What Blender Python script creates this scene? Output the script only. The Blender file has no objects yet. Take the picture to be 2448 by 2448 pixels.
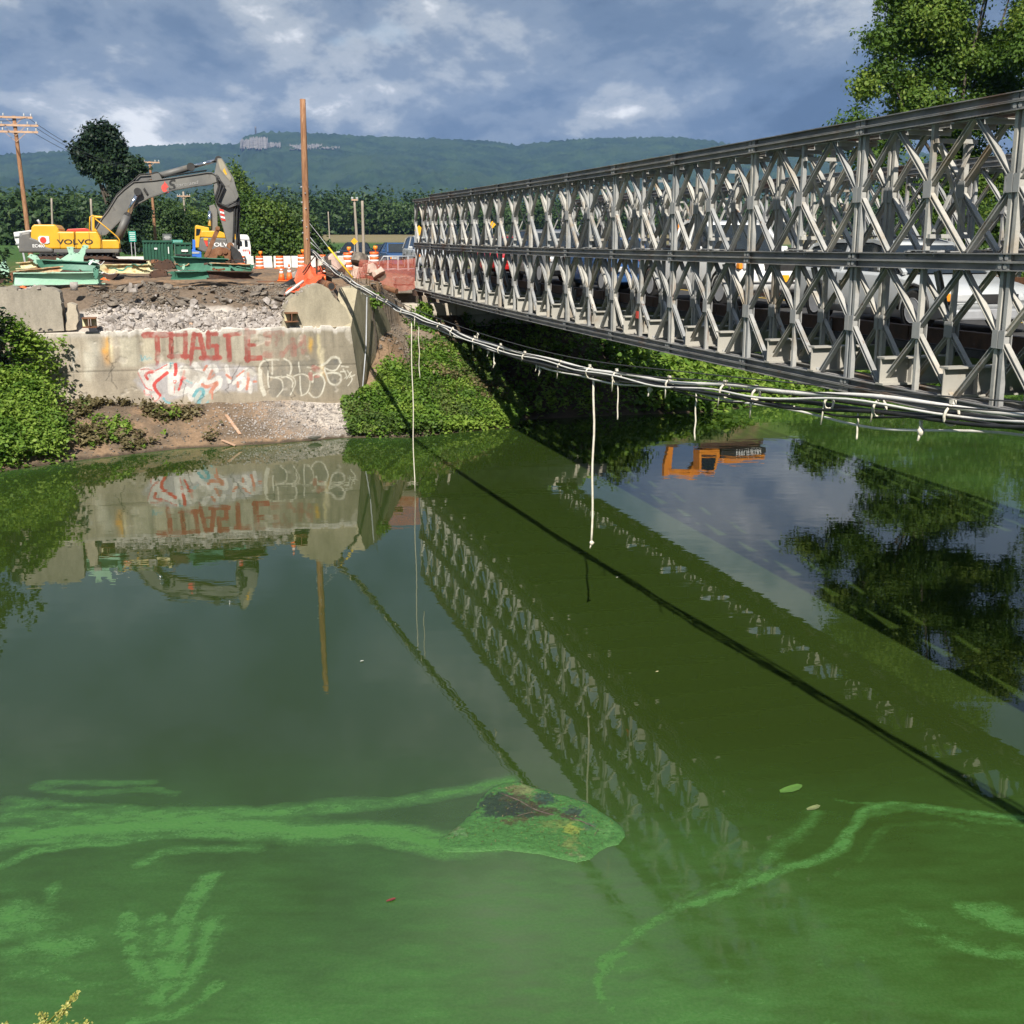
import bpy, math, random
import numpy as np
from mathutils import Vector, Matrix, Euler

SC = bpy.context.scene
COL = SC.collection

# ------------------------------------------------------------------ camera
FPX, CPX, PITCH, EYE = 2770.0, 1224.0, 0.2310, 5.89      # calibrated on the photograph
cam_d = bpy.data.cameras.new('camera')
cam_d.sensor_fit = 'HORIZONTAL'
cam_d.sensor_width = 36.0
cam_d.lens = 36.0 * FPX / 2448.0
cam_d.clip_start = 0.05
cam_d.clip_end = 30000.0
cam = bpy.data.objects.new('camera', cam_d)
cam.location = (0, 0, EYE)
cam.rotation_euler = (math.pi / 2 - PITCH, 0, 0)
COL.objects.link(cam)
SC.camera = cam

# ------------------------------------------------------------------ road frame: t to the right, s away along the road
RA = math.atan2(.2722, .9622)
UX, UY = -math.sin(RA), math.cos(RA)
VX, VY = math.cos(RA), math.sin(RA)

# ------------------------------------------------------------------ sun and sky
SUN_EL, SUN_PHI = math.radians(42.0), math.radians(18.5)
hx = math.cos(SUN_PHI) * UX + math.sin(SUN_PHI) * VX
hy = math.cos(SUN_PHI) * UY + math.sin(SUN_PHI) * VY
LIGHT_DIR = Vector((math.cos(SUN_EL) * hx, math.cos(SUN_EL) * hy, -math.sin(SUN_EL)))
sun_d = bpy.data.lights.new('sun', 'SUN')
sun_d.energy = 5.0
sun_d.angle = math.radians(0.53)
sun_d.color = (1.0, 0.94, 0.84)
sun = bpy.data.objects.new('sun', sun_d)
sun.rotation_euler = LIGHT_DIR.to_track_quat('-Z', 'Y').to_euler()
sun.location = (-20, -30, 60)
COL.objects.link(sun)

world = bpy.data.worlds.new('World')
SC.world = world
world.use_nodes = True
wn, wl = world.node_tree.nodes, world.node_tree.links
wn.clear()


def wnode(t, **k):
    n = wn.new(t)
    for a, v in k.items():
        setattr(n, a, v)
    return n


w_out = wnode('ShaderNodeOutputWorld')
w_bg = wnode('ShaderNodeBackground')
w_bg.inputs['Strength'].default_value = 0.10
w_sky = wnode('ShaderNodeTexSky', sky_type='NISHITA', sun_disc=False)
w_sky.sun_elevation = SUN_EL
w_sky.sun_rotation = math.atan2(-LIGHT_DIR.x, -LIGHT_DIR.y)
w_sky.air_density = 1.2
w_sky.dust_density = 1.0
w_tc = wnode('ShaderNodeTexCoord')
w_sep = wnode('ShaderNodeSeparateXYZ')
wl.new(w_tc.outputs['Generated'], w_sep.inputs[0])


def wmath(op, a, b=None, clamp=False):
    n = wnode('ShaderNodeMath', operation=op, use_clamp=clamp)
    for i, v in enumerate((a, b)):
        if v is None:
            continue
        if isinstance(v, (int, float)):
            n.inputs[i].default_value = v
        else:
            wl.new(v, n.inputs[i])
    return n.outputs[0]


# a cloud deck above the place: direction projected on a plane overhead
zc = wmath('MAXIMUM', w_sep.outputs['Z'], 0.0)
zd = wmath('ADD', zc, 0.30)
px = wmath('DIVIDE', w_sep.outputs['X'], zd)
py = wmath('DIVIDE', w_sep.outputs['Y'], zd)
w_cmb = wnode('ShaderNodeCombineXYZ')
wl.new(px, w_cmb.inputs[0])
wl.new(py, w_cmb.inputs[1])
w_cmb.inputs[2].default_value = 3.7


def wnoise(scale, detail, rough, dist=0.0, off=(0, 0, 0)):
    mp = wnode('ShaderNodeMapping')
    mp.inputs['Location'].default_value = off
    mp.inputs['Rotation'].default_value = (0, 0, 0.5)
    mp.inputs['Scale'].default_value = (1.0, 0.75, 1.0)
    wl.new(w_cmb.outputs[0], mp.inputs[0])
    n = wnode('ShaderNodeTexNoise')
    n.inputs['Scale'].default_value = scale
    n.inputs['Detail'].default_value = detail
    n.inputs['Roughness'].default_value = rough
    n.inputs['Distortion'].default_value = dist
    wl.new(mp.outputs[0], n.inputs['Vector'])
    return n.outputs['Fac']


def wramp(fac, stops):
    r = wnode('ShaderNodeValToRGB')
    r.color_ramp.interpolation = 'EASE'
    while len(r.color_ramp.elements) < len(stops):
        r.color_ramp.elements.new(0.5)
    for e, (p, c) in zip(r.color_ramp.elements, stops):
        e.position = p
        e.color = (c[0], c[1], c[2], 1)
    wl.new(fac, r.inputs[0])
    return r.outputs[0]


CLOUD_OFF = (7.1, 3.3, 0.0)
big = wnoise(1.15, 2.0, 0.45, 0.1, CLOUD_OFF)
fine = wnoise(3.0, 7.0, 0.60, 0.12, (CLOUD_OFF[0] + 5.1, CLOUD_OFF[1] + 2.0, 0))
lumpy = wmath('ADD', wmath('MULTIPLY', big, 0.44), wmath('MULTIPLY', fine, 0.56))
# thick cloud is slate blue, thin cloud bright
cloud = wramp(lumpy, [(0.41, (0.082, 0.128, 0.200)), (0.48, (0.15, 0.212, 0.305)), (0.535, (0.25, 0.312, 0.395)),
                      (0.585, (0.48, 0.52, 0.555)), (0.635, (1.0, 1.0, 0.98))])
cov = wramp(wnoise(1.9, 4.0, 0.6, 0.3, (7.3, 1.1, 0)), [(0.20, (0, 0, 0)), (0.33, (1, 1, 1))])
w_gain = wnode('ShaderNodeMixRGB', blend_type='MULTIPLY')
w_gain.inputs['Fac'].default_value = 1.0
wl.new(cloud, w_gain.inputs[1])
w_gain.inputs[2].default_value = (7.0, 7.0, 7.0, 1)
w_mix = wnode('ShaderNodeMixRGB')
wl.new(cov, w_mix.inputs['Fac'])
wl.new(w_sky.outputs[0], w_mix.inputs[1])
wl.new(w_gain.outputs[0], w_mix.inputs[2])
wl.new(w_mix.outputs[0], w_bg.inputs['Color'])
wl.new(w_bg.outputs[0], w_out.inputs['Surface'])

SC.view_settings.view_transform = 'Standard'
SC.view_settings.look = 'None'
SC.view_settings.gamma = 1.0
SC.view_settings.exposure = 0.62
SC.view_settings.use_curve_mapping = False
SC.render.engine = 'CYCLES'
SC.cycles.use_denoising = True
SC.cycles.max_bounces = 6
SC.cycles.diffuse_bounces = 2
SC.cycles.glossy_bounces = 3
SC.cycles.adaptive_threshold = 0.02
SC.cycles.transparent_max_bounces = 4
SC.cycles.volume_bounces = 0
SC.cycles.caustics_reflective = False
SC.cycles.caustics_refractive = False
SC.cycles.sample_clamp_indirect = 6.0

# ------------------------------------------------------------------ geometry helpers
rnd = random.Random(11)
rng = np.random.default_rng(11)


def W(t, s, z=0.0):
    return Vector((t * VX + s * UX, t * VY + s * UY, z))


def ray(x, y):
    a, b = (x - CPX) / FPX, -(y - CPX) / FPX
    cp, sp = math.cos(PITCH), math.sin(PITCH)
    return Vector((a, cp + b * sp, -sp + b * cp))


def pix(x, y, s):
    """photo pixel -> (t, s, z) at road distance s"""
    d = ray(x, y)
    k = s / (d.x * UX + d.y * UY)
    return (k * (d.x * VX + d.y * VY), s, EYE + k * d.z)


def pixz(x, y, z=0.0):
    """photo pixel -> (t, s, z) on the level z"""
    d = ray(x, y)
    k = (z - EYE) / d.z
    return (k * (d.x * VX + d.y * VY), k * (d.x * UX + d.y * UY), z)


def tag(o, label=None, cat=None, group=None, kind=None):
    if label:
        o['label'] = label
    if cat:
        o['category'] = cat
    if group:
        o['group'] = group
    if kind:
        o['kind'] = kind
    return o


def thing(name, label, cat, pos, rz=0.0, group=None):
    o = bpy.data.objects.new(name, None)
    o.empty_display_size = 0.2
    o.location = W(*pos)
    o.rotation_euler = (0, 0, RA + rz)
    COL.objects.link(o)
    return tag(o, label, cat, group)


def link(name, me, parent=None, loc=None, rot=None):
    o = bpy.data.objects.new(name, me)
    COL.objects.link(o)
    if parent is not None:
        o.parent = parent
    if loc is not None:
        o.location = loc
    if rot is not None:
        o.rotation_euler = rot
    return o


def copy_tree(o, parent=None):
    c = o.copy()
    COL.objects.link(c)
    c.parent = parent
    for ch in list(o.children):
        copy_tree(ch, c)
    return c


class MB:
    """collects shapes into one mesh"""

    def __init__(s):
        s.v, s.f, s.m, s.sm = [], [], [], []

    def add(s, vs, fs, mi=0, smooth=False):
        b = len(s.v)
        s.v += [tuple(q) for q in vs]
        for f in fs:
            s.f.append(tuple(b + i for i in f))
            s.m.append(mi)
            s.sm.append(smooth)
        return s

    def box(s, c, d, rot=None, mi=0):
        x, y, z = d[0] / 2, d[1] / 2, d[2] / 2
        p = [Vector((a * x, b * y, e * z)) for a in (-1, 1) for b in (-1, 1) for e in (-1, 1)]
        if rot is not None:
            R = Euler(rot).to_matrix()
            p = [R @ q for q in p]
        p = [q + Vector(c) for q in p]
        return s.add(p, [(0, 1, 3, 2), (4, 6, 7, 5), (0, 4, 5, 1), (2, 3, 7, 6), (0, 2, 6, 4), (1, 5, 7, 3)], mi)

    def bar(s, a, b, w, h, up=(0, 0, 1), mi=0):
        a, b = Vector(a), Vector(b)
        d = (b - a).normalized()
        u = Vector(up)
        x = d.cross(u)
        if x.length < 1e-4:
            x = d.cross(Vector((1, 0, 0)))
        x.normalize()
        z = x.cross(d).normalized()
        p = []
        for q in (a, b):
            for sx, sz in ((-1, -1), (1, -1), (1, 1), (-1, 1)):
                p.append(q + x * (sx * w / 2) + z * (sz * h / 2))
        return s.add(p, [(0, 3, 2, 1), (4, 5, 6, 7), (0, 1, 5, 4), (1, 2, 6, 5), (2, 3, 7, 6), (3, 0, 4, 7)], mi)

    def tube(s, pts, r, n=8, mi=0, cap=True):
        pts = [Vector(q) for q in pts]
        rs = r if isinstance(r, (list, tuple)) else [r] * len(pts)
        vs = []
        prev = None
        for i, q in enumerate(pts):
            d = (pts[min(i + 1, len(pts) - 1)] - pts[max(i - 1, 0)])
            if d.length < 1e-9:
                d = Vector((0, 0, 1))
            d.normalize()
            if prev is None:
                x = d.cross(Vector((0, 0, 1)))
                if x.length < 1e-3:
                    x = d.cross(Vector((1, 0, 0)))
            else:
                x = prev - d * prev.dot(d)
                if x.length < 1e-4:
                    x = d.cross(Vector((1, 0, 0)))
            x.normalize()
            prev = x
            y = d.cross(x)
            for k in range(n):
                a = 2 * math.pi * k / n
                vs.append(q + (x * math.cos(a) + y * math.sin(a)) * rs[i])
        fs = []
        for i in range(len(pts) - 1):
            for k in range(n):
                k2 = (k + 1) % n
                fs.append((i * n + k, i * n + k2, (i + 1) * n + k2, (i + 1) * n + k))
        s.add(vs, fs, mi, True)
        if cap:
            b = len(s.v) - len(vs)
            s.f.append(tuple(b + k for k in reversed(range(n))))
            s.f.append(tuple(b + (len(pts) - 1) * n + k for k in range(n)))
            s.m += [mi, mi]
            s.sm += [False, False]
        return s

    def prism(s, poly, y0, y1, mi=0):
        """polygon in (x, z) extruded along y"""
        n = len(poly)
        vs = [(x, y0, z) for x, z in poly] + [(x, y1, z) for x, z in poly]
        fs = [tuple(range(n)), tuple(reversed(range(n, 2 * n)))]
        fs += [(i, i + n, (i + 1) % n + n, (i + 1) % n) for i in range(n)]
        return s.add(vs, fs, mi)

    def lathe(s, prof, c=(0, 0, 0), n=14, axis='z', mi=0, smooth=True):
        vs = []
        for r, h in prof:
            for k in range(n):
                a = 2 * math.pi * k / n
                q = (r * math.cos(a), r * math.sin(a), h)
                if axis == 'x':
                    q = (h, q[0], q[1])
                elif axis == 'y':
                    q = (q[0], h, q[1])
                vs.append((q[0] + c[0], q[1] + c[1], q[2] + c[2]))
        fs = []
        for i in range(len(prof) - 1):
            for k in range(n):
                k2 = (k + 1) % n
                fs.append((i * n + k, i * n + k2, (i + 1) * n + k2, (i + 1) * n + k))
        s.add(vs, fs, mi, smooth)
        b = len(s.v) - len(vs)
        s.f.append(tuple(b + k for k in reversed(range(n))))
        s.f.append(tuple(b + (len(prof) - 1) * n + k for k in range(n)))
        s.m += [mi, mi]
        s.sm += [False, False]
        return s

    def mesh(s, name, mats):
        me = bpy.data.meshes.new(name)
        me.from_pydata(s.v, [], s.f)
        for m in (mats if isinstance(mats, (list, tuple)) else [mats]):
            me.materials.append(m)
        me.polygons.foreach_set('material_index', s.m)
        me.polygons.foreach_set('use_smooth', s.sm)
        me.update()
        return me

    def build(s, name, mats, parent=None, bevel=0.0, loc=None, rot=None):
        o = link(name, s.mesh(name, mats), parent, loc, rot)
        if bevel:
            b = o.modifiers.new('bevel', 'BEVEL')
            b.width = bevel
            b.segments = 2
            b.limit_method = 'ANGLE'
            b.angle_limit = math.radians(40)
        return o


def np_mesh(name, v, f, mats, smooth=False):
    """mesh from arrays: v (n,3), f (m,k)"""
    v = np.asarray(v, np.float32)
    f = np.asarray(f, np.int32)
    k = f.shape[1]
    me = bpy.data.meshes.new(name)
    me.vertices.add(len(v))
    me.vertices.foreach_set('co', v.ravel())
    me.loops.add(f.size)
    me.loops.foreach_set('vertex_index', f.ravel())
    me.polygons.add(len(f))
    me.polygons.foreach_set('loop_start', np.arange(0, f.size, k, dtype=np.int32))
    me.polygons.foreach_set('loop_total', np.full(len(f), k, np.int32))
    if smooth:
        me.polygons.foreach_set('use_smooth', np.ones(len(f), bool))
    for m in (mats if isinstance(mats, (list, tuple)) else [mats]):
        me.materials.append(m)
    me.update(calc_edges=True)
    return me


def set_attr(me, name, data, kind='FLOAT'):
    a = me.attributes.new(name, kind, 'POINT')
    if kind == 'FLOAT':
        a.data.foreach_set('value', np.asarray(data, np.float32).ravel())
    else:
        d = np.asarray(data, np.float32)
        if d.shape[1] == 3:
            d = np.concatenate([d, np.ones((len(d), 1), np.float32)], 1)
        a.data.foreach_set('color', d.ravel())


# value noise in numpy
_perm = rng.permutation(4096).astype(np.int64)
_val = rng.random(4096)


def vnoise(x, y, seed=0):
    x = np.asarray(x, float) + seed * 17.31
    y = np.asarray(y, float) + seed * 9.77
    xi, yi = np.floor(x).astype(np.int64), np.floor(y).astype(np.int64)
    xf, yf = x - xi, y - yi
    u, w = xf * xf * (3 - 2 * xf), yf * yf * (3 - 2 * yf)

    def h(a, b):
        return _val[_perm[(_perm[a & 4095] + b) & 4095]]
    return (h(xi, yi) * (1 - u) + h(xi + 1, yi) * u) * (1 - w) + (h(xi, yi + 1) * (1 - u) + h(xi + 1, yi + 1) * u) * w


def fbm(x, y, octv=4, seed=0, gain=0.5):
    a, t, n = 1.0, 0.0, 0.0
    for o in range(octv):
        t = t + a * vnoise(np.asarray(x) * 2 ** o, np.asarray(y) * 2 ** o, seed + o)
        n += a
        a *= gain
    return t / n


def sstep(a, b, x):
    q = np.clip((np.asarray(x, float) - a) / (b - a), 0, 1)
    return q * q * (3 - 2 * q)


# ------------------------------------------------------------------ materials
def newmat(name):
    m = bpy.data.materials.new(name)
    m.use_nodes = True
    nt = m.node_tree
    return m, nt, nt.nodes, nt.links, nt.nodes['Principled BSDF']


def ramp(nt, fac, stops, interp='LINEAR'):
    r = nt.nodes.new('ShaderNodeValToRGB')
    r.color_ramp.interpolation = interp
    while len(r.color_ramp.elements) < len(stops):
        r.color_ramp.elements.new(0.5)
    for e, (p, c) in zip(r.color_ramp.elements, stops):
        e.position = p
        e.color = (c[0], c[1], c[2], 1) if not isinstance(c, (int, float)) else (c, c, c, 1)
    nt.links.new(fac, r.inputs[0])
    return r.outputs[0]


def noise_node(nt, vec, scale, detail=4.0, rough=0.55, dist=0.0):
    n = nt.nodes.new('ShaderNodeTexNoise')
    n.inputs['Scale'].default_value = scale
    n.inputs['Detail'].default_value = detail
    n.inputs['Roughness'].default_value = rough
    n.inputs['Distortion'].default_value = dist
    nt.links.new(vec, n.inputs['Vector'])
    return n.outputs['Fac']


def mix(nt, fac, a, b, mode='MIX'):
    n = nt.nodes.new('ShaderNodeMixRGB')
    n.blend_type = mode
    for i, v in ((0, fac), (1, a), (2, b)):
        if isinstance(v, (int, float)):
            n.inputs[i].default_value = v if i == 0 else (v, v, v, 1)
        elif isinstance(v, tuple):
            n.inputs[i].default_value = (v[0], v[1], v[2], 1)
        else:
            nt.links.new(v, n.inputs[i])
    return n.outputs[0]


def vscale(nt, vec, sc):
    n = nt.nodes.new('ShaderNodeMapping')
    n.inputs['Scale'].default_value = sc
    nt.links.new(vec, n.inputs[0])
    return n.outputs[0]


def pmat(name, stops, scale=3.0, rough=0.7, metal=0.0, bump=0.0, bscale=20.0, stretch=(1, 1, 1), attr=None,
         spec=0.5, dirt=None, rvar=0.0, local=False, objvar=None, dirt2=None):
    """principled surface with noise between the given colours; dirt = (colour, scale, lo, hi) lays a second patchy layer on top"""
    m, nt, N, L, B = newmat(name)
    if local:
        pos = N.new('ShaderNodeTexCoord').outputs['Object']
    else:
        pos = N.new('ShaderNodeNewGeometry').outputs['Position']
    vec = vscale(nt, pos, stretch)
    fac = noise_node(nt, vec, scale, 4.0, 0.6)
    n = len(stops)
    st = [(0.32 + 0.36 * i / max(1, n - 1), c) for i, c in enumerate(stops)]
    col = ramp(nt, fac, st)
    if attr:
        a = N.new('ShaderNodeAttribute')
        a.attribute_name = attr
        col = mix(nt, 1.0, col, a.outputs['Color'], 'MULTIPLY')
    if dirt:
        d = ramp(nt, noise_node(nt, vec, dirt[1], 5.0, 0.65, 0.3), [(dirt[2], 0.0), (dirt[3], 1.0)])
        col = mix(nt, d, col, tuple(dirt[0]))
    if dirt2:
        d2 = ramp(nt, noise_node(nt, vscale(nt, pos, (3.0, 3.0, .45)), dirt2[1], 4.0, 0.65, 0.2), [(dirt2[2], 0.0), (dirt2[3], 1.0)])
        col = mix(nt, d2, col, tuple(dirt2[0]))
    if objvar:
        oi = N.new('ShaderNodeObjectInfo')
        col = mix(nt, 1.0, col, ramp(nt, oi.outputs['Random'], [(0.0, objvar[0]), (0.5, objvar[1]), (1.0, objvar[2])]), 'MULTIPLY')
    L.new(col, B.inputs['Base Color'])
    B.inputs['Metallic'].default_value = metal
    B.inputs['Roughness'].default_value = rough
    B.inputs['Specular IOR Level'].default_value = spec
    if rvar:
        r = ramp(nt, noise_node(nt, vec, scale * 2.3, 5.0), [(0.3, max(0.02, rough - rvar)), (0.7, min(1, rough + rvar))])
        L.new(r, B.inputs['Roughness'])
    if bump:
        bn = N.new('ShaderNodeBump')
        bn.inputs['Strength'].default_value = bump
        bn.inputs['Distance'].default_value = 0.03
        L.new(noise_node(nt, vec, bscale, 3.0, 0.6), bn.inputs['Height'])
        L.new(bn.outputs[0], B.inputs['Normal'])
    return m


def leafmat(name, dark, mid, light, trans=0.35):
    m, nt, N, L, B = newmat(name)
    a = N.new('ShaderNodeAttribute')
    a.attribute_name = 'rnd'
    col = ramp(nt, a.outputs['Fac'], [(0.0, dark), (0.55, mid), (1.0, light)])
    L.new(col, B.inputs['Base Color'])
    B.inputs['Roughness'].default_value = 0.55
    B.inputs['Specular IOR Level'].default_value = 0.25
    tr = N.new('ShaderNodeBsdfTranslucent')
    L.new(mix(nt, 1.0, col, (1.0, 1.05, 0.55), 'MULTIPLY'), tr.inputs['Color'])
    ms = N.new('ShaderNodeMixShader')
    ms.inputs[0].default_value = trans
    L.new(B.outputs[0], ms.inputs[1])
    L.new(tr.outputs[0], ms.inputs[2])
    L.new(ms.outputs[0], N['Material Output'].inputs['Surface'])
    return m


M = {}
M['galv'] = pmat('galvanised_steel', [(0.24, 0.245, 0.245), (0.335, 0.34, 0.335), (0.43, 0.425, 0.41)], 2.3, 0.55, 0.0, 0.08, 40,
                 dirt=((0.27, 0.215, 0.15), 1.1, 0.54, 0.72), rvar=0.12, dirt2=((0.17, 0.085, 0.04), 2.2, 0.63, 0.74),
                 objvar=((0.80, 0.82, 0.85), (1.0, 0.99, 0.97), (1.22, 1.16, 1.06)))
M['galv_chord'] = pmat('weathered_chord_steel', [(0.15, 0.15, 0.147), (0.21, 0.21, 0.205), (0.28, 0.275, 0.265)], 1.8, 0.6, 0.0, 0.1, 40,
                       dirt=((0.16, 0.085, 0.045), 0.55, 0.55, 0.68), rvar=0.1, objvar=((0.85, 0.85, 0.87), (1.0, 1.0, 1.0), (1.2, 1.15, 1.08)))
M['galv_plate'] = pmat('gusset_plate_steel', [(0.28, 0.28, 0.275), (0.35, 0.35, 0.34)], 3.0, 0.6, 0.0, 0.05, 60)
M['transom'] = pmat('painted_transom_steel', [(0.34, 0.325, 0.29), (0.44, 0.42, 0.37)], 1.2, 0.65, 0.0, 0.05, 30,
                    dirt=((0.24, 0.17, 0.10), 1.6, 0.55, 0.8))
M['deck'] = pmat('deck_asphalt', [(0.035, 0.035, 0.037), (0.06, 0.06, 0.06)], 6.0, 0.85, 0, 0.2, 90)
M['rust'] = pmat('rusted_steel', [(0.11, 0.05, 0.028), (0.19, 0.085, 0.04), (0.25, 0.13, 0.07)], 3.5, 0.85, 0.1, 0.25, 45)
M['rust_dark'] = pmat('dark_rusted_steel', [(0.045, 0.026, 0.018), (0.10, 0.05, 0.03)], 4.0, 0.8, 0.1, 0.2, 45)
M['dark'] = pmat('dark_steel', [(0.02, 0.02, 0.02), (0.04, 0.04, 0.04)], 5.0, 0.6, 0.2)
M['black'] = pmat('black_rubber', [(0.012, 0.012, 0.012), (0.025, 0.025, 0.025)], 8.0, 0.55)
M['tyre'] = pmat('tyre_rubber', [(0.015, 0.015, 0.015), (0.03, 0.03, 0.03)], 9.0, 0.85)
M['white_paint'] = pmat('white_paint', [(0.72, 0.72, 0.71), (0.8, 0.8, 0.79)], 2.0, 0.35)
M['yellow_line'] = pmat('yellow_road_paint', [(0.55, 0.36, 0.05), (0.7, 0.46, 0.07)], 6.0, 0.7)
M['yellow'] = pmat('yellow_machine_paint', [(0.62, 0.33, 0.02), (0.74, 0.41, 0.03)], 1.6, 0.42, 0, 0.02, 20,
                   dirt=((0.30, 0.21, 0.10), 2.2, 0.6, 0.85))
M['machine_grey'] = pmat('grey_machine_paint', [(0.10, 0.10, 0.10), (0.155, 0.15, 0.14)], 1.8, 0.55, 0.05, 0.06, 30,
                         dirt=((0.23, 0.20, 0.15), 1.7, 0.55, 0.8))
M['boom_grey'] = pmat('grey_boom_paint', [(0.12, 0.12, 0.115), (0.19, 0.185, 0.17)], 1.3, 0.6, 0.05, 0.06, 30,
                      dirt=((0.06, 0.055, 0.05), 2.6, 0.58, 0.8))
M['chrome'] = pmat('chromed_rod', [(0.7, 0.7, 0.72), (0.8, 0.8, 0.82)], 4.0, 0.12, 1.0)
M['glass'] = pmat('dark_tinted_glass', [(0.012, 0.016, 0.02), (0.02, 0.026, 0.03)], 3.0, 0.06, 0.0, spec=0.7)
M['orange_machine'] = pmat('orange_machine_paint', [(0.62, 0.2, 0.02), (0.72, 0.27, 0.03)], 2.0, 0.45, dirt=((0.25, 0.13, 0.06), 2.5, 0.6, 0.85))
M['safety_orange'] = pmat('safety_orange_plastic', [(0.78, 0.12, 0.02), (0.85, 0.17, 0.03)], 5.0, 0.5)
M['reflect'] = pmat('white_reflective_band', [(0.75, 0.74, 0.72), (0.82, 0.81, 0.79)], 6.0, 0.4)
M['red'] = pmat('red_paint', [(0.5, 0.04, 0.03), (0.62, 0.06, 0.04)], 4.0, 0.4)
M['wood_pole'] = pmat('weathered_pole_wood', [(0.17, 0.075, 0.035), (0.30, 0.15, 0.075), (0.40, 0.24, 0.14)], 5.0, 0.85, 0, 0.3, 30, stretch=(6, 6, 0.5))
M['grey_wood'] = pmat('grey_pole_wood', [(0.25, 0.21, 0.17), (0.36, 0.31, 0.26)], 5.0, 0.85, 0, 0.2, 30, stretch=(6, 6, 0.5))
M['crossarm'] = pmat('crossarm_wood', [(0.42, 0.26, 0.17), (0.55, 0.37, 0.26)], 4.0, 0.85)
M['porcelain'] = pmat('insulator', [(0.4, 0.42, 0.44), (0.55, 0.57, 0.6)], 3.0, 0.3)
M['rope'] = pmat('pale_rope', [(0.55, 0.50, 0.40), (0.72, 0.68, 0.58)], 14.0, 0.85)
M['sheath'] = pmat('white_cable_sheath', [(0.62, 0.60, 0.56), (0.78, 0.76, 0.72)], 3.0, 0.55, dirt=((0.3, 0.26, 0.2), 3.0, 0.55, 0.8))
M['wire'] = pmat('wire', [(0.03, 0.03, 0.03), (0.05, 0.05, 0.05)], 3.0, 0.6)
M['bark'] = pmat('bark', [(0.05, 0.04, 0.03), (0.12, 0.10, 0.08)], 6.0, 0.95, 0, 0.5, 30, stretch=(3, 3, .6))
M['mint'] = pmat('mint_green_girder_paint', [(0.30, 0.50, 0.38), (0.40, 0.62, 0.48)], 2.0, 0.6, 0, 0.05, 30,
                 dirt=((0.24, 0.12, 0.06), 1.6, 0.60, 0.72))
M['green_girder'] = pmat('green_girder_paint', [(0.05, 0.17, 0.115), (0.085, 0.24, 0.165)], 1.7, 0.55, 0, 0.05, 30,
                         dirt=((0.16, 0.08, 0.045), 1.8, 0.60, 0.74))
M['cream_rust'] = pmat('flaking_cream_girder_paint', [(0.42, 0.22, 0.09), (0.60, 0.53, 0.30), (0.68, 0.64, 0.42)], 4.5, 0.75, 0, 0.2, 40)
M['rust_mint'] = pmat('rusted_mint_girder_paint', [(0.30, 0.13, 0.06), (0.42, 0.22, 0.11), (0.50, 0.55, 0.35)], 3.2, 0.75, 0, 0.2, 40)
M['skip_green'] = pmat('dark_green_skip_paint', [(0.008, 0.06, 0.035), (0.014, 0.09, 0.05)], 1.5, 0.5)
M['blue'] = pmat('blue_plastic', [(0.03, 0.13, 0.5), (0.04, 0.17, 0.6)], 2.0, 0.45)
M['teal_sign'] = pmat('teal_road_sign', [(0.01, 0.25, 0.19), (0.015, 0.30, 0.23)], 2.0, 0.45)
M['sign_grey'] = pmat('grey_sign_board', [(0.07, 0.085, 0.085), (0.1, 0.11, 0.11)], 2.0, 0.6)
M['barrier'] = pmat('barrier_concrete', [(0.52, 0.50, 0.47), (0.66, 0.64, 0.6)], 2.0, 0.85, 0, 0.1, 30)
M['block'] = pmat('pale_concrete_block', [(0.42, 0.37, 0.30), (0.55, 0.50, 0.42)], 2.5, 0.9, 0, 0.25, 25)
M['rubble'] = pmat('broken_concrete', [(0.22, 0.19, 0.17), (0.33, 0.295, 0.27), (0.46, 0.425, 0.40)], 5.0, 0.95, 0, 0.4, 30)
M['asphalt_chunk'] = pmat('broken_asphalt', [(0.10, 0.085, 0.072), (0.165, 0.14, 0.115), (0.25, 0.21, 0.165)], 6.0, 0.95, 0, 0.5, 40)
M['pink_rubble'] = pmat('pinkish_concrete_slab', [(0.48, 0.33, 0.27), (0.60, 0.45, 0.38)], 4.0, 0.95, 0, 0.4, 25)
M['net'] = pmat('orange_safety_net', [(0.62, 0.09, 0.03), (0.75, 0.14, 0.05)], 4.0, 0.6)
M['net_dull'] = pmat('faded_red_safety_net', [(0.40, 0.09, 0.06), (0.5, 0.13, 0.09)], 4.0, 0.7)
M['rail_grey'] = pmat('grey_barricade_steel', [(0.35, 0.36, 0.38), (0.45, 0.46, 0.48)], 4.0, 0.5, 0.3)
M['white_dirty'] = pmat('dirty_white_paint', [(0.6, 0.6, 0.58), (0.75, 0.75, 0.73)], 2.0, 0.5, dirt=((0.3, 0.28, 0.24), 1.5, 0.55, 0.8))
M['lamp_red'] = pmat('tail_lamp', [(0.45, 0.01, 0.01), (0.55, 0.02, 0.02)], 4.0, 0.15)
M['lamp_clear'] = pmat('head_lamp', [(0.6, 0.62, 0.64), (0.75, 0.76, 0.78)], 4.0, 0.08, 0.3)
M['lamp_amber'] = pmat('amber_lamp', [(0.8, 0.25, 0.02), (0.85, 0.3, 0.03)], 4.0, 0.2)
M['yellow_guard'] = pmat('yellow_guy_guard', [(0.75, 0.48, 0.02), (0.82, 0.55, 0.03)], 4.0, 0.5)
M['sign_amber'] = pmat('amber_warning_sign', [(0.8, 0.36, 0.01), (0.85, 0.42, 0.02)], 4.0, 0.5)

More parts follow.
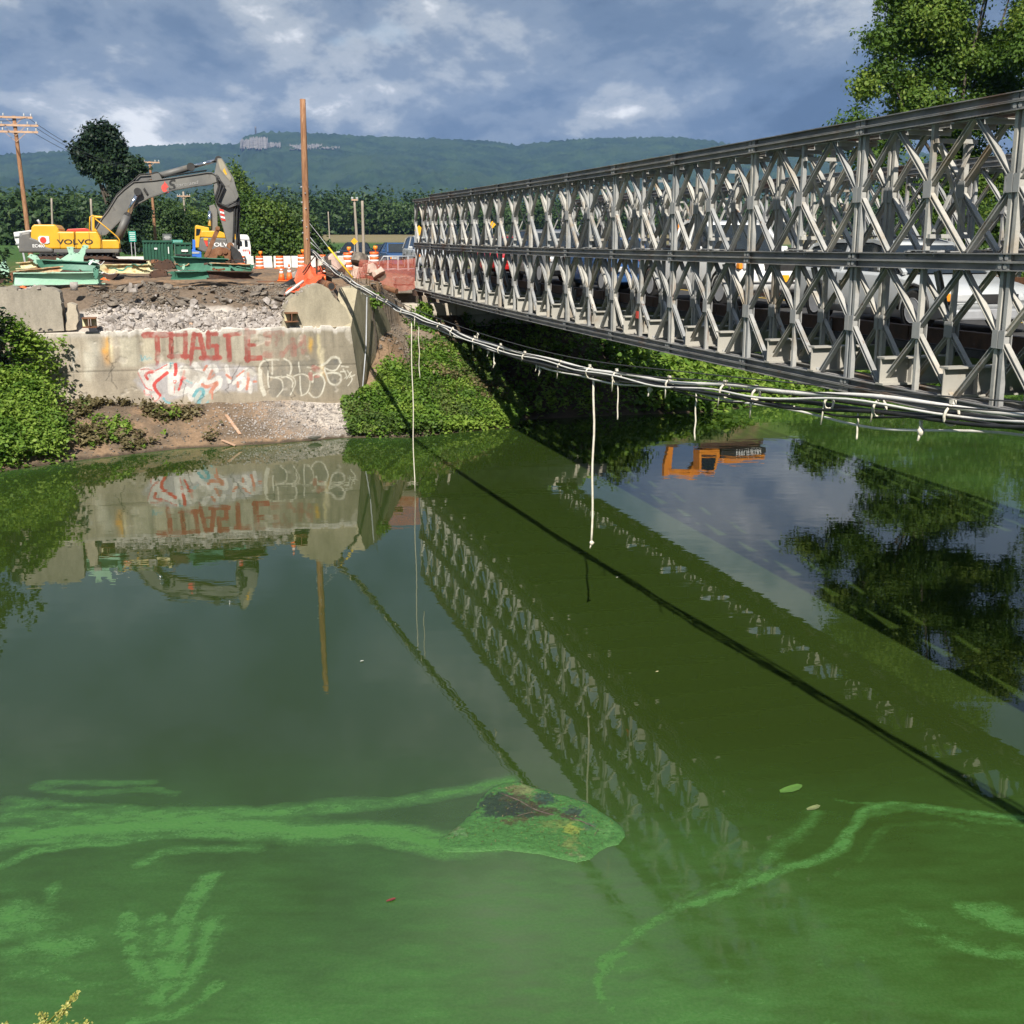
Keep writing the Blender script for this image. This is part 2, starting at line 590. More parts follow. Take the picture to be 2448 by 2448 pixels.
LEAF = {
    'maple': leafmat('maple_leaves', (0.045, 0.095, 0.016), (0.105, 0.185, 0.030), (0.23, 0.30, 0.055), 0.4),
    'dark': leafmat('dark_tree_leaves', (0.009, 0.021, 0.011), (0.018, 0.040, 0.018), (0.036, 0.066, 0.024), 0.12),
    'wood': leafmat('woodland_leaves', (0.022, 0.048, 0.016), (0.042, 0.082, 0.024), (0.085, 0.13, 0.036), 0.2),
    'field': leafmat('sunlit_tree_leaves', (0.035, 0.075, 0.014), (0.075, 0.135, 0.024), (0.15, 0.205, 0.04), 0.3),
    'bank': leafmat('bank_leaves', (0.055, 0.12, 0.016), (0.13, 0.235, 0.030), (0.27, 0.37, 0.065), 0.35),
    'dry': leafmat('dry_weeds', (0.085, 0.070, 0.030), (0.15, 0.125, 0.06), (0.24, 0.20, 0.10), 0.2),
    'grass': leafmat('bank_grass', (0.04, 0.08, 0.015), (0.085, 0.14, 0.03), (0.17, 0.22, 0.06), 0.3),
}
# ================================================================== the far bank, fields, ridge
_st = np.array([-400, -60, -12, -4.8, -2.9, -.24, 2.2, 4.6, 6.6, 10.2, 11.0, 14, 18, 22.4, 28, 60, 400.])
_ss = np.array([10, 24, 30.6, 32.1, 33.3, 34.4, 34.5, 35.0, 34.5, 35.6, 37.0, 37.0, 36.9, 39.0, 40.0, 45.0, 60.])


def shore(t):
    return np.interp(t, _st, _ss)


WALL_S = 36.8


def plateau(t, s):
    """level ground above the bank, sinking a little towards the road beyond, then rising fields"""
    z = np.interp(s, [36, 45, 52, 75, 90, 125, 220, 420, 1500, 6000], [4.42, 4.50, 4.48, 4.12, 3.86, 3.95, 4.6, 7.9, 14, 20])
    return z + np.clip((-t - 10) / 60, 0, 1) * np.clip((s - 60) / 200, 0, 1) * 2.0


def ground(t, s):
    t = np.asarray(t, float)
    s = np.asarray(s, float)
    d = s - shore(t)
    rough = (fbm(t * 0.9, s * 0.9, 3, 3) - 0.5) * 0.35 + (fbm(t * 3.1, s * 3.1, 3, 5) - 0.5) * 0.14
    top = plateau(t, s)
    rough = rough * np.where((t > 5.6) & (t < 9) & (s > 40.5) & (s < 47), .35, 1.0)
    slope = np.interp(t, [-6, -5, 5.6, 6.6, 7.8, 16, 17.5, 21, 60], [.62, .5, .52, .50, .37, .37, .30, .21, .21])
    bank = d * slope - 0.02
    bank = bank + np.clip((s - np.interp(t, [5, 6.4, 8.3, 16, 20], [42.0, 42.9, 45.8, 45.8, 52.5])) * .7, 0, 4)
    bank = np.where(d < 0, d * 0.5, bank) + rough * np.clip(d, 0, 1)
    # foot of the old abutment
    foot = np.where(d < 0, d * 0.5, np.minimum(d * 0.45, 0.86 + 0.05 * d)) + rough * 0.55 * np.clip(d, 0, 1)
    behind = np.interp(s, [WALL_S, 37.1, 38.0, 39.6, 41.0], [3.0, 3.12, 3.62, 4.36, 4.44]) + rough * 0.8
    inwall = (t > -5.4) & (t < 5.2)
    z = np.where(inwall, np.where(s < WALL_S + 0.25, foot, behind), bank)
    # behind the flared wing wall
    wing_t = 5.1 + (s - WALL_S) * 0.44
    z = np.where((t >= 5.2) & (t < wing_t) & (s > WALL_S), np.maximum(behind, bank), z)
    # under the bridge the bank stops at the new abutment
    lid = np.interp(t, [5.9, 6.6, 7.6, 8.7, 16, 17.5], [9, 4.45, 3.75, 3.0, 3.0, 9]) + np.clip(s - 43.2, 0, 2) * np.interp(t, [6, 8.7], [.5, .05])
    z = np.where((s < 45.2) & (t > 5.9), np.minimum(z, lid + rough * 0.5), z)
    z = np.minimum(z, top + rough * np.where(s < 60, 0.35, 0.0))
    return z


def axis(parts):
    out = []
    for a, b, d in parts:
        out.append(np.arange(a, b - 1e-6, d))
    return np.unique(np.concatenate(out + [np.array([parts[-1][1]])]))


tt = np.concatenate([-np.geomspace(30, 5000, 26)[::-1], axis([(-29.5, -13, 0.5), (-13, 17, 0.13), (17, 34, 0.4)]), np.geomspace(35, 5000, 26)])
ss = np.concatenate([axis([(4, 29, 2.5), (29, 46.2, 0.13), (46.2, 62, 0.5), (62, 130, 3)]), np.geomspace(134, 6500, 40)])
TT, SS = np.meshgrid(tt, ss)
ZZ = ground(TT, SS)
gv = np.stack([TT * VX + SS * UX, TT * VY + SS * UY, ZZ], -1).reshape(-1, 3)
nt_, ns_ = len(tt), len(ss)
idx = np.arange(nt_ * ns_).reshape(ns_, nt_)
gf = np.stack([idx[:-1, :-1], idx[:-1, 1:], idx[1:, 1:], idx[1:, :-1]], -1).reshape(-1, 4)

# what the ground is made of, place by place; bridge shade is painted in too
c_soil = np.array([0.245, 0.165, 0.105])
c_darksoil = np.array([0.165, 0.125, 0.092])
c_pale = np.array([0.47, 0.42, 0.37])
c_gravel = np.array([0.22, 0.19, 0.155])
c_grass = np.array([0.075, 0.115, 0.03])
c_field = np.array([0.22, 0.185, 0.10])
c_green = np.array([0.055, 0.115, 0.028])
c_mud = np.array([0.16, 0.12, 0.085])
c_asph = np.array([0.07, 0.07, 0.07])


def blend(a, b, k):
    return a * (1 - k[..., None]) + b * k[..., None]


n1 = fbm(TT * 0.7, SS * 0.7, 4, 20)
n2 = fbm(TT * 2.0, SS * 2.0, 4, 31)
gc = np.broadcast_to(c_soil, TT.shape + (3,)).copy()
gc = blend(gc, c_gravel, sstep(0.4, 0.6, n1) * 0.7)
inw = (TT > -5.6) & (TT < 5.3)
foot_m = inw & (SS < WALL_S + .2)
gc = np.where(foot_m[..., None], blend(np.broadcast_to(c_mud, gc.shape), c_soil, sstep(.35, .65, n2)), gc)
pale_foot = np.exp(-((TT - 4.6) / 1.5) ** 2 - ((SS - 36.4) / 1.1) ** 2)
gc = blend(gc, c_pale, np.where(foot_m, np.clip(pale_foot * 1.6, 0, 1), 0))
beh = inw & (SS >= WALL_S + .2)
line = 38.2 + (n1 - .5) * 1.6
gc = np.where(beh[..., None], blend(np.broadcast_to(c_pale, gc.shape), c_darksoil, sstep(-0.3, 0.3, SS - line)), gc)
gc = blend(gc, c_soil, np.where(beh & (SS > 39.9), sstep(.35, .55, n2), 0))
leftbank = TT < -5.2
gc = np.where(leftbank[..., None], blend(np.broadcast_to(c_grass, gc.shape), c_soil, sstep(.55, .7, n1) * .6), gc)
rightbank = (TT > 16.3)
gc = np.where(rightbank[..., None], blend(np.broadcast_to(c_grass, gc.shape), c_soil, sstep(.55, .7, n1) * .6), gc)
far = sstep(100, 130, SS)
gc = blend(gc, c_green, far)
gc = blend(gc, c_field, sstep(250, 262, SS + TT * 0.15) * (1 - sstep(420, 440, SS)))
gc = blend(gc, c_grass * .6, sstep(420, 440, SS))
roadw = (SS > 45.6) & (np.abs(TT - 12.2) < 3.3) & (SS < 2000)
gc = np.where(roadw[..., None], c_asph, gc)
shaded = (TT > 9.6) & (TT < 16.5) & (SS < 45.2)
gc = np.where(shaded[..., None], c_mud * .45, gc)  # shade below the bridge painted into the ground colour as darkened mud
below = ZZ < 0.05
gc = np.where(below[..., None], c_mud * .5, gc)
gc = gc * (0.8 + 0.4 * n2[..., None])

m_ground, nt, N, L, B = newmat('bank_earth')
_a = N.new('ShaderNodeAttribute')
_a.attribute_name = 'Col'
_pos = N.new('ShaderNodeNewGeometry').outputs['Position']
_k = ramp(nt, noise_node(nt, _pos, 9.0, 8.0, 0.7), [(0.25, 0.62), (0.75, 1.3)])
L.new(mix(nt, 1.0, _a.outputs['Color'], _k, 'MULTIPLY'), B.inputs['Base Color'])
B.inputs['Roughness'].default_value = 0.95
B.inputs['Specular IOR Level'].default_value = 0.15
_b = N.new('ShaderNodeBump')
_b.inputs['Strength'].default_value = 0.7
_b.inputs['Distance'].default_value = 0.06
L.new(noise_node(nt, _pos, 7.0, 8.0, 0.7), _b.inputs['Height'])
L.new(_b.outputs[0], B.inputs['Normal'])
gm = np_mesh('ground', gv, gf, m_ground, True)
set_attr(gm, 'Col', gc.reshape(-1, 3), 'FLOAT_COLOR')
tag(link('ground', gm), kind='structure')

# near bank below the viewer
nx = np.linspace(-30, 40, 141)
ny = np.linspace(-40, 7.5, 96)
NX, NY = np.meshgrid(nx, ny)
NZ = np.interp(NY, [-40, 0.4, 1.6, 3.0, 5.0, 6.4, 7.5], [4.35, 4.3, 3.7, 2.55, 0.85, -.15, -.9]) + (fbm(NX * .6, NY * .6, 4, 44) - .5) * .25
bi = np.arange(NX.size).reshape(NX.shape)
nf = np.stack([bi[:-1, :-1], bi[:-1, 1:], bi[1:, 1:], bi[1:, :-1]], -1).reshape(-1, 4)
nm = np_mesh('near_bank', np.stack([NX, NY, NZ], -1).reshape(-1, 3), nf, m_ground, True)
set_attr(nm, 'Col', np.broadcast_to(c_grass, (NX.size, 3)) * (0.7 + .6 * fbm(NX, NY, 3, 2).reshape(-1, 1)), 'FLOAT_COLOR')
tag(link('near_bank', nm), kind='structure')

# ------------------------------------------------------------------ ridge
RIDGE_D = 4600.0
prof = [(-900, 420), (-400, 395), (0, 369), (135, 360), (300, 350), (484, 341), (572, 343), (585, 323), (632, 313), (720, 315), (875, 323),
        (1077, 331), (1178, 336), (1238, 346), (1329, 334), (1458, 328), (1620, 326), (1749, 342), (1900, 352), (2448, 372), (3400, 420)]


def azel(x, y):
    d = ray(x, y)
    return math.atan2(d.x, d.y), math.atan2(d.z, math.hypot(d.x, d.y))


pa = np.array([azel(*q) for q in prof])
az = np.linspace(pa[0, 0], pa[-1, 0], 760)
crest = np.tan(np.interp(az, pa[:, 0], pa[:, 1])) * RIDGE_D + EYE
crest = crest - 6 + 7 * fbm(az * 900, az * 0, 2, 60)
dd = np.concatenate([np.linspace(2300, 4500, 150), np.linspace(4515, 4600, 8), np.linspace(4630, 5200, 12)])
AZ, DD = np.meshgrid(az, dd)
CR = np.broadcast_to(crest, AZ.shape)
k = np.clip((DD - 2300) / (RIDGE_D - 2300), 0, 1)
shape = k ** 1.25
und = (fbm(AZ * 16, DD / 480, 4, 70) - .5) * 0.30 * np.sin(np.pi * np.clip(k, 0, 1)) + (fbm(AZ * 60, DD / 150, 3, 71) - .5) * 0.10 * np.sin(np.pi * k)
RZ = 14 + (CR - 14) * np.clip(shape + und, -.02, 1.0)
RZ = np.where(DD > RIDGE_D, CR - (DD - RIDGE_D) * 0.25, RZ)
RZ = RZ + (rng.random(RZ.shape) - .5) * 9 * (k > .02)
rv = np.stack([np.sin(AZ) * DD, np.cos(AZ) * DD, RZ], -1).reshape(-1, 3)
ri = np.arange(AZ.size).reshape(AZ.shape)
rf = np.stack([ri[:-1, :-1], ri[:-1, 1:], ri[1:, 1:], ri[1:, :-1]], -1).reshape(-1, 4)
m_ridge = pmat('forested_ridge', [(0.009, 0.022, 0.009), (0.020, 0.042, 0.014), (0.040, 0.070, 0.022)], 0.012, 0.95, 0, 1.0, 0.06, spec=0.1, dirt=((0.032, 0.056, 0.020), 0.0035, 0.50, 0.64))
rm = np_mesh('ridge', rv, rf, m_ridge)
tag(link('hills', rm), kind='structure')

# pale cliffs under the summit: broken vertical faces standing out of the slope
m_cliff = pmat('pale_cliff_rock', [(0.10, 0.09, 0.085), (0.20, 0.185, 0.17), (0.30, 0.275, 0.255)], 0.035, 0.95, 0, 1.0, 0.05, stretch=(1, 1, .25))


def terrain_hit(x, y):
    """distance at which the sight line through a photo pixel meets the ridge, pulled a little forward"""
    d_ = ray(x, y)
    a_ = math.atan2(d_.x, d_.y)
    el_ = d_.z / math.hypot(d_.x, d_.y)
    j = int(np.clip(np.searchsorted(az, a_), 1, len(az) - 2))
    col_ = RZ[:, j - 1:j + 2].max(1)
    hit = np.nonzero(col_ > EYE + el_ * dd)[0]
    return (dd[hit[0]] if len(hit) else RIDGE_D) - 14.0


cl = MB()
for (x0, x1, y0, y1) in ((574, 606, 333, 356), (596, 640, 328, 357), (640, 671, 341, 352), (692, 735, 345, 357), (735, 770, 344, 356), (770, 812, 350, 356)):
    n = 26
    row_t, row_b = [], []
    for i in range(n + 1):
        x = x0 + (x1 - x0) * i / n
        jt, jb = rnd.uniform(-2.5, 3.5), rnd.uniform(-5, 1.5)
        for row, yy, off in ((row_t, y0 + jt, 0), (row_b, y1 + jb, 0)):
            d = ray(x, yy)
            dist = terrain_hit(x, yy) + off
            kk = dist / math.hypot(d.x, d.y)
            row.append((d.x * kk, d.y * kk, EYE + d.z * kk))
    for i in range(n):
        back = [(q[0] * 1.03, q[1] * 1.03, q[2]) for q in (row_t[i], row_t[i + 1], row_b[i + 1], row_b[i])]
        cl.add([row_t[i], row_t[i + 1], row_b[i + 1], row_b[i]] + back,
               [(0, 1, 2, 3), (0, 4, 5, 1), (3, 2, 6, 7), (0, 3, 7, 4), (1, 5, 6, 2)])
tag(cl.build('cliff', m_cliff), kind='structure')
tw = MB()
d = ray(611, 313)
kk = (RIDGE_D) / math.hypot(d.x, d.y)
base = Vector((d.x * kk, d.y * kk, EYE + d.z * kk))
tw.lathe([(3.5, -20), (3.0, 9), (3.8, 10), (3.8, 12), (2.5, 13), (.5, 17)], base, 8)
tag(tw.build('stone_tower', m_cliff), 'tiny stone lookout tower on the summit of the ridge above the cliff', 'tower')

# ------------------------------------------------------------------ water
wx = np.concatenate([-np.geomspace(26, 900, 24)[::-1], axis([(-25, -8.5, .2), (-8.5, 8.5, .05), (8.5, 25, .2)]), np.geomspace(26, 900, 24)])
wy = np.concatenate([axis([(-30, 6, 3), (6, 20.5, .05), (20.5, 48, .17)]), np.geomspace(49, 400, 12)])
WX, WY = np.meshgrid(wx, wy)
K19 = 2448 / 1932.0


def wpt(x, y):
    t, s, _ = pixz(x * K19, y * K19, 0)
    return W(t, s).x, W(t, s).y


# gentle swirl of the drift so that the scum lines wander
sw1 = (fbm(WX * .9, WY * .9, 3, 80) - .5)
sw2 = (fbm(WX * .9, WY * .9, 3, 81) - .5)
QX = WX + sw1 * .30 + (fbm(WX * 4, WY * 4, 3, 82) - .5) * .10
QY = WY + sw2 * .26 + (fbm(WX * 4, WY * 4, 3, 83) - .5) * .09


STR = fbm(QX * 1.6, QY * 3.2, 3, 98)


def streak(pts, w, amp, soft=1.0):
    """density of a scum line through the given photo points (width in metres)"""
    P = [wpt(*q) for q in pts]
    best = np.full(WX.shape, 1e9)
    for (ax, ay), (bx, by) in zip(P[:-1], P[1:]):
        ex, ey = bx - ax, by - ay
        l2 = ex * ex + ey * ey + 1e-9
        u = np.clip(((QX - ax) * ex + (QY - ay) * ey) / l2, 0, 1)
        best = np.minimum(best, np.hypot(QX - ax - u * ex, QY - ay - u * ey))
    w = w * 1.55
    core = np.exp(-(best / w) ** 2 * soft) * .6 + .4 * np.exp(-(best / w) ** 4 * soft)
    return 1.02 * amp * core * (.86 + .14 * np.sin(best / w * 9 + 14 * STR))


def blob(x, y, rx, ry, amp):
    cx, cy = wpt(x, y)
    return amp * np.exp(-((QX - cx) / rx) ** 2 - ((QY - cy) / ry) ** 2)


sc = np.zeros(WX.shape)
for args in [
    ([(-60, 1592), (60, 1578), (200, 1565), (350, 1556), (520, 1560), (700, 1574), (820, 1594), (930, 1590)], .19, .95),
    ([(0, 1545), (250, 1536), (500, 1533), (760, 1512), (900, 1492), (965, 1476)], .10, .75),
    ([(0, 1512), (120, 1520), (300, 1526), (520, 1525)], .07, .55),
    ([(-40, 1650), (60, 1612), (180, 1592), (330, 1580), (420, 1574)], .07, .8),
    ([(262, 1634), (300, 1612), (380, 1602), (480, 1594)], .07, .7),
    ([(60, 1482), (130, 1473), (230, 1477), (300, 1474)], .06, .55), ([(60, 1488), (170, 1496), (290, 1488), (340, 1492)], .06, .5),
    ([(0, 1528), (70, 1518)], .10, .6),
    ([(402, 1655), (385, 1690), (355, 1730), (345, 1790), (330, 1850)], .085, .9),
    ([(300, 1735), (310, 1790), (320, 1840), (290, 1890)], .09, .8), ([(250, 1730), (262, 1780), (280, 1840)], .09, .85),
    ([(400, 1740), (395, 1800), (360, 1860), (310, 1900)], .07, .8), ([(415, 1858), (390, 1890), (340, 1920), (250, 1932)], .06, .8),
    ([(0, 1850), (90, 1835), (180, 1850), (260, 1880)], .07, .6), ([(110, 1675), (105, 1710), (80, 1740)], .07, .6),
    ([(0, 1872), (100, 1868), (220, 1905), (330, 1925)], .06, .5),
    ([(1960, 1552), (1860, 1536), (1760, 1528), (1680, 1521), (1630, 1527), (1612, 1562), (1580, 1602), (1520, 1632), (1440, 1660), (1380, 1682),
      (1290, 1718), (1215, 1760), (1150, 1808), (1128, 1842), (1140, 1880), (1190, 1935)], .055, .85),
    ([(1532, 1528), (1515, 1560), (1480, 1590), (1455, 1630), (1400, 1658), (1330, 1682), (1250, 1716), (1205, 1765), (1175, 1800), (1172, 1850), (1215, 1925)], .045, .55),
    ([(1500, 1575), (1470, 1605), (1440, 1640)], .12, .45), ([(1640, 1540), (1700, 1530), (1800, 1545), (1932, 1560)], .05, .55),
    ([(1560, 1504), (1600, 1516), (1660, 1515)], .025, .5), ([(1700, 1740), (1760, 1755), (1830, 1760)], .08, .5),
    ([(1780, 1775), (1860, 1790), (1940, 1800)], .10, .75), ([(1840, 1720), (1880, 1735), (1940, 1745)], .13, .85),
    ([(1730, 1770), (1800, 1778)], .06, .5), ([(1690, 1720), (1720, 1735)], .07, .5), ([(1840, 1820), (1932, 1822)], .05, .45),
    ([(890, 1935), (898, 1890), (905, 1860), (940, 1790), (985, 1738), (1050, 1708), (1120, 1690)], .035, .3),
    ([(890, 1932), (896, 1895), (888, 1870)], .03, .5),
    ([(1200, 1935), (1170, 1880), (1178, 1835), (1240, 1780), (1330, 1740), (1450, 1700), (1560, 1660), (1640, 1600), (1680, 1560), (1800, 1560), (1940, 1590)], .05, .42),
    ([(1420, 1665), (1470, 1620), (1510, 1565), (1535, 1530)], .10, .45), ([(1340, 1690), (1420, 1650), (1490, 1600)], .06, .4),
    ([(1240, 1935), (1230, 1890), (1290, 1840), (1400, 1800), (1520, 1770), (1620, 1720)], .05, .3), ([(1500, 1880), (1600, 1850), (1700, 1850), (1800, 1880)], .06, .35),
    ([(1640, 1920), (1740, 1900), (1860, 1910)], .06, .35), ([(560, 1932), (600, 1880), (680, 1840), (780, 1830)], .05, .25), ([(0, 1780), (80, 1770), (160, 1800), (220, 1850)], .07, .5),
    ([(160, 1880), (240, 1860), (330, 1880), (400, 1840), (430, 1790)], .06, .45), ([(430, 1720), (420, 1780), (400, 1830)], .05, .5),
    ([(555, 1436), (620, 1434), (800, 1440)], .012, .25), ([(1490, 1500), (1540, 1506), (1760, 1505)], .012, .25),
]:
    sc = np.maximum(sc, streak(*args))
for a in [(1480, 1850, .5, .25, .4), (1650, 1880, .4, .2, .45), (1800, 1850, .4, .15, .45), (1560, 1760, .35, .15, .35), (1720, 1650, .5, .2, .28), (1880, 1640, .5, .2, .3), (1640, 1800, .3, .12, .4), (1350, 1900, .3, .2, .4), (40, 1740, .55, .40, .8), (120, 1790, .55, .35, .75), (290, 1800, .35, .45, .55), (60, 1800, .6, .3, .6), (300, 1870, .4, .3, .5),
          (1885, 1725, .30, .22, .9), (1720, 1745, .20, .14, .6), (1900, 1785, .35, .16, .6), (1130, 1560, .2, .2, .0), (980, 1840, 1.3, .7, .28), (760, 1880, 1.2, .8, .33),
          (700, 1790, 1.0, .5, .22), (1100, 1780, .7, .5, .25), (1500, 1800, 1.2, .7, .12), (0, 1690, .5, .25, .4)]:
    sc = np.maximum(sc, blob(*a))
# general bloom gets denser towards the near side
wt = WX * VX + WY * VY
ws = WX * UX + WY * UY
bloom = 0.42 * (1 - sstep(7.2, 13.6, WY)) * (0.50 + 1.0 * fbm(QX * 1.1, QY * 1.1, 4, 90)) * (1 - .05 * sstep(.4, 2.2, WX))
# film gathered along the far shore and beyond the bridge
off = shore(wt) - ws
film = np.exp(-np.clip(off, 0, 99) / 2.0) * (0.05 + .62 * fbm(wt * .5, ws * .9, 4, 91)) * (1 - sstep(7, 10, wt) * .6)
beyond = sstep(16.0, 19, wt) * (.02 + .42 * fbm(wt * .5, ws * .9, 5, 92))
specks = sstep(.66, .78, fbm(WX * 6, WY * 6, 3, 95)) * (WX > .6) * (1 - sstep(8.4, 11, WY)) * .55
# drifting strands: stretched along the flow, torn by fine noise
str1 = fbm(QX * 2.2, QY * 11, 4, 96)
str2 = fbm(QX * 9, QY * 9, 4, 97)
sc = sc * np.clip(.42 + .85 * str1 + .45 * str2, 0, 1.25)
scum = np.clip(np.maximum.reduce([film * .8, beyond, specks, sc]), 0, 1)
veil = np.clip(bloom * (.6 + .8 * str1), 0, 1)
wi = np.arange(WX.size).reshape(WX.shape)
wf = np.stack([wi[:-1, :-1], wi[:-1, 1:], wi[1:, 1:], wi[1:, :-1]], -1).reshape(-1, 4)

m_water, nt, N, L, B = newmat('green_river_water')
_a = N.new('ShaderNodeAttribute')
_a.attribute_name = 'scum'
_pos = N.new('ShaderNodeNewGeometry').outputs['Position']


def vmath(op, x, y, z=None, clamp=False):
    n = N.new('ShaderNodeMath')
    n.operation = op
    n.use_clamp = clamp
    for i, v in enumerate((x, y, z)):
        if v is None:
            continue
        if isinstance(v, (int, float)):
            n.inputs[i].default_value = v
        else:
            L.new(v, n.inputs[i])
    return n.outputs[0]


_n1 = noise_node(nt, vscale(nt, _pos, (1.0, 1.9, 1)), 4.2, 8.0, 0.66, 0.9)
_n2 = noise_node(nt, _pos, 34.0, 6.0, 0.7, 0.3)
_S = _a.outputs['Fac']
_t = vmath('ADD', _S, vmath('MULTIPLY', vmath('SUBTRACT', _n1, 0.5), vmath('MULTIPLY', _S, 1.5, None, True)))
_t = vmath('ADD', _t, vmath('MULTIPLY', vmath('SUBTRACT', _n2, 0.5), vmath('MULTIPLY', _S, 0.9, None, True)))
_crisp = ramp(nt, _t, [(0.14, 0.0), (0.40, 0.36), (0.90, 1.0)])
_soft = ramp(nt, _S, [(0.02, 0.0), (0.6, 0.45)])
_v = N.new('ShaderNodeAttribute')
_v.attribute_name = 'veil'
_vm = vmath('MULTIPLY', _v.outputs['Fac'], vmath('ADD', 0.55, vmath('MULTIPLY', _n1, 0.9)))
_m = vmath('MAXIMUM', vmath('MAXIMUM', _crisp, _soft), vmath('MULTIPLY', _vm, 1.25))
WATER_COL = (0.025, 0.043, 0.008)
SCUM_COL = (0.050, 0.155, 0.034)
SCUM_COL2 = (0.075, 0.185, 0.050)
_sc = mix(nt, ramp(nt, _n2, [(0.40, 0.0), (0.62, 1.0)]), SCUM_COL, SCUM_COL2)
L.new(mix(nt, _m, WATER_COL, _sc), B.inputs['Base Color'])
L.new(ramp(nt, _m, [(0.0, 0.010), (0.35, 0.045), (1.0, 0.42)]), B.inputs['Roughness'])
L.new(ramp(nt, _m, [(0.0, 0.5), (0.4, 0.36), (1.0, 0.14)]), B.inputs['Specular IOR Level'])
B.inputs['IOR'].default_value = 1.5
_b = N.new('ShaderNodeBump')
_b.inputs['Strength'].default_value = 0.07
_b.inputs['Distance'].default_value = 0.02
L.new(noise_node(nt, vscale(nt, _pos, (0.8, 1.7, 1)), 1.6, 3.0, 0.45), _b.inputs['Height'])
L.new(_b.outputs[0], B.inputs['Normal'])
wm = np_mesh('river', np.stack([WX, WY, np.zeros_like(WX)], -1).reshape(-1, 3), wf, m_water, True)
set_attr(wm, 'scum', scum.ravel())
set_attr(wm, 'veil', veil.ravel())
tag(link('water', wm), kind='structure')
# ================================================================== temporary panel bridge
BAY, PH, CH = 3.048, 1.68, 0.095
J0_T, J0_S = 8.69, 44.55
NB = 14


def mid_z(l):
    """height of the chord between the two storeys, l metres from the far end"""
    return EYE - 0.2114 - 0.00898 * l + 0.00024 * l * l


bridge = thing('panel_bridge', 'grey galvanised steel truss panel bridge of two storeys crossing the river', 'bridge', (J0_T, J0_S, 0))


def chord(mb, z, y0=0.0, y1=-BAY, mi=0):
    """two channels back to back, flanges outwards"""
    for sx in (-1, 1):
        mb.box((sx * 0.032, (y0 + y1) / 2, z), (0.010, abs(y1 - y0), CH), mi=mi)
        for e in (-1, 1):
            mb.box((sx * 0.066, (y0 + y1) / 2, z + e * (CH / 2 - 0.006)), (0.058, abs(y1 - y0), 0.012), mi=mi)


def ibar(mb, a, b, w, d, up, tf=0.010, mi=0):
    """I section bar: w across the truss, d in the truss plane"""
    a, b = Vector(a), Vector(b)
    dr = (b - a).normalized()
    side = dr.cross(Vector(up)).normalized()
    for e in (-1, 1):
        o = side * (e * (d / 2 - tf / 2))
        mb.bar(a + o, b + o, tf, w, up, mi)
    mb.bar(a, b, d - 2 * tf, 0.014, up, mi)


gap = 0.015
zc0, zc1 = CH / 2, PH - CH / 2
DW = 0.055
ends = {'p0': -gap - .04, 'q1': -BAY * .25, 'c': -BAY * .5, 'q3': -BAY * .75, 'p1': -BAY + gap + .04}
zm = PH / 2
diag_defs = []
for post, q in (('p0', 'q1'), ('c', 'q1'), ('c', 'q3'), ('p1', 'q3')):
    for zt in (zc0 + .05, zc1 - .05):
        diag_defs.append((ends[post], ends[q], zt))


def mk_diag(mb, yp, yq, zt, mi=0):
    sgn = 1 if yq > yp else -1
    a = Vector((0, yp + sgn * .02, zm + (.06 if zt > zm else -.06)))
    b = Vector((0, yq - sgn * .03, zt))
    ibar(mb, a, b, 0.064, DW, (1, 0, 0), 0.010, mi)


def mk_post(mb, y, mi=0):
    mb.bar((0, y, CH), (0, y, PH - CH), 0.056, 0.062, (1, 0, 0), mi)


def mk_gusset(mb, y, w, mi=0):
    for e in (-1, 1):
        mb.box((e * 0.050, y, zm), (0.010, w, 0.20), mi=mi)


# shared meshes
mb = MB()
chord(mb, zc0)
for y in (-0.06, -BAY + .06):
    mb.box((0, y, zc0), (0.15, 0.10, CH * .8))
me_chord = mb.mesh('chord', M['galv_chord'])
me_diag = []
for dfn in diag_defs:
    mb = MB()
    mk_diag(mb, *dfn)
    me_diag.append(mb.mesh('diagonal', M['galv']))
me_post, me_gus = [], []
for kx, w in (('p0', .095), ('c', .155), ('p1', .095)):
    mb = MB()
    mk_post(mb, ends[kx])
    me_post.append(mb.mesh('post', M['galv']))
    mb = MB()
    mk_gusset(mb, ends[kx], w)
    me_gus.append(mb.mesh('gusset_plate', M['galv_plate']))
mb = MB()
mb.lathe([(.028, -.085), (.028, .085)], (0, 0, 0), 8, 'x')
me_pins = mb.mesh('pin', M['galv_plate'])
# a whole panel as one mesh for the trusses seen between and behind the outer one
mb = MB()
chord(mb, zc0, mi=1)
chord(mb, zc1, mi=1)
for dfn in diag_defs:
    mk_diag(mb, *dfn)
for kx, w in (('p0', .095), ('c', .155), ('p1', .095)):
    mk_post(mb, ends[kx])
    mk_gusset(mb, ends[kx], w, 2)
me_panel = mb.mesh('truss_panel', [M['galv'], M['galv_chord'], M['galv_plate']])

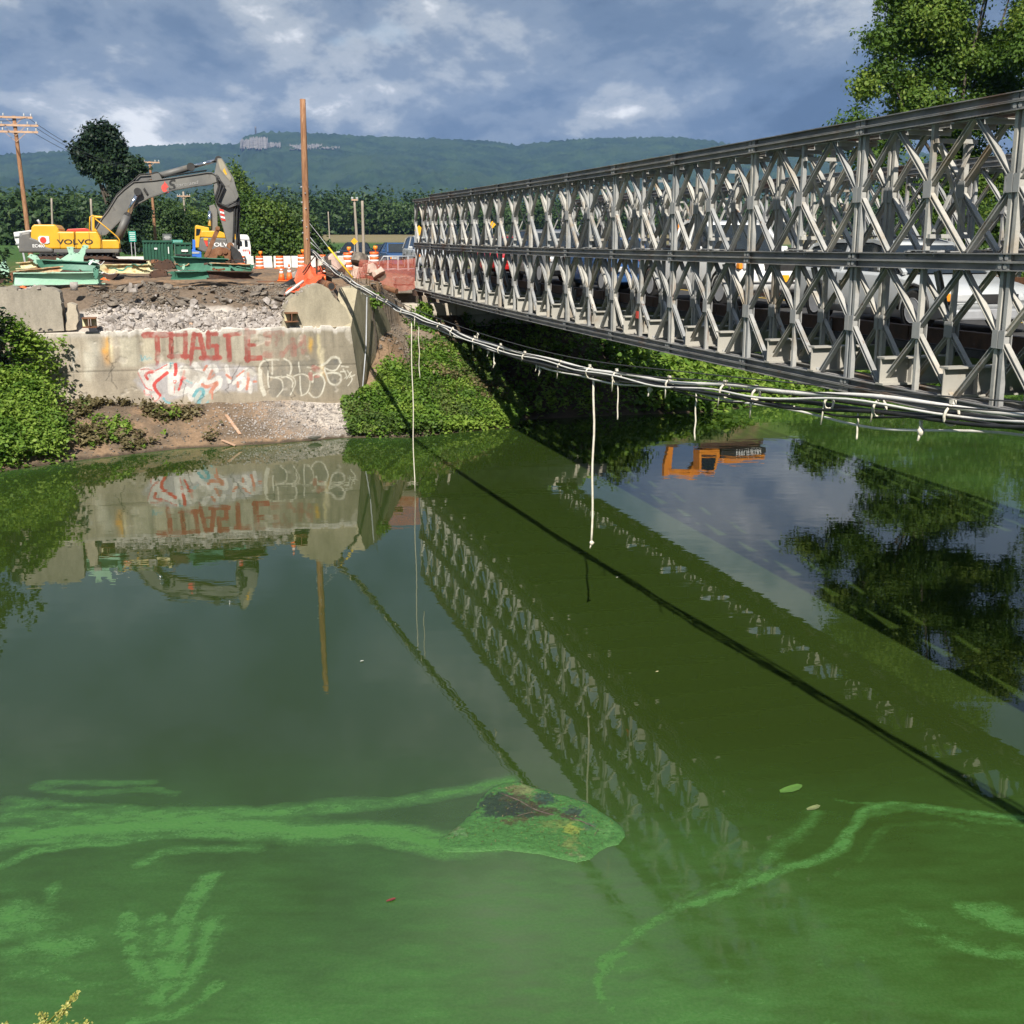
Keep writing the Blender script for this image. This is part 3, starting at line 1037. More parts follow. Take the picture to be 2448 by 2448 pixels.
# x positions of the four trusses, measured from the outer face on our side
TRX = [0.10, 0.56, 5.95, 6.41]
for bay in range(NB):
    l0, l1 = bay * BAY, (bay + 1) * BAY
    z0, z1 = mid_z(l0), mid_z(l1)
    pitch = math.atan2(z0 - z1, BAY)
    for st_ in (0, 1):
        zb = z0 - PH if st_ == 0 else z0
        for ti, x in enumerate(TRX):
            if ti == 0:
                p = link('truss_panel', None, bridge, (x, -l0, zb), (pitch, 0, 0))
                p.empty_display_size = .1
                for zz in (0.0, PH - CH):
                    link('chord', me_chord, p, (0, 0, zz))
                for d_ in me_diag:
                    link('diagonal', d_, p)
                for a_, b_ in zip(me_post, me_gus):
                    link('post', a_, p)
                    link('gusset_plate', b_, p)
                for zz in (zc0, zc1):
                    link('pin', me_pins, p, (0, -.045, zz))
                    link('pin', me_pins, p, (0, -BAY + .045, zz))
            else:
                link('truss_panel', me_panel, bridge, (x, -l0, zb), (pitch, 0, 0))
    if bay >= 1:
        for ti, x in enumerate(TRX):
            link('reinforcing_chord', me_chord, bridge, (x, -l0, z0 + PH + .004), (pitch, 0, 0))
            link('reinforcing_chord', me_chord, bridge, (x, -l0, z0 - PH - CH - .004), (pitch, 0, 0))

# cross beams, deck, kerbs, guide rail, bracing
mb = MB()
TD = 0.36
xa, xb = -0.02, 6.55
mb.box(((xa + xb) / 2, 0, TD / 2), (xb - xa, 0.014, TD - .04))
for zz in (0.012, TD - .012):
    mb.box(((xa + xb) / 2, 0, zz), (xb - xa, 0.17, 0.024))
for x in np.arange(.4, 6.4, 1.2):
    mb.box((x, -.05, TD / 2), (.014, .07, TD - .05))
    mb.box((x, .05, TD / 2), (.014, .07, TD - .05))
me_tr = mb.mesh('transom', M['transom'])
mb = MB()
for e in (0, 1):
    x0, x1 = (0.62, 0.98) if e == 0 else (5.89, 5.53)
    ibar(mb, (x0, 0, PH * .86), (x1, 0, TD - .02), .07, .07, (0, 1, 0), .012)
    mb.add([(x1 - .14, -.012, TD + .0), (x1 + .14, -.012, TD), (x1, -.012, TD + .30), (x1 - .14, .012, TD), (x1 + .14, .012, TD), (x1, .012, TD + .30)],
           [(0, 1, 2), (5, 4, 3), (0, 3, 4, 1), (1, 4, 5, 2), (2, 5, 3, 0)])
me_raker = mb.mesh('raker', M['galv'])
mb = MB()
for y in (-.30, .30):
    mb.box((0, y, 0), (.62, .06, .012))
    mb.box((0, y + .03, -.03), (.62, .008, .06))
for x in (-.23, .23):
    mb.box((x, 0, .012), (.07, .66, .012))
me_brace = mb.mesh('bracing_frame', M['galv'])
mb = MB()
for z in (-.55, .55):
    mb.box((0, 0, z), (.56, .05, .05))
for e in (-1, 1):
    mb.bar((-.22, 0, -.5 * e), (.22, 0, .5 * e), .012, .06, (0, 1, 0))
me_xbrace = mb.mesh('bracing_frame', M['galv'])
for bay in range(NB):
    l0 = bay * BAY
    for h in (0.30, 0.73):
        l = l0 + h * BAY
        zt = mid_z(l) - PH + CH + .006
        link('transom', me_tr, bridge, (0, -l, zt))
        if h == .30:
            link('raker', me_raker, bridge, (0, -l - .14, zt))
    for tx in (0.33, 6.18):
        l = l0 + BAY * .5
        for off in (-.72, .72):
            link('bracing_frame', me_brace, bridge, (tx, -l - off, mid_z(l) + PH - .10 - .02))
        link('bracing_frame', me_brace, bridge, (tx, -l, mid_z(l) + .11))
        link('bracing_frame', me_xbrace, bridge, (tx, -l0 - BAY * .5 - .10, mid_z(l) + PH * .5))
    # deck unit
    za, zb = mid_z(l0) - PH + CH + .01 + TD, mid_z(l0 + BAY) - PH + CH + .01 + TD
    mb = MB()
    x0, x1 = 0.98, 5.53
    n = 1
    y0, y1 = -l0 - .004, -l0 - BAY + .004
    vs = [(x0, y0, za), (x1, y0, za), (x1, y1, zb), (x0, y1, zb)]
    th = .10
    mb.add(vs + [(a, b, c + th) for a, b, c in vs], [(0, 3, 2, 1), (4, 5, 6, 7), (0, 1, 5, 4), (1, 2, 6, 5), (2, 3, 7, 6), (3, 0, 4, 7)])
    mb.build('deck_unit', M['deck'], bridge)
    mb = MB()
    for x in (1.3, 5.2):
        mb = MB()
        mb.add([(x - .06, y0, za + th + .004), (x + .06, y0, za + th + .004), (x + .06, y1, zb + th + .004), (x - .06, y1, zb + th + .004)], [(0, 1, 2, 3)])
        mb.build('edge_line', M['yellow_line'], bridge)
    mb = MB()
    for x in (1.05, 5.46):
        MB().bar((x, y0 - .01, za + th + .12), (x, y1 + .01, zb + th + .12), .12, .20).build('kerb', M['rust_dark'], bridge)
    mb = MB()
    mb.bar((5.50, y0 - .01, za + th + .60), (5.50, y1 + .01, zb + th + .60), .08, .30)
    for f in (.2, .7):
        mb.box((5.58, y0 + (y1 - y0) * f, za + th + .38), (.10, .12, .72))
    mb.build('guide_rail', M['rust'], bridge)
# bearings under the far end
for x in (0.10, 0.56, 5.95, 6.41):
    MB().box((x, -.25, mid_z(0) - PH - .10), (.34, .45, .19)).build('bearing', M['rust_dark'], bridge)
# red painted mark on one post
MB().box((0.022, -(7.5 * BAY + .0), mid_z(7.5 * BAY) - PH + .52), (.012, .12, .14)).build('paint_mark', M['red'], bridge)
# ================================================================== old concrete abutment with graffiti
m_conc, nt, N, L, B = newmat('weathered_abutment_concrete')
_a = N.new('ShaderNodeAttribute')
_a.attribute_name = 'Col'
_pos = N.new('ShaderNodeNewGeometry').outputs['Position']
_k = ramp(nt, noise_node(nt, vscale(nt, _pos, (2.2, 2.2, .8)), 1.6, 8.0, 0.65), [(0.28, 0.72), (0.72, 1.16)])
_k2 = ramp(nt, noise_node(nt, _pos, 26.0, 5.0, 0.6), [(0.3, 0.88), (0.7, 1.08)])
L.new(mix(nt, 1.0, mix(nt, 1.0, _a.outputs['Color'], _k, 'MULTIPLY'), _k2, 'MULTIPLY'), B.inputs['Base Color'])
B.inputs['Roughness'].default_value = 0.92
B.inputs['Specular IOR Level'].default_value = 0.2
_b = N.new('ShaderNodeBump')
_b.inputs['Strength'].default_value = 0.35
_b.inputs['Distance'].default_value = 0.03
L.new(noise_node(nt, _pos, 14.0, 8.0, 0.65), _b.inputs['Height'])
L.new(_b.outputs[0], B.inputs['Normal'])

abut = thing('old_abutment', 'broken concrete abutment wall of the old bridge covered with faded graffiti', 'wall', (0, WALL_S, 0))
C0 = np.array([0.375, 0.325, 0.255])


def wl_px(x, y):
    t, s, z = pix(x, y, WALL_S)
    return t, z


# front wall as a fine sheet with thickness; top edge broken, right corner leaning in
ft = np.arange(-5.6, 5.70, .022)
nz = 150
tops = 3.22 + (fbm(ft * 1.7, ft * 0, 4, 5) - .5) * .22 - .07 * sstep(.55, .65, fbm(ft * 6, ft * 0, 3, 6))
tops = np.where(ft < -2.3, 3.20, tops)
FV = []
FC = []
for j in range(nz + 1):
    f = j / nz
    z = -0.3 + (tops + .3) * f
    tr = ft.copy()
    right = 5.50 - 0.115 * np.clip(z, 0, 4)              # battered right corner
    tr = np.minimum(tr, right + (ft - 5.64) * .001)
    y = (fbm(ft * 1.2, z * 1.2, 3, 7) - .5) * .02 + (fbm(ft * 7, z * 7, 3, 17) - .5) * .008 + .012 * np.exp(-((z - 2.04) / .02) ** 2)
    FV.append(np.stack([tr, y, z], -1))
    col = np.broadcast_to(C0, (len(ft), 3)).copy()
    n_a = fbm(ft * .9, z * .5, 4, 8)
    col = col * (0.80 + .42 * n_a)[:, None]
    streaks = fbm(ft * 3.6, z * .22, 4, 9)
    col = col * (1 - .22 * sstep(.52, .70, streaks) * sstep(.6, 2.8, z))[:, None]
    # greyer right third with a greenish cast
    kR = sstep(2.3, 4.0, ft)
    col = col * (1 - kR[:, None] * np.array([.26, .25, .27]))
    kL = np.exp(-((ft + 2.7) / .9) ** 2)
    col = col * (1 + .12 * kL[:, None])
    # painted-over pale squares beside the red letters
    for (x0, y0, x1, y1, cc, am) in ((285, 808, 335, 876, (.52, .48, .38), .7), (335, 812, 372, 868, (.53, .48, .36), .5), (552, 790, 600, 862, (.47, .44, .36), .4)):
        a0, b0 = wl_px(x0, y0)
        a1, b1 = wl_px(x1, y1)
        k = sstep(a0 - .05, a0 + .05, ft) * (1 - sstep(a1 - .05, a1 + .05, ft)) * sstep(b1 - .05, b1 + .05, z) * (1 - sstep(b0 - .05, b0 + .05, z))
        col = blend(col, np.array(cc), k * am)
    # efflorescence and rust runs
    for (x, y0, y1, w, cc, am) in ((207, 840, 908, .13, (.62, .58, .48), .85), (222, 812, 880, .16, (.52, .50, .43), .6), (256, 803, 868, .12, (.62, .36, .12), .85),
                                   (262, 800, 860, .05, (.70, .62, .42), .8), (250, 835, 868, .07, (.62, .30, .06), .8), (215, 800, 818, .25, (.26, .235, .19), .7),
                                   (245, 845, 915, .22, (.27, .235, .19), .55), (742, 808, 838, .07, (.60, .36, .08), .9), (762, 800, 850, .05, (.58, .50, .30), .9),
                                   (767, 835, 905, .07, (.66, .58, .40), .85), (776, 880, 905, .03, (.5, .3, .12), .7), (171, 835, 880, .04, (.64, .61, .55), .6),
                                   (181, 838, 850, .05, (.66, .63, .57), .7), (166, 800, 925, .015, (.2, .18, .15), .7)):
        a, b0 = wl_px(x, y0)
        _, b1 = wl_px(x, y1)
        wob = (fbm(ft * 0 + z * 2.0, z * 3 + x, 3, 12) - .5) * .16
        k = np.exp(-((ft - a + wob) / w) ** 2) * (1 - sstep(b0 - .1, b0 + .1, z)) * sstep(b1 - .2, b1 + .2, z)
        k = k * (0.35 + .9 * fbm(ft * 9, z * 2, 3, 13))
        col = blend(col, np.array(cc), np.clip(k * am * 1.2, 0, 1))
    # freshly broken top edge and damp foot
    col = blend(col, np.array([.56, .52, .47]), sstep(-.20, -.06, z - tops) * (.5 + .5 * (ft > -2.3)))
    col = blend(col, np.array([.30, .24, .17]), (1 - sstep(.7, 1.25, z)) * .55)
    # horizontal pour joint
    col = col * (1 - .35 * np.exp(-((z - 2.04) / .022) ** 2))[:, None]
    FC.append(col)
FV = np.array(FV)
FC = np.array(FC)
# ------------------------------------------------------------------ graffiti sprayed on the wall: flat paint, kept in the wall's colour
PA = {'red': (.33, .085, .07), 'dullred': (.34, .16, .13), 'white': (.68, .65, .61), 'scarlet': (.56, .07, .06), 'lilac': (.47, .45, .47), 'teal': (.15, .36, .40), 'pale_teal': (.45, .54, .52),
      'pink': (.58, .42, .37), 'grey': (.19, .18, .155), 'outline': (.62, .59, .50), 'dgrey': (.11, .115, .12), 'salmon': (.56, .22, .15)}
FT, FZ = FV[:, :, 0], FV[:, :, 2]
W1 = fbm(FT * 3.0, FZ * 3.0, 4, 41)
W2 = fbm(FT * 11, FZ * 11, 3, 42)
WOBX = (fbm(FT * 6, FZ * 6, 3, 43) - .5) * .05
WOBZ = (fbm(FT * 6, FZ * 6, 3, 44) - .5) * .05


def wear(amount):
    """paint survives where the weathering noise is low"""
    return 1 - amount * sstep(.46, .66, .6 * W1 + .4 * W2)


def lay(color, k, am):
    FC[:] = blend(FC, np.array(PA[color]), np.clip(k * am, 0, 1))


def strokes(name, color, lines, layer, K, am=.95, worn=.45, soft=.006):
    for w, pts in lines:
        q = [wl_px(*K(x, y)) for x, y in pts]
        if len(q) > 2:
            sm = []
            for i in range(len(q) - 1):
                p0, p1, p2, p3 = [np.array(v) for v in (q[max(i - 1, 0)], q[i], q[i + 1], q[min(i + 2, len(q) - 1)])]
                for k in range(4):
                    u = k / 4
                    sm.append(0.5 * ((2 * p1) + (p2 - p0) * u + (2 * p0 - 5 * p1 + 4 * p2 - p3) * u * u + (3 * p1 - p0 - 3 * p2 + p3) * u ** 3))
            sm.append(np.array(q[-1]))
            q = sm
        hw = max(w * K.unit / 2, .013)
        xs_, zs_ = [p[0] for p in q], [p[1] for p in q]
        m_ = (FT > min(xs_) - hw - .1) & (FT < max(xs_) + hw + .1) & (FZ > min(zs_) - hw - .1) & (FZ < max(zs_) + hw + .1)
        if not m_.any():
            continue
        X_, Z_ = FT[m_] + WOBX[m_] * .5, FZ[m_] + WOBZ[m_] * .5
        best = np.full(X_.shape, 9.)
        for a, b_ in zip(q[:-1], q[1:]):
            ex_, ey_ = b_[0] - a[0], b_[1] - a[1]
            u = np.clip(((X_ - a[0]) * ex_ + (Z_ - a[1]) * ey_) / (ex_ * ex_ + ey_ * ey_ + 1e-9), 0, 1)
            best = np.minimum(best, np.hypot(X_ - a[0] - u * ex_, Z_ - a[1] - u * ey_))
        kk_ = np.zeros(FT.shape)
        kk_[m_] = 1 - sstep(hw - soft * .5, hw + soft, best)
        lay(color, kk_ * wear(worn), am)


def fills(name, color, polys, layer, K, am=.6, worn=.8, soft=.05):
    for poly in polys:
        q = np.array([wl_px(*K(x, y)) for x, y in poly])
        lo, hi = q.min(0) - .15, q.max(0) + .15
        m_ = (FT > lo[0]) & (FT < hi[0]) & (FZ > lo[1]) & (FZ < hi[1])
        if not m_.any():
            continue
        X_, Z_ = FT[m_] + WOBX[m_] * 2, FZ[m_] + WOBZ[m_] * 2
        ins = np.zeros(X_.shape, bool)
        dm = np.full(X_.shape, 9.)
        n = len(q)
        for i in range(n):
            (x0, y0), (x1, y1) = q[i], q[(i + 1) % n]
            ins ^= ((y0 > Z_) != (y1 > Z_)) & (X_ < (x1 - x0) * (Z_ - y0) / (y1 - y0 + 1e-12) + x0)
            ex_, ey_ = x1 - x0, y1 - y0
            u = np.clip(((X_ - x0) * ex_ + (Z_ - y0) * ey_) / (ex_ * ex_ + ey_ * ey_ + 1e-12), 0, 1)
            dm = np.minimum(dm, np.hypot(X_ - x0 - u * ex_, Z_ - y0 - u * ey_))
        kk_ = np.zeros(FT.shape)
        kk_[m_] = sstep(-soft, soft, np.where(ins, dm, -dm))
        lay(color, kk_ * wear(worn), am)

def ell(cx, cy, rx, ry, n=20, rot=0.0):
    out = []
    for i in range(n):
        a = 2 * math.pi * i / n
        x, y = rx * math.cos(a), ry * math.sin(a)
        out.append((cx + x * math.cos(rot) - y * math.sin(rot), cy + x * math.sin(rot) + y * math.cos(rot)))
    return out


def zoom(x0, y0, sc):
    def K(x, y):
        return x0 + x / sc, y0 + y / sc
    a, b = wl_px(*K(0, 900)), wl_px(*K(100, 900))
    K.unit = (b[0] - a[0]) / 100
    return K


KA, KB = zoom(0, 640, 3.864), zoom(450, 640, 3.864)
KC, KD = zoom(300, 830, 6.0375), zoom(580, 780, 6.0375)
strokes('graffiti_lettering', 'red', [
    (62, [(1335, 622), (1535, 622)]), (50, [(1450, 650), (1458, 760), (1452, 850)]), (30, [(1455, 840), (1450, 900)]),
    (46, [(1580, 600), (1585, 825)]), (46, [(1565, 818), (1735, 818)]), (46, [(1712, 600), (1712, 830)]),
    (44, [(1790, 610), (1765, 845)]), (36, [(1790, 620), (1850, 620)]), (50, [(1845, 620), (1895, 840)]), (30, [(1780, 740), (1860, 745)]), (22, [(1765, 840), (1760, 900)])], 1, KA)
strokes('graffiti_lettering', 'red', [(34, [(1575, 622), (1720, 618)])], 1, KA, .9, .35)
strokes('graffiti_lettering', 'red', [
    (40, [(262, 612), (180, 612)]), (44, [(188, 600), (188, 735)]), (36, [(180, 722), (270, 722)]), (44, [(262, 720), (270, 840)]), (46, [(120, 832), (290, 832)]),
    (40, [(340, 625), (480, 608)]), (44, [(368, 630), (382, 850)]),
    (56, [(545, 585), (550, 850)]), (40, [(540, 600), (610, 596)]), (34, [(560, 712), (615, 712)]), (52, [(540, 838), (665, 834)])], 1, KB)
strokes('graffiti_lettering', 'dullred', [
    (70, [(725, 620), (860, 610)]), (60, [(745, 640), (735, 700)]), (40, [(840, 630), (800, 720)]), (70, [(720, 800), (860, 800)]), (36, [(890, 780), (930, 730)]),
    (60, [(965, 670), (975, 800)]), (60, [(1060, 640), (1070, 780)]), (40, [(980, 740), (1040, 700)])], 1, KB, .6, .9)
# wild-style piece
fills('graffiti_background', 'lilac', [[(130, 480), (330, 260), (640, 210), (900, 240), (1180, 190), (1500, 240), (1880, 300), (1900, 640), (1500, 640), (1250, 620), (930, 700), (560, 800), (420, 780), (250, 640)]], 1, KC, .8, .45, .09)
fills('graffiti_background', 'pale_teal', [[(960, 620), (1190, 590), (1240, 740), (1180, 890), (1060, 850), (980, 760)], [(200, 110), (390, 110), (400, 190), (220, 200)]], 2, KC)
strokes('graffiti_letter', 'white', [
    (95, [(230, 360), (280, 330), (370, 340), (400, 380)]), (130, [(270, 420), (330, 520), (370, 570)]), (110, [(360, 500), (520, 360), (640, 270)]), (100, [(650, 260), (655, 450), (660, 640)]),
    (80, [(740, 470), (770, 340), (850, 300), (890, 370)]), (85, [(700, 660), (790, 660), (900, 610)]), (80, [(300, 640), (310, 670)]), (95, [(420, 700), (430, 720)]),
    (90, [(1000, 250), (1080, 350), (1110, 440)]), (85, [(1110, 440), (1030, 560), (950, 660), (950, 740)]), (60, [(900, 480), (960, 500), (1010, 440)]),
    (80, [(1170, 470), (1180, 340), (1260, 270), (1310, 330)]), (90, [(1170, 500), (1240, 520), (1340, 450)]), (70, [(1260, 640), (1350, 560), (1370, 470)]),
    (60, [(1460, 280), (1480, 420), (1500, 500)]), (60, [(1560, 520), (1650, 440), (1720, 340)]), (70, [(1640, 600), (1720, 520), (1690, 460)]), (70, [(1760, 330), (1850, 380)]), (60, [(1800, 520), (1800, 640)])], 3, KC, .9, .35)
strokes('graffiti_shading', 'scarlet', [
    (40, [(400, 360), (330, 365), (290, 400), (320, 460)]), (46, [(600, 370), (520, 440), (430, 510), (420, 590), (500, 690)]), (50, [(720, 250), (730, 340), (715, 400)]),
    (34, [(850, 350), (830, 420), (800, 520), (770, 620)]), (30, [(800, 480), (860, 450)]), (10, [(700, 480), (730, 490), (715, 520), (690, 505), (700, 480)]), (8, [(710, 570), (705, 660)]),
    (8, [(180, 370), (240, 480), (300, 590), (380, 620)]), (8, [(270, 620), (280, 680), (350, 690)]), (10, [(370, 690), (430, 780), (510, 690)]), (8, [(220, 330), (300, 310), (430, 340), (600, 250)])], 4, KC)
strokes('graffiti_shading', 'salmon', [
    (40, [(1250, 340), (1220, 400), (1200, 460)]), (30, [(1280, 400), (1220, 450)]), (36, [(1130, 330), (1170, 270)]), (50, [(1110, 540), (1180, 570), (1320, 510)]), (56, [(1320, 530), (1260, 600), (1230, 650)]),
    (24, [(1250, 660), (1250, 740)]), (40, [(1460, 400), (1520, 450)]), (24, [(1610, 420), (1710, 340)]), (34, [(1620, 510), (1625, 570)]), (40, [(1770, 380), (1770, 480), (1750, 600)]), (34, [(1850, 500), (1880, 500)])], 4, KC)
strokes('graffiti_shading', 'teal', [
    (50, [(990, 700), (1040, 620), (1110, 610), (1120, 680), (1060, 790), (1075, 840)]), (16, [(1150, 840), (1200, 770), (1170, 880)]), (30, [(880, 480), (960, 520)]), (14, [(640, 220), (655, 290)]), (12, [(640, 230), (690, 235)]),
    (36, [(550, 740), (590, 790), (640, 800)]), (14, [(220, 120), (240, 190), (280, 130), (300, 180), (340, 150), (380, 170)])], 5, KC)
# grey bubble letters outlined in white
fills('graffiti_letter', 'grey', [
    [(275, 560), (330, 500), (480, 490), (620, 490), (690, 560), (690, 680), (640, 720), (560, 740), (460, 740), (380, 720), (340, 700), (300, 640)],
    ell(470, 890, 100, 150), ell(640, 880, 110, 150), [(700, 500), (900, 480), (960, 560), (960, 700), (700, 700)], ell(850, 850, 105, 155), ell(1075, 860, 100, 160),
    [(1185, 600), (1250, 490), (1330, 455), (1395, 500), (1390, 600), (1310, 640)], ell(1330, 765, 90, 85), ell(1010, 530, 70, 60)], 6, KD, .62, .55, .03)
fills('graffiti_letter', 'dgrey', [ell(1345, 500, 50, 40), ell(1365, 790, 40, 50)], 7, KD)
strokes('graffiti_outline', 'outline', [
    (22, [(300, 1000), (250, 850), (235, 650), (280, 520), (380, 485), (520, 485)]), (40, [(320, 980), (270, 820), (260, 640)]), (22, [(600, 470), (680, 520), (705, 600), (690, 690)]),
    (18, [(425, 510), (430, 690)]), (18, [(370, 640), (365, 760), (380, 880)]), (16, [(370, 720), (440, 740), (560, 720)]), (14, [(470, 740), (560, 780), (580, 900), (500, 1020)]), (16, [(560, 740), (640, 730), (720, 790), (720, 880)]),
    (14, [(640, 700), (740, 750), (760, 850), (690, 990)]), (16, [(805, 520), (825, 660)]), (16, [(825, 720), (835, 880), (848, 980)]), (14, [(740, 720), (840, 690), (940, 720), (970, 820), (930, 960), (840, 1000)]),
    (30, [(985, 650), (1000, 720), (1005, 800)]), (18, [(1000, 710), (1090, 690), (1160, 740), (1180, 850), (1120, 1000), (1020, 1020), (960, 960)]), (12, [(930, 590), (1000, 600), (1060, 560)]),
    (30, [(1140, 560), (1200, 530), (1290, 450), (1380, 460), (1410, 530)]), (18, [(1185, 600), (1280, 640), (1360, 620), (1400, 560)]), (24, [(1180, 620), (1210, 700), (1250, 800), (1330, 850), (1410, 800), (1410, 700), (1320, 670), (1220, 680)]),
    (12, [(1430, 580), (1530, 590)]), (14, [(1415, 660), (1480, 650)]), (14, [(1450, 620), (1500, 720), (1470, 750)]), (12, [(1510, 640), (1580, 760), (1520, 860)]), (12, [(1620, 700), (1540, 740)]), (12, [(1570, 660), (1500, 760)])], 8, KD, .9, .35, .012)
strokes('graffiti_shading', 'dullred', [(90, [(1030, 600), (1080, 620)]), (60, [(980, 680), (985, 760)]), (40, [(1050, 730), (1090, 720)])], 9, KD)
nq = len(ft)
back = FV[-1].copy()
back[:, 1] = 1.3
back2 = back.copy()
back2[:, 2] = -.3
# cracks, board marks and spalls in the old concrete
for z_ in np.arange(.5, 3.0, .42):
    FC *= (1 - .10 * np.exp(-((FZ + WOBZ * .25 - z_) / .012) ** 2))[..., None]
rc_ = random.Random(9)
for i_ in range(13):
    x_, z_ = rc_.uniform(-4.5, 5.0), rc_.uniform(.9, 3.1)
    for j_ in range(rc_.randint(5, 12)):
        nx_, nz_ = x_ + rc_.gauss(0, .07), z_ - rc_.uniform(.03, .14)
        ex_, ey_ = nx_ - x_, nz_ - z_
        m_ = (np.abs(FT - x_) < .4) & (np.abs(FZ - z_) < .4)
        u_ = np.clip(((FT[m_] - x_) * ex_ + (FZ[m_] - z_) * ey_) / (ex_ * ex_ + ey_ * ey_), 0, 1)
        dd_ = np.hypot(FT[m_] - x_ - u_ * ex_, FZ[m_] - z_ - u_ * ey_)
        FC[m_] *= (1 - .5 * np.exp(-(dd_ / .014) ** 2))[:, None]
        x_, z_ = nx_, nz_
sp_ = sstep(.64, .70, fbm(FT * 1.9, FZ * 1.9, 4, 46)) * sstep(.3, .6, FZ)
FC[:] = blend(FC, np.array([.44, .40, .34]), sp_ * .55)
FV[:, :, 1] += sp_ * .018
st_ = sstep(.60, .72, fbm(FT * 5.0, FZ * .35, 4, 47)) * sstep(-2.2, -.1, FZ - 3.2)
FC[:] = blend(FC, np.array([.17, .15, .12]), st_ * .40)
FV2 = np.concatenate([FV.reshape(-1, 3), back, back2])
FC2 = np.concatenate([FC.reshape(-1, 3), np.broadcast_to([.5, .46, .42], (nq, 3)), np.broadcast_to(C0, (nq, 3))])
ii = np.arange((nz + 1) * nq).reshape(nz + 1, nq)
fq = np.stack([ii[:-1, :-1], ii[:-1, 1:], ii[1:, 1:], ii[1:, :-1]], -1).reshape(-1, 4)
tb = np.arange(nq) + (nz + 1) * nq
top_q = np.stack([ii[-1, :-1], ii[-1, 1:], tb[1:], tb[:-1]], -1)
bk_q = np.stack([tb[:-1], tb[1:], tb[1:] + nq, tb[:-1] + nq], -1)
am = np_mesh('wall', FV2, np.concatenate([fq, top_q, bk_q]), m_conc)
set_attr(am, 'Col', FC2, 'FLOAT_COLOR')
link('wall', am, abut)


def conc_block(name, poly, y0, y1, rough_edges, seed, tone=1.0, parent=abut, cast=(1, 1, 1)):
    """upright slab: outline in (t, z), front at y0, subdivided by hand along the outline with chipped edges"""
    r = random.Random(seed)
    out = []
    for (a, b), ch in zip(zip(poly, poly[1:] + poly[:1]), rough_edges):
        n = max(1, int(math.hypot(b[0] - a[0], b[1] - a[1]) / .09)) if ch else 1
        for i in range(n):
            u = i / n
            q = [a[0] + (b[0] - a[0]) * u, a[1] + (b[1] - a[1]) * u]
            if ch and i:
                q[0] += r.uniform(-ch, ch)
                q[1] += r.uniform(-ch, ch)
            out.append(tuple(q))
    mbk = MB()
    mbk.prism(out, y0, y1)
    o = mbk.build(name, m_conc, parent)
    cols = np.broadcast_to(C0 * tone * np.array(cast), (len(o.data.vertices), 3))
    set_attr(o.data, 'Col', cols, 'FLOAT_COLOR')
    return o


def tz(x, y, s):
    t, _, z = pix(x, y, s)
    return (t, z)


# left stub above the wall
P = [tz(-40, 800, 37.0), tz(153, 791, 37.0), tz(150, 760, 37.0), tz(147, 722, 37.0), tz(143, 700, 37.0), tz(125, 690, 37.0), tz(95, 684, 37.0), tz(60, 692, 37.0), tz(10, 688, 37.0), tz(-40, 700, 37.0)]
conc_block('pier_stub', P, .2, 1.1, [0, 0, .02, .03, .05, .05, .05, .06, .06, 0], 3, .92, cast=(.94, .97, 1.02))
P2 = [tz(156, 790, 37.1), tz(183, 788, 37.1), tz(186, 760, 37.1), tz(182, 730, 37.1), tz(160, 726, 37.1)]
conc_block('pier_stub', P2, .35, 1.0, [.02, .03, .03, .04, .03], 4, 1.25)
# right stub, its left side broken off at a slant
P3 = [tz(672, 800, 37.0), tz(842, 778, 37.0), tz(826, 736, 37.0), tz(800, 712, 37.0), tz(786, 690, 37.0), tz(768, 680, 37.0), tz(742, 683, 37.0), tz(715, 700, 37.0), tz(697, 712, 37.0), tz(681, 742, 37.0)]
conc_block('pier_stub', P3, .2, 1.4, [.02, 0, 0, 0, .02, .04, .05, .05, .04, .04], 5, .98, cast=(.98, 1.0, .95))
# wing wall flaring back to the right
wv = []
for (x0, y0), (x1, y1) in (((5.40, 0.02), (6.95, 3.6)),):
    pass
mbk = MB()
wing = [((5.46, .03, -.3), (5.14, .03, 3.15)), ((6.0, 1.1, -.3), (5.55, 1.1, 4.38)), ((6.55, 2.35, .3), (6.15, 2.3, 4.40)), ((7.0, 3.5, 1.0), (6.75, 3.4, 3.55)), ((7.25, 4.2, 1.6), (7.1, 4.1, 3.0))]
vs = []
for a, b in wing:
    a, b = Vector(a), Vector(b)
    for f in np.linspace(0, 1, 9):
        vs.append(a.lerp(b, f))
nfr = len(vs)
vs += [Vector((q.x - .55, q.y + .25, q.z)) for q in vs]
fs = []
for i in range(len(wing) - 1):
    for j in range(8):
        a = i * 9 + j
        fs.append((a, a + 9, a + 10, a + 1))
        fs.append((a + nfr, a + 1 + nfr, a + 10 + nfr, a + 9 + nfr))
    a = i * 9 + 8
    fs.append((a, a + 9, a + 9 + nfr, a + nfr))
mbk.add(vs, fs)
ow = mbk.build('wing_wall', m_conc, abut)
wc = np.array([C0 * (.80 + .25 * (v.co.z > 2.6)) * np.array([.98, 1.0, .9]) for v in ow.data.vertices])
set_attr(ow.data, 'Col', wc, 'FLOAT_COLOR')
# cut-off beam ends left on the seat
for (x, y, nm) in ((215, 770, 0), (695, 757, 1)):
    t, s, z = pix(x, y, 37.0)
    mbk = MB()
    w, h = .40, .26
    mbk.box((t, .05, z), (.02, .5, h))
    mbk.box((t, .05, z + h / 2), (w, .5, .03))
    mbk.box((t, .05, z - h / 2), (w, .5, .03))
    for e in (-1, 1):
        mbk.box((t + e * .12, .06, z), (.16, .02, h - .03), mi=1)
    mbk.build('girder_stub', [M['rust'], M['cream_rust']], abut)

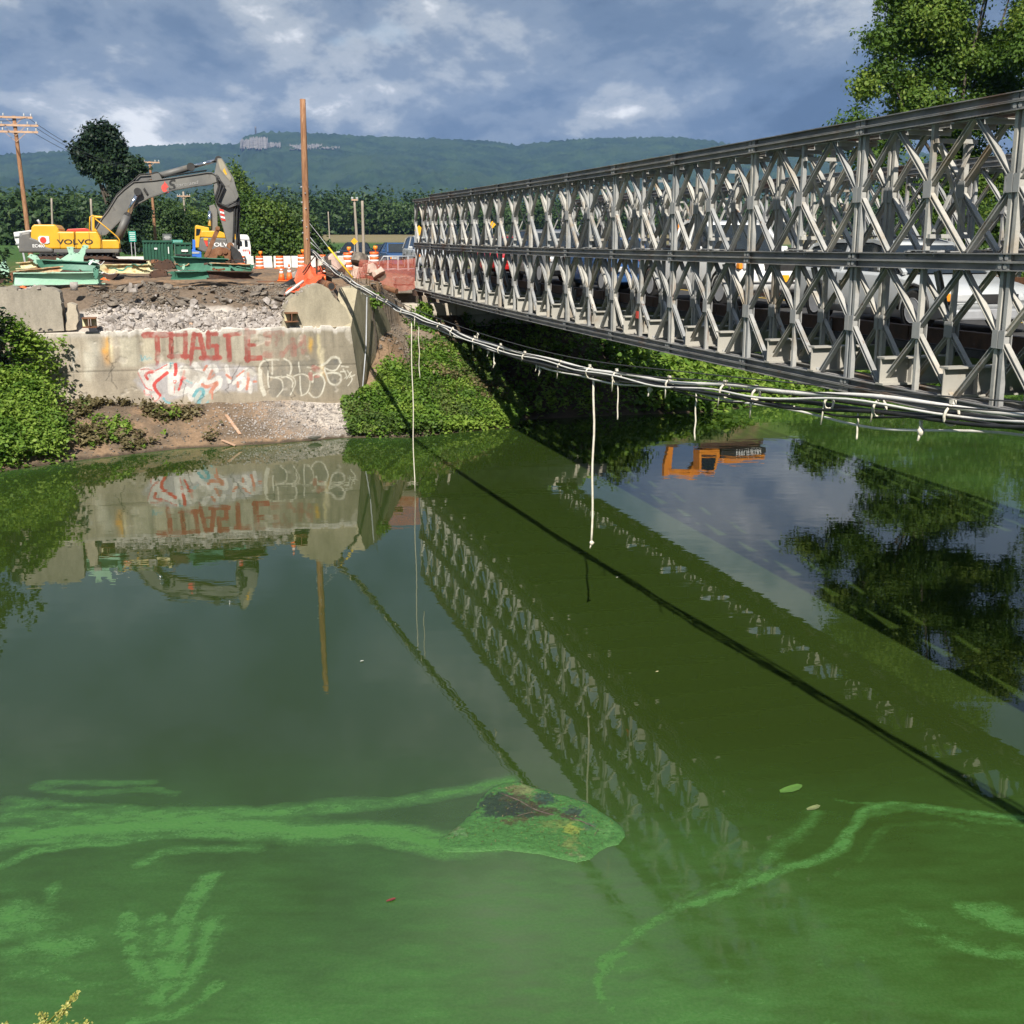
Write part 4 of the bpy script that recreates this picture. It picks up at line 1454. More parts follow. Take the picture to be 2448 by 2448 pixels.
# dark tag on the left stub
mb_tag = MB()
for pts in ([(598, 578), (640, 540)], [(660, 590), (690, 580)], [(740, 578), (755, 560), (790, 560), (808, 578)]):
    for (a, b) in zip(pts[:-1], pts[1:]):
        p0 = pix(a[0] / 6.44, 640 + (a[1] + 390) / 6.44, 37.0)
        p1 = pix(b[0] / 6.44, 640 + (b[1] + 390) / 6.44, 37.0)
        MB().bar((p0[0], .195, p0[2]), (p1[0], .195, p1[2]), .004, .05, (0, 0, 1)).build('graffiti_tag', M['dark'], abut)

# ------------------------------------------------------------------ new abutment of stacked concrete blocks
nab = thing('new_abutment', 'stacked pale concrete blocks carrying the far end of the steel bridge', 'abutment', (J0_T, J0_S, 0))


def blockrow(x0, x1, y, z, h, d, n, jit=.012):
    w = (x1 - x0) / n
    for i in range(n):
        MB().box((x0 + w * (i + .5) + rnd.uniform(-jit, jit), y + rnd.uniform(-jit, jit), z), (w - .015, d, h - .012)).build('block', M['block'], nab, .02)


MB().box((3.25, 1.9, 4.50), (5.2, 3.9, .22)).build('approach_slab', M['deck'], nab, .02)
blockrow(-1.0, 7.8, .15, 3.28, .46, 1.5, 7)
blockrow(-.55, 7.4, .45, 2.82, .46, 1.5, 6)
blockrow(-.2, 7.0, .75, 2.36, .46, 1.5, 6)
blockrow(-.2, 7.0, .85, 1.90, .46, 1.5, 6)
blockrow(-.9, 7.5, 1.35, 3.74, .44, .8, 7)
blockrow(-.6, 7.3, 1.35, 4.13, .34, .8, 6)
# ================================================================== foliage helpers
def leaves(pts, nrm, size, squash=.55, seed=0, tone=None):
    """small folded leaf faces at pts, facing roughly along nrm; returns verts, faces, per-vertex random"""
    r = np.random.default_rng(seed)
    n = len(pts)
    nn = nrm + r.normal(0, .55, (n, 3))
    nn /= np.linalg.norm(nn, axis=1, keepdims=True) + 1e-9
    a = np.cross(nn, r.normal(0, 1, (n, 3)))
    a /= np.linalg.norm(a, axis=1, keepdims=True) + 1e-9
    b = np.cross(nn, a)
    sz = size * r.uniform(.6, 1.35, (n, 1))
    v = np.stack([pts - a * sz, pts - b * sz * squash + nn * sz * .12, pts + a * sz, pts + b * sz * squash + nn * sz * .12], 1).reshape(-1, 3)
    f = np.arange(4 * n).reshape(n, 4)
    a_ = r.random(n)
    if tone is not None:
        a_ = np.clip(.42 * a_ + .58 * tone, 0, 1)
    return v, f, np.repeat(a_, 4)


LAST_TONE = None


def crown_points(lobes, n, seed, fill=.35):
    """points spread through rough lobes (centre, radii), denser near the surface; clumped"""
    r = np.random.default_rng(seed)
    wts = np.array([l[1][0] * l[1][1] + l[1][0] * l[1][2] + l[1][1] * l[1][2] for l in lobes], float)
    pick = r.choice(len(lobes), n, p=wts / wts.sum())
    c = np.array([l[0] for l in lobes], float)[pick]
    R = np.array([l[1] for l in lobes], float)[pick]
    d = r.normal(0, 1, (n, 3))
    d /= np.linalg.norm(d, axis=1, keepdims=True)
    k = np.where(r.random(n) < fill, r.uniform(.25, .8, n), r.uniform(.78, 1.0, n))
    # lumps: push in and out by direction
    ph = pick * 3.7
    lump = .80 + .34 * np.sin(d[:, 0] * 5.1 + ph) * np.sin(d[:, 1] * 4.7 + ph * 1.3) + .22 * np.sin(d[:, 2] * 9 + d[:, 0] * 7 + ph)
    global LAST_TONE
    LAST_TONE = np.random.default_rng(seed + 5).random(len(lobes))[pick]
    return c + d * R * (k * lump)[:, None], d


def clump(pts, nrm, per, spread, seed):
    """turn each point into a twig of several leaves"""
    r = np.random.default_rng(seed)
    p = np.repeat(pts, per, 0) + r.normal(0, spread, (len(pts) * per, 3))
    global LAST_TONE
    if LAST_TONE is not None and len(LAST_TONE) == len(pts):
        LAST_TONE = np.repeat(LAST_TONE, per)
    return p, np.repeat(nrm, per, 0)


def foliage(name, mat_, pts, nrm, size, parent=None, seed=0, squash=.55):
    nrm = nrm * .6 + np.array([0, 0, .45])
    global LAST_TONE
    tone = LAST_TONE if LAST_TONE is not None and len(LAST_TONE) == len(pts) else None
    LAST_TONE = None
    v, f, a = leaves(pts, nrm, size, squash, seed, tone)
    me = np_mesh(name, v, f, mat_)
    set_attr(me, 'rnd', a)
    return link(name, me, parent)


def limb(mbk, a, b, r0, r1, wob=.15, n=6):
    a, b = Vector(a), Vector(b)
    L_ = (b - a).length
    pts = []
    for i in range(n + 1):
        q = a.lerp(b, i / n)
        if 0 < i < n:
            q += Vector((rnd.uniform(-1, 1), rnd.uniform(-1, 1), rnd.uniform(-.4, .4))) * wob * L_ * .12
        pts.append(q)
    mbk.tube(pts, [r0 + (r1 - r0) * i / n for i in range(n + 1)], 7)


def tree(name, label, pos, trunk_h, trunk_r, lobes, leafmat_, n, per, size, spread, seed, group=None, fill=.35):
    """pos in the road frame; lobes relative to the base"""
    o = thing(name, label, 'tree', pos, 0, group)
    mbk = MB()
    top = Vector((0, 0, trunk_h))
    mbk.tube([(0, 0, -.6), (0.03, 0, trunk_h * .3), (-.04, .03, trunk_h * .65), top], [trunk_r * 1.25, trunk_r, trunk_r * .8, trunk_r * .55], 9)
    for c, R in (lobes if len(lobes) < 20 else lobes[::5]):
        limb(mbk, top - Vector((0, 0, rnd.uniform(0, trunk_h * .45))), c, trunk_r * (.5 if len(lobes) < 20 else .26), trunk_r * .06)
        for q in range(2):
            e = Vector(c) + Vector((rnd.uniform(-.7, .7) * R[0], rnd.uniform(-.7, .7) * R[1], rnd.uniform(-.4, .6) * R[2]))
            limb(mbk, c, e, trunk_r * .14, trunk_r * .04)
    mbk.build('trunk', M['bark'], o)
    p, d = crown_points(lobes, n, seed, fill)
    p, d = clump(p, d, per, spread, seed + 1)
    foliage('crown', leafmat_, p, d, size, o, seed + 2)
    return o


def gz(t, s):
    return float(ground(np.array([t]), np.array([s]))[0])


# ------------------------------------------------------------------ big maple right of the bridge
mt, ms_, _ = pix(2260, 400, 55)
rm_ = random.Random(77)
mlobes = [((-6.6, .2, 6.2), (1.25, 1.1, .75)), ((-5.4, 0, 7.1), (1.3, 1.2, .9)), ((-4.6, -.3, 5.6), (1.3, 1.2, .8)), ((-3.2, .2, 6.6), (1.4, 1.3, .9)), ((-5.0, 0, 9.0), (1.0, 1.0, .8)), ((-3.8, .2, 9.9), (1.3, 1.3, 1.0)),
          ((-4.5, 0, 11.3), (1.0, 1.0, .8)), ((-3.0, 0, 11.9), (1.4, 1.4, 1.1)), ((-3.9, 0, 13.2), (.9, .9, .8)), ((-2.4, 0, 14.0), (1.3, 1.3, 1.1)), ((-2.0, -.6, 8.4), (1.4, 1.3, 1.1)), ((-3.4, 0, 15.2), (1.2, 1.2, 1.0)), ((-2.0, 0, 16.2), (1.4, 1.4, 1.1)), ((-.8, 0, 9.9), (1.5, 1.4, 1.2)), ((-1.4, -.4, 12.4), (1.5, 1.4, 1.2)), ((.2, -.8, 7.6), (1.5, 1.4, 1.1)), ((-.4, -.6, 14.6), (1.5, 1.4, 1.2)), ((-2.6, -.5, 4.2), (1.6, 1.4, 1.2)), ((-.6, -.9, 4.6), (1.6, 1.4, 1.3)), ((1.6, -.6, 4.4), (1.7, 1.4, 1.3)), ((3.6, -.4, 4.8), (1.7, 1.4, 1.4)), ((-1.6, -.8, 2.6), (1.5, 1.3, 1.1)), ((.9, -.9, 2.4), (1.6, 1.3, 1.2)), ((3.2, -.6, 2.6), (1.6, 1.3, 1.2))]
while len(mlobes) < 84:
    q_ = Vector((rm_.uniform(-1, 1), rm_.uniform(-1, 1), rm_.uniform(-1, 1)))
    if .15 < q_.length < 1:
        c_ = (1.8 + q_.x * 5.0, q_.y * 4.2, 12.6 + q_.z * 7.8)
        r_ = rm_.uniform(1.1, 1.9)
        mlobes.append((c_, (r_, r_, r_ * .75)))
tree('maple_tree', 'large green maple rising above the bridge truss at the right edge', (mt - .1, 55, gz(mt - .1, 55)), 6.0, .42, mlobes,
     LEAF['maple'], 34000, 5, .108, .19, 101, fill=.38)
tree('bank_tree', 'tall dense tree at the right frame edge behind the bridge', (mt + 9.5, 52, gz(mt + 9.5, 52)), 5.0, .35,
     [((0, 0, 5.5), (3, 3, 2.6)), ((-1.2, .3, 9.0), (2.8, 2.8, 2.6)), ((1.8, 0, 12.0), (2.7, 2.7, 2.4)), ((.4, 0, 15.6), (2.5, 2.5, 2.2)), ((2.4, 0, 18.4), (2.2, 2.2, 1.9)), ((-2.2, 0, 3.2), (2.4, 2.2, 1.8)), ((3, 0, 7), (2.6, 2.6, 2.6))],
     LEAF['maple'], 6000, 5, .13, .22, 111)
tree('bank_tree', 'smaller leafy tree low behind the truss near the maple trunk', (mt - 1.6, 50, gz(mt - 1.6, 50)), 2.2, .16,
     [((0, 0, 2.8), (2.0, 1.8, 1.5)), ((1.3, .2, 4.2), (1.7, 1.6, 1.3)), ((-1.4, 0, 1.6), (1.6, 1.5, 1.2)), ((2.6, 0, 2.4), (1.8, 1.6, 1.6))],
     LEAF['field'], 2600, 5, .12, .20, 121)

# ------------------------------------------------------------------ dark tree left, sunlit trees behind the excavators
D = 118
t0, _, zb = pix(285, 600, D)
k = D / 2770.0
tree('dark_tree', 'tall dark tree with a leaning lumpy crown behind the yellow excavator', (t0 - .4, D, gz(t0, D)), 7.0, .38,
     [((c_[0] * .74 + .5, c_[1], c_[2] * .80), (r_[0] * .78, r_[1] * .78, r_[2] * .82)) for c_, r_ in (
     ((-3.3, 0, 12.3), (1.5, 1.5, 1.2)), ((-1.9, .2, 14.0), (1.5, 1.5, 1.3)), ((-.5, 0, 14.3), (1.2, 1.2, 1.1)), ((.2, 0, 12.6), (1.5, 1.6, 1.4)), ((2.1, 0, 10.6), (1.7, 1.6, 1.2)), ((.7, 0, 8.6), (1.7, 1.6, 1.5)), ((-1.2, 0, 10.6), (1.6, 1.6, 1.4)),
      ((.8, 0, 6.0), (1.8, 1.7, 1.7)), ((2.4, 0, 8.0), (1.1, 1.1, 1.0)), ((.9, .2, 3.2), (2.0, 1.9, 2.0)), ((-2.9, 0, 10.6), (1.1, 1.1, .7)), ((2.9, 0, 5.6), (.9, .9, .9)), ((-.4, 0, 4.4), (1.2, 1.2, 1.4)))],
     LEAF['dark'], 6500, 5, .19, .26, 131, fill=.35)
for (x, y, D, hgt, wid, key, lab, sd) in (
        (556, 400, 150, 11.0, 3.0, 'field', 'yellow-green tree right behind the grey excavator stick', 141),
        (590, 470, 120, 6.2, 3.0, 'field', 'sunlit bushy tree behind the white van', 151),
        (640, 500, 112, 5.6, 2.6, 'field', 'mid green bushy tree left of the bare wooden pole', 161),
        (705, 520, 116, 4.8, 2.6, 'wood', 'dark rounded tree directly behind the bare wooden pole', 171),
        (395, 500, 150, 6.5, 4.2, 'wood', 'dark tree clump behind the green skips', 181),
        (450, 520, 170, 6.0, 4.0, 'field', 'light green tree clump between the far poles', 191)):
    tx, _, _ = pix(x, y, D)
    tree('field_tree', lab, (tx, D, gz(tx, D)), hgt * .4, .16,
         [((0, 0, hgt * .78), (wid * .62, wid * .6, hgt * .24)), ((-wid * .4, 0, hgt * .5), (wid * .6, wid * .5, hgt * .28)), ((wid * .42, .2, hgt * .52), (wid * .62, wid * .5, hgt * .28)),
          ((0, -.3, hgt * .28), (wid * .95, wid * .6, hgt * .3)), ((wid * .25, 0, hgt * .68), (wid * .5, wid * .5, hgt * .22)), ((wid * .8, 0, hgt * .2), (wid * .6, wid * .5, hgt * .2)), ((-wid * .8, 0, hgt * .2), (wid * .6, wid * .5, hgt * .2))],
         LEAF[key], 3000, 5, .17, .28, sd, 'trees along the field behind the works')

# ------------------------------------------------------------------ far woodland, one mass
lob = []
r = np.random.default_rng(7)
for x in np.arange(-300, 2750, 7.0):
    for row in range(3):
        D = 395 + row * 42 + r.uniform(-10, 10)
        if x < 330:
            D -= 110
        tx = pix(x + r.uniform(-5, 5), 560, D)[0]
        h = r.uniform(10, 15) * (1.0 if x > 330 else .72) + row * 1.2
        lob.append(((*W(tx, D)[:2], gz(tx, D) + h * .5), (r.uniform(3.6, 5.6), r.uniform(3.6, 5), h * .55)))
p, d = crown_points(lob, 46000, 8, .12)
p, d = clump(p, d, 3, .55, 9)
tag(foliage('woodland', LEAF['wood'], p, d, .72, None, 10), 'dense green belt of trees beyond the fields under the ridge', 'woodland', kind='stuff')
# hedge along the near edge of the field
lob = []
for x in np.arange(-60, 330, 10.0):
    D = 215 + r.uniform(-6, 6)
    tx = pix(x, 560, D)[0]
    lob.append(((*W(tx, D)[:2], gz(tx, D) + r.uniform(.3, 1.2)), (r.uniform(1.5, 3), 1.5, r.uniform(.8, 1.8))))
for x in np.arange(740, 1000, 9.0):
    D = 400
    tx = pix(x, 560, D)[0]
    lob.append(((*W(tx, D)[:2], gz(tx, D) + .6), (2.5, 1.5, r.uniform(.8, 1.6))))
p, d = crown_points(lob, 2500, 18, .2)
p, d = clump(p, d, 3, .3, 19)
tag(foliage('hedge', LEAF['wood'], p, d, .45, None, 20), 'low scrub along the edge of the field', 'scrub', kind='stuff')


# ------------------------------------------------------------------ plants on the banks
def bank_mass(name, key, region, n, height, size, seed, label, cat='bush', dens=None, per=4, kind=None, group=None, spread=None):
    """mounded leaves over the ground inside region (t0, t1, s0, s1)"""
    r = np.random.default_rng(seed)
    t = r.uniform(region[0], region[1], n * 3)
    s = r.uniform(region[2], region[3], n * 3)
    w = dens(t, s) if dens is not None else np.ones_like(t)
    keep = r.random(len(t)) < w
    t, s = t[keep][:n], s[keep][:n]
    hh = height(t, s) if callable(height) else height
    lump = .45 + 1.1 * fbm(t * .9, s * .9, 3, seed % 50)
    z = ground(t, s) + hh * lump * (1 - r.random(len(t)) ** 2.2)
    p = np.stack([t * VX + s * UX, t * VY + s * UY, np.maximum(z, .03)], -1)
    e = .3
    gx = (ground(t + e, s) - ground(t - e, s)) / (2 * e)
    gy = (ground(t, s + e) - ground(t, s - e)) / (2 * e)
    d = np.stack([-(gx * VX + gy * UX), -(gx * VY + gy * UY), np.ones_like(t)], -1)
    d /= np.linalg.norm(d, axis=1, keepdims=True)
    global LAST_TONE
    LAST_TONE = sstep(.30, .70, fbm(t * 1.7, s * 1.7, 4, seed % 37 + 2))
    p, d = clump(p, d, per, spread or size * .9, seed + 1)
    p[:, 2] = np.maximum(p[:, 2], .02)
    o = foliage(name, LEAF[key], p, d, size, None, seed + 2, .6)
    return tag(o, label, cat, group, kind)


def near(t, s, t0, s0, rt, rs):
    return np.exp(-((t - t0) / rt) ** 2 - ((s - s0) / rs) ** 2)


# left: broad thicket spilling to the water
bank_mass('thicket', 'bank', (-9, -1.9, 31.6, 37.4), 12500, lambda t, s: .35 + .95 * near(t, s, -5.8, 35.2, 2.6, 2.2), .062, 201,
          'green leafy thicket covering the bank left of the graffiti wall', 'bushes', lambda t, s: np.clip(1.35 * sstep(-2.6, -4.0, t + (s - 33) * .28), 0, 1) * (s > shore(t) - .05), kind='stuff')
bank_mass('shrub', 'dark', (-9.5, -4.7, 35.6, 38.2), 900, 2.4, .10, 206, 'dark overhanging shrub at the left edge in front of the concrete stub', 'shrub',
          lambda t, s: (t < -4.75).astype(float))
bank_mass('shrub', 'bank', (-4.9, -3.3, 35.9, 36.7), 420, 2.0, .075, 211, 'thin arching shrub against the left end of the graffiti wall', 'shrub',
          lambda t, s: np.clip(1.3 * near(t, s, -4.7, 36.4, 1.0, 1.0), 0, 1))
# foot of the wall: dry weeds
bank_mass('weeds', 'dry', (-4.6, 1.6, 33.2, 36.7), 2000, .16, .07, 221, 'dry brown weeds on the mud below the wall', 'weeds',
          lambda t, s: np.clip(sstep(.5, .62, fbm(t * 1.1, s * 1.1, 3, 55)) * (1 - sstep(-.6, 1.2, t)) * (s > shore(t) + .15), 0, 1), kind='stuff')
bank_mass('weeds', 'bank', (-4.2, -.2, 33.2, 36.6), 500, .22, .06, 225, 'green weeds scattered on the mud below the wall', 'weeds',
          lambda t, s: np.clip(sstep(.58, .66, fbm(t * 1.6, s * 1.6, 3, 58)) * (s > shore(t) + .1), 0, 1), kind='stuff')
# right of the wing wall


def cover_r(t, s):
    n = fbm(t * .8, s * .8, 3, 64)
    low = 1 - sstep(37.4, 38.6, s + (n - .5) * 2.4)
    side = sstep(7.3, 8.1, t + (n - .5) * 1.0) * (1 - sstep(39.8, 41.4, s + (n - .5) * 2))
    in_ = (s > shore(t) - .05) & np.where(s > 36.7, t > 5.7 + (s - 36.7) * .45, t > 4.75)
    return np.clip(np.maximum(low, side), 0, 1) * in_


bank_mass('ground_cover', 'bank', (4.6, 10.6, 34.2, 42.6), 8500, .34, .058, 231, 'green ground cover on the bank between the wing wall and the bridge', 'ground cover',
          lambda t, s: cover_r(t, s) * (1 - .75 * sstep(.50, .60, fbm(t * .7, s * .7, 3, 69))), kind='stuff')
bank_mass('ground_cover', 'grass', (4.7, 10.6, 34.2, 42.6), 4500, .30, .052, 233, 'yellowish green weeds mixed into the bank ground cover', 'ground cover',
          lambda t, s: cover_r(t, s) * sstep(.46, .56, fbm(t * .7, s * .7, 3, 69)), kind='stuff')
bank_mass('tall_weeds', 'grass', (7.6, 10.8, 36.5, 42), 700, .55, .06, 236, 'tall dry grassy weeds beside the bridge shadow on the bank', 'weeds',
          lambda t, s: np.clip(sstep(.45, .6, fbm(t * .8, s * .8, 3, 61)), 0, 1), kind='stuff')
bank_mass('tall_weeds', 'dry', (7.9, 10.4, 36.6, 40.5), 600, .4, .06, 238, 'brown seeding weeds on the bank beside the bridge', 'weeds',
          lambda t, s: np.clip(sstep(.50, .6, fbm(t * 1.0, s * 1.0, 3, 66)), 0, 1), kind='stuff')


def stems(label, region, n, h, seed, key='dry'):
    r = random.Random(seed)
    mbk = MB()
    for i in range(n):
        t_, s_ = r.uniform(region[0], region[1]), r.uniform(region[2], region[3])
        if s_ < float(shore(t_)) + .2:
            continue
        z_ = gz(t_, s_)
        a = W(t_, s_, z_)
        top_ = Vector((r.gauss(0, .12), r.gauss(0, .12), h * r.uniform(.5, 1.2)))
        mbk.tube([a, a + top_ * .55 + Vector((0, 0, .03)), a + top_], [.009, .006, .003], 4)
        for j in range(2):
            b_ = a + top_ * r.uniform(.5, .9)
            mbk.tube([b_, b_ + Vector((r.gauss(0, .12), r.gauss(0, .12), r.uniform(.05, .2)))], [.004, .002], 3)
    return tag(mbk.build('dead_stems', LEAF[key]), label, 'stems', kind='stuff')




def shoots(label, key, region, n, length, size, seed, inside=None):
    """arching leafy shoots that break the outline of a thicket"""
    r = random.Random(seed)
    pts, nn_ = [], []
    for i in range(n):
        t_, s_ = r.uniform(region[0], region[1]), r.uniform(region[2], region[3])
        if s_ < float(shore(t_)) + .1 or (inside is not None and r.random() > float(inside(np.array([t_]), np.array([s_]))[0])):
            continue
        a = W(t_, s_, gz(t_, s_) + .15)
        an_, L_ = r.uniform(0, 6.28), length * r.uniform(.5, 1.2)
        for j in range(16):
            u = (j + 3) / 18
            q = a + Vector((math.cos(an_), math.sin(an_), 0)) * (L_ * .75 * u * u) + Vector((0, 0, L_ * (1.25 * u - .75 * u * u)))
            pts.append(tuple(q + Vector((r.gauss(0, 1), r.gauss(0, 1), r.gauss(0, 1))) * size * .8))
            nn_.append((math.cos(an_) * .4, math.sin(an_) * .4, .8))
    o_ = foliage('leafy_shoots', LEAF[key], np.array(pts), np.array(nn_), size, None, seed, .42)
    return tag(o_, label, 'shoots', kind='stuff')


shoots('light green arching shoots rising out of the left thicket', 'grass', (-8, -2.8, 32.3, 36.6), 90, .9, .055, 31)
shoots('dark arching shoots along the top of the left thicket', 'bank', (-8, -3.2, 34.5, 36.6), 70, 1.2, .06, 32)
shoots('arching leafy shoots on the bank between wing wall and bridge', 'bank', (5.0, 10.4, 34.6, 42), 110, .6, .05, 33, cover_r)
shoots('pale grassy shoots on the bank between wing wall and bridge', 'grass', (5.0, 10.4, 34.6, 42), 110, .7, .045, 34, cover_r)
stems('thin dead stems standing out of the left thicket', (-8.5, -2.6, 32.4, 36.6), 70, .8, 5)
stems('thin dry stems among the weeds beside the bridge', (5.6, 10.4, 35.2, 41), 110, .65, 6)


def bush(label, x, y, s, R, key, n, size, seed, cat='bush', name='bush'):
    t, s_, z = pix(x, y, s)
    o = thing(name, label, cat, (t, s, gz(t, s)))
    zc = z - gz(t, s)
    p, d = crown_points([((0, 0, zc), R), ((R[0] * .4, -.1, zc - R[2] * .55), (R[0] * .8, R[1], R[2] * .7)), ((-R[0] * .45, 0, zc - R[2] * .4), (R[0] * .7, R[1] * .8, R[2] * .7)), ((R[0] * .1, 0, zc + R[2] * .5), (R[0] * .55, R[1] * .6, R[2] * .6))], n, seed, .3)
    p, d = clump(p, d, 5, size * .9, seed + 1)
    foliage('foliage', LEAF[key], p, d, size, o, seed + 2, .65)
    mbk = MB()
    for q in range(4):
        limb(mbk, (rnd.uniform(-.1, .1), 0, -.1), (rnd.uniform(-.6, .6) * R[0], rnd.uniform(-.2, .2), zc + rnd.uniform(-.2, .5) * R[2]), .03, .008)
    mbk.build('stem', M['bark'], o)
    return o


bush('leafy vine bush hanging in front of the bridge abutment corner', 1012, 775, 42.6, (.62, .5, .8), 'bank', 1000, .06, 301)
bush('low leafy vine mound at the foot of the wing wall', 935, 895, 38.2, (.75, .6, .35), 'bank', 800, .06, 311)
bush('small leafy tuft growing at the wing wall corner', 874, 935, 36.5, (.22, .2, .18), 'bank', 60, .06, 321)
bush('sprig of leaves growing on top of the wing wall', 893, 715, 39.0, (.30, .2, .22), 'bank', 70, .065, 331)
# goldenrod patch
t, s, z = pixz(1140, 925, 1.4)
t, s, z = pix(1140, 907, 38.6)
o = thing('goldenrod', 'small clump of yellow goldenrod flowers on the bank by the bridge', 'flowers', (t, 38.6, gz(t, 38.6)))
m_gold = leafmat('goldenrod_flowers', (.45, .30, .01), (.62, .42, .02), (.75, .55, .04), .2)
p = np.random.default_rng(5).normal(0, 1, (110, 3)) * np.array([.22, .14, .06]) + np.array([0, 0, z - gz(t, 38.6)])
foliage('flower_head', m_gold, p, np.tile([0, 0, 1.], (110, 1)), .035, o, 6)
mbk = MB()
for q in range(7):
    mbk.tube([(rnd.uniform(-.2, .2), 0, -.05), (rnd.uniform(-.2, .2), 0, z - gz(t, 38.6))], .006, 4)
mbk.build('stem', LEAF['grass'], o)
# vegetation under and beyond the bridge
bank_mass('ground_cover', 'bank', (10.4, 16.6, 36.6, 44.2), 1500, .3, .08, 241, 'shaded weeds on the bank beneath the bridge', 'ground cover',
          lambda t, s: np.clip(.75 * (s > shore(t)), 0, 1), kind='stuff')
bank_mass('ground_cover', 'bank', (15.5, 36, 36.5, 52), 8500, .34, .13, 251, 'green scrub on the bank right of the bridge', 'ground cover',
          lambda t, s: np.clip(1.0 * (s > shore(t) - .05) * (s < shore(t) + 12), 0, 1), kind='stuff')
for i, (tx, sx, R, lab) in enumerate(((17.2, 45.0, (1.2, 1.2, 1.1), 'bush on the right bank close behind the bridge end'), (20.6, 44.0, (1.3, 1.2, .6), 'rounded bush on the right bank in front of the orange excavator'),
                                      (34.0, 47.5, (2.4, 1.9, 1.8), 'bigger bush on the right bank below the maple'), (28.5, 45.0, (1.4, 1.2, .6), 'low bush on the right bank beside the orange excavator tracks'))):
    o = thing('bush', lab, 'bush', (tx, sx, gz(tx, sx)))
    p, d = crown_points([((0, 0, R[2] * .7), R), ((R[0] * .7, 0, R[2] * .5), (R[0] * .7, R[1] * .7, R[2] * .7)), ((-R[0] * .7, 0, R[2] * .4), (R[0] * .7, R[1] * .7, R[2] * .6))], 700, 400 + i, .3)
    p, d = clump(p, d, 5, .13, 410 + i)
    foliage('foliage', LEAF['field'], p, d, .09, o, 420 + i)
    mbk = MB()
    for q in range(4):
        limb(mbk, (rnd.uniform(-.2, .2), 0, -.2), (rnd.uniform(-.6, .6) * R[0], 0, R[2] * .8), .05, .015)
    mbk.build('stem', M['bark'], o)
for i, (tx, sx, hh_, lab) in enumerate(((33.5, 49.5, 4.2, 'leafy understory tree in front of the maple trunk'), (37.5, 48.5, 5.5, 'leafy understory tree right of the maple trunk'), (42.0, 48.0, 6.5, 'tall understory tree beyond the right frame edge'), (30.8, 51.0, 3.0, 'low leafy understory tree left of the maple trunk'))):
    tree('bank_tree', lab, (tx, sx, gz(tx, sx)), hh_ * .4, .12,
         [((rnd.uniform(-1.8, 1.8), rnd.uniform(-1, 1), hh_ * rnd.uniform(.12, .95)), (rnd.uniform(.8, 1.4), rnd.uniform(.8, 1.3), rnd.uniform(.6, 1.0))) for q in range(13)],
         LEAF['field'], 2000, 5, .11, .17, 700 + i * 5)
# tree left of the frame, seen mirrored in the water
tx, sx = -14.6, 37.0
tree('bank_tree', 'leafy tree on the left bank, seen mirrored at the left edge', (tx, sx, gz(tx, sx)), 3.0, .2,
     [((.6, 0, 4.2), (1.7, 1.6, 1.5)), ((1.3, 0, 5.8), (1.5, 1.5, 1.2)), ((-.8, 0, 5.0), (1.7, 1.6, 1.5)), ((1.5, -.2, 2.9), (1.3, 1.3, 1.2)), ((0, 0, 6.9), (1.3, 1.3, 1.0))],
     LEAF['field'], 1300, 5, .13, .18, 501)
# flower spike in the near left corner, on the slope below the viewer
d = ray(118, 2440)
b = Vector((0, 0, EYE)) + d * (3.0 / d.y)
gzn = float(np.interp(b.y, [-40, 0.4, 1.6, 3.0, 5.0], [4.35, 4.3, 3.7, 2.55, 0.85]))
o = bpy.data.objects.new('flowering_weed', None)
o.location = (b.x, b.y, gzn)
COL.objects.link(o)
tag(o, 'pale yellow-green flower spike poking up at the bottom left corner', 'plant')
m_spike = leafmat('pale_flower_spike', (.22, .24, .05), (.36, .36, .09), (.50, .47, .17), .25)
hz = b.z - gzn


def to_loc(x, y, depth=3.0):
    d_ = ray(x, y)
    q = Vector((0, 0, EYE)) + d_ * (depth / d_.y)
    return Vector((q.x - b.x, q.y - b.y, q.z - gzn))


mbk = MB()
mbk.tube([(0, 0, -.05), (.02, 0, hz * .5), to_loc(110, 2449)], [.006, .005, .004], 6)
for a, c in (((110, 2449), (185, 2373)), ((112, 2452), (95, 2418)), ((140, 2470), (215, 2443)), ((60, 2500), (12, 2444))):
    mbk.tube([to_loc(*a), to_loc((a[0] + c[0]) / 2, (a[1] + c[1]) / 2), to_loc(*c)], [.003, .0025, .0015], 5)
mbk.build('stem', m_spike, o)
for a, c, nn, sp in (((140, 2432), (185, 2373), 210, .0055), ((108, 2446), (95, 2420), 70, .006), ((150, 2462), (214, 2443), 110, .006), ((90, 2450), (140, 2444), 60, .005), ((40, 2470), (12, 2446), 60, .005)):
    pp = []
    for q in range(nn):
        u = rnd.random()
        g = to_loc(*a).lerp(to_loc(*c), u)
        pp.append(tuple(g + Vector((rnd.gauss(0, 1), rnd.gauss(0, 1), rnd.gauss(0, 1))) * sp * (1.15 - .5 * u)))
    foliage('flower_spike', m_spike, np.array(pp), np.tile([0, -.5, .7], (len(pp), 1)), .0042, o, 77 + nn, .8)
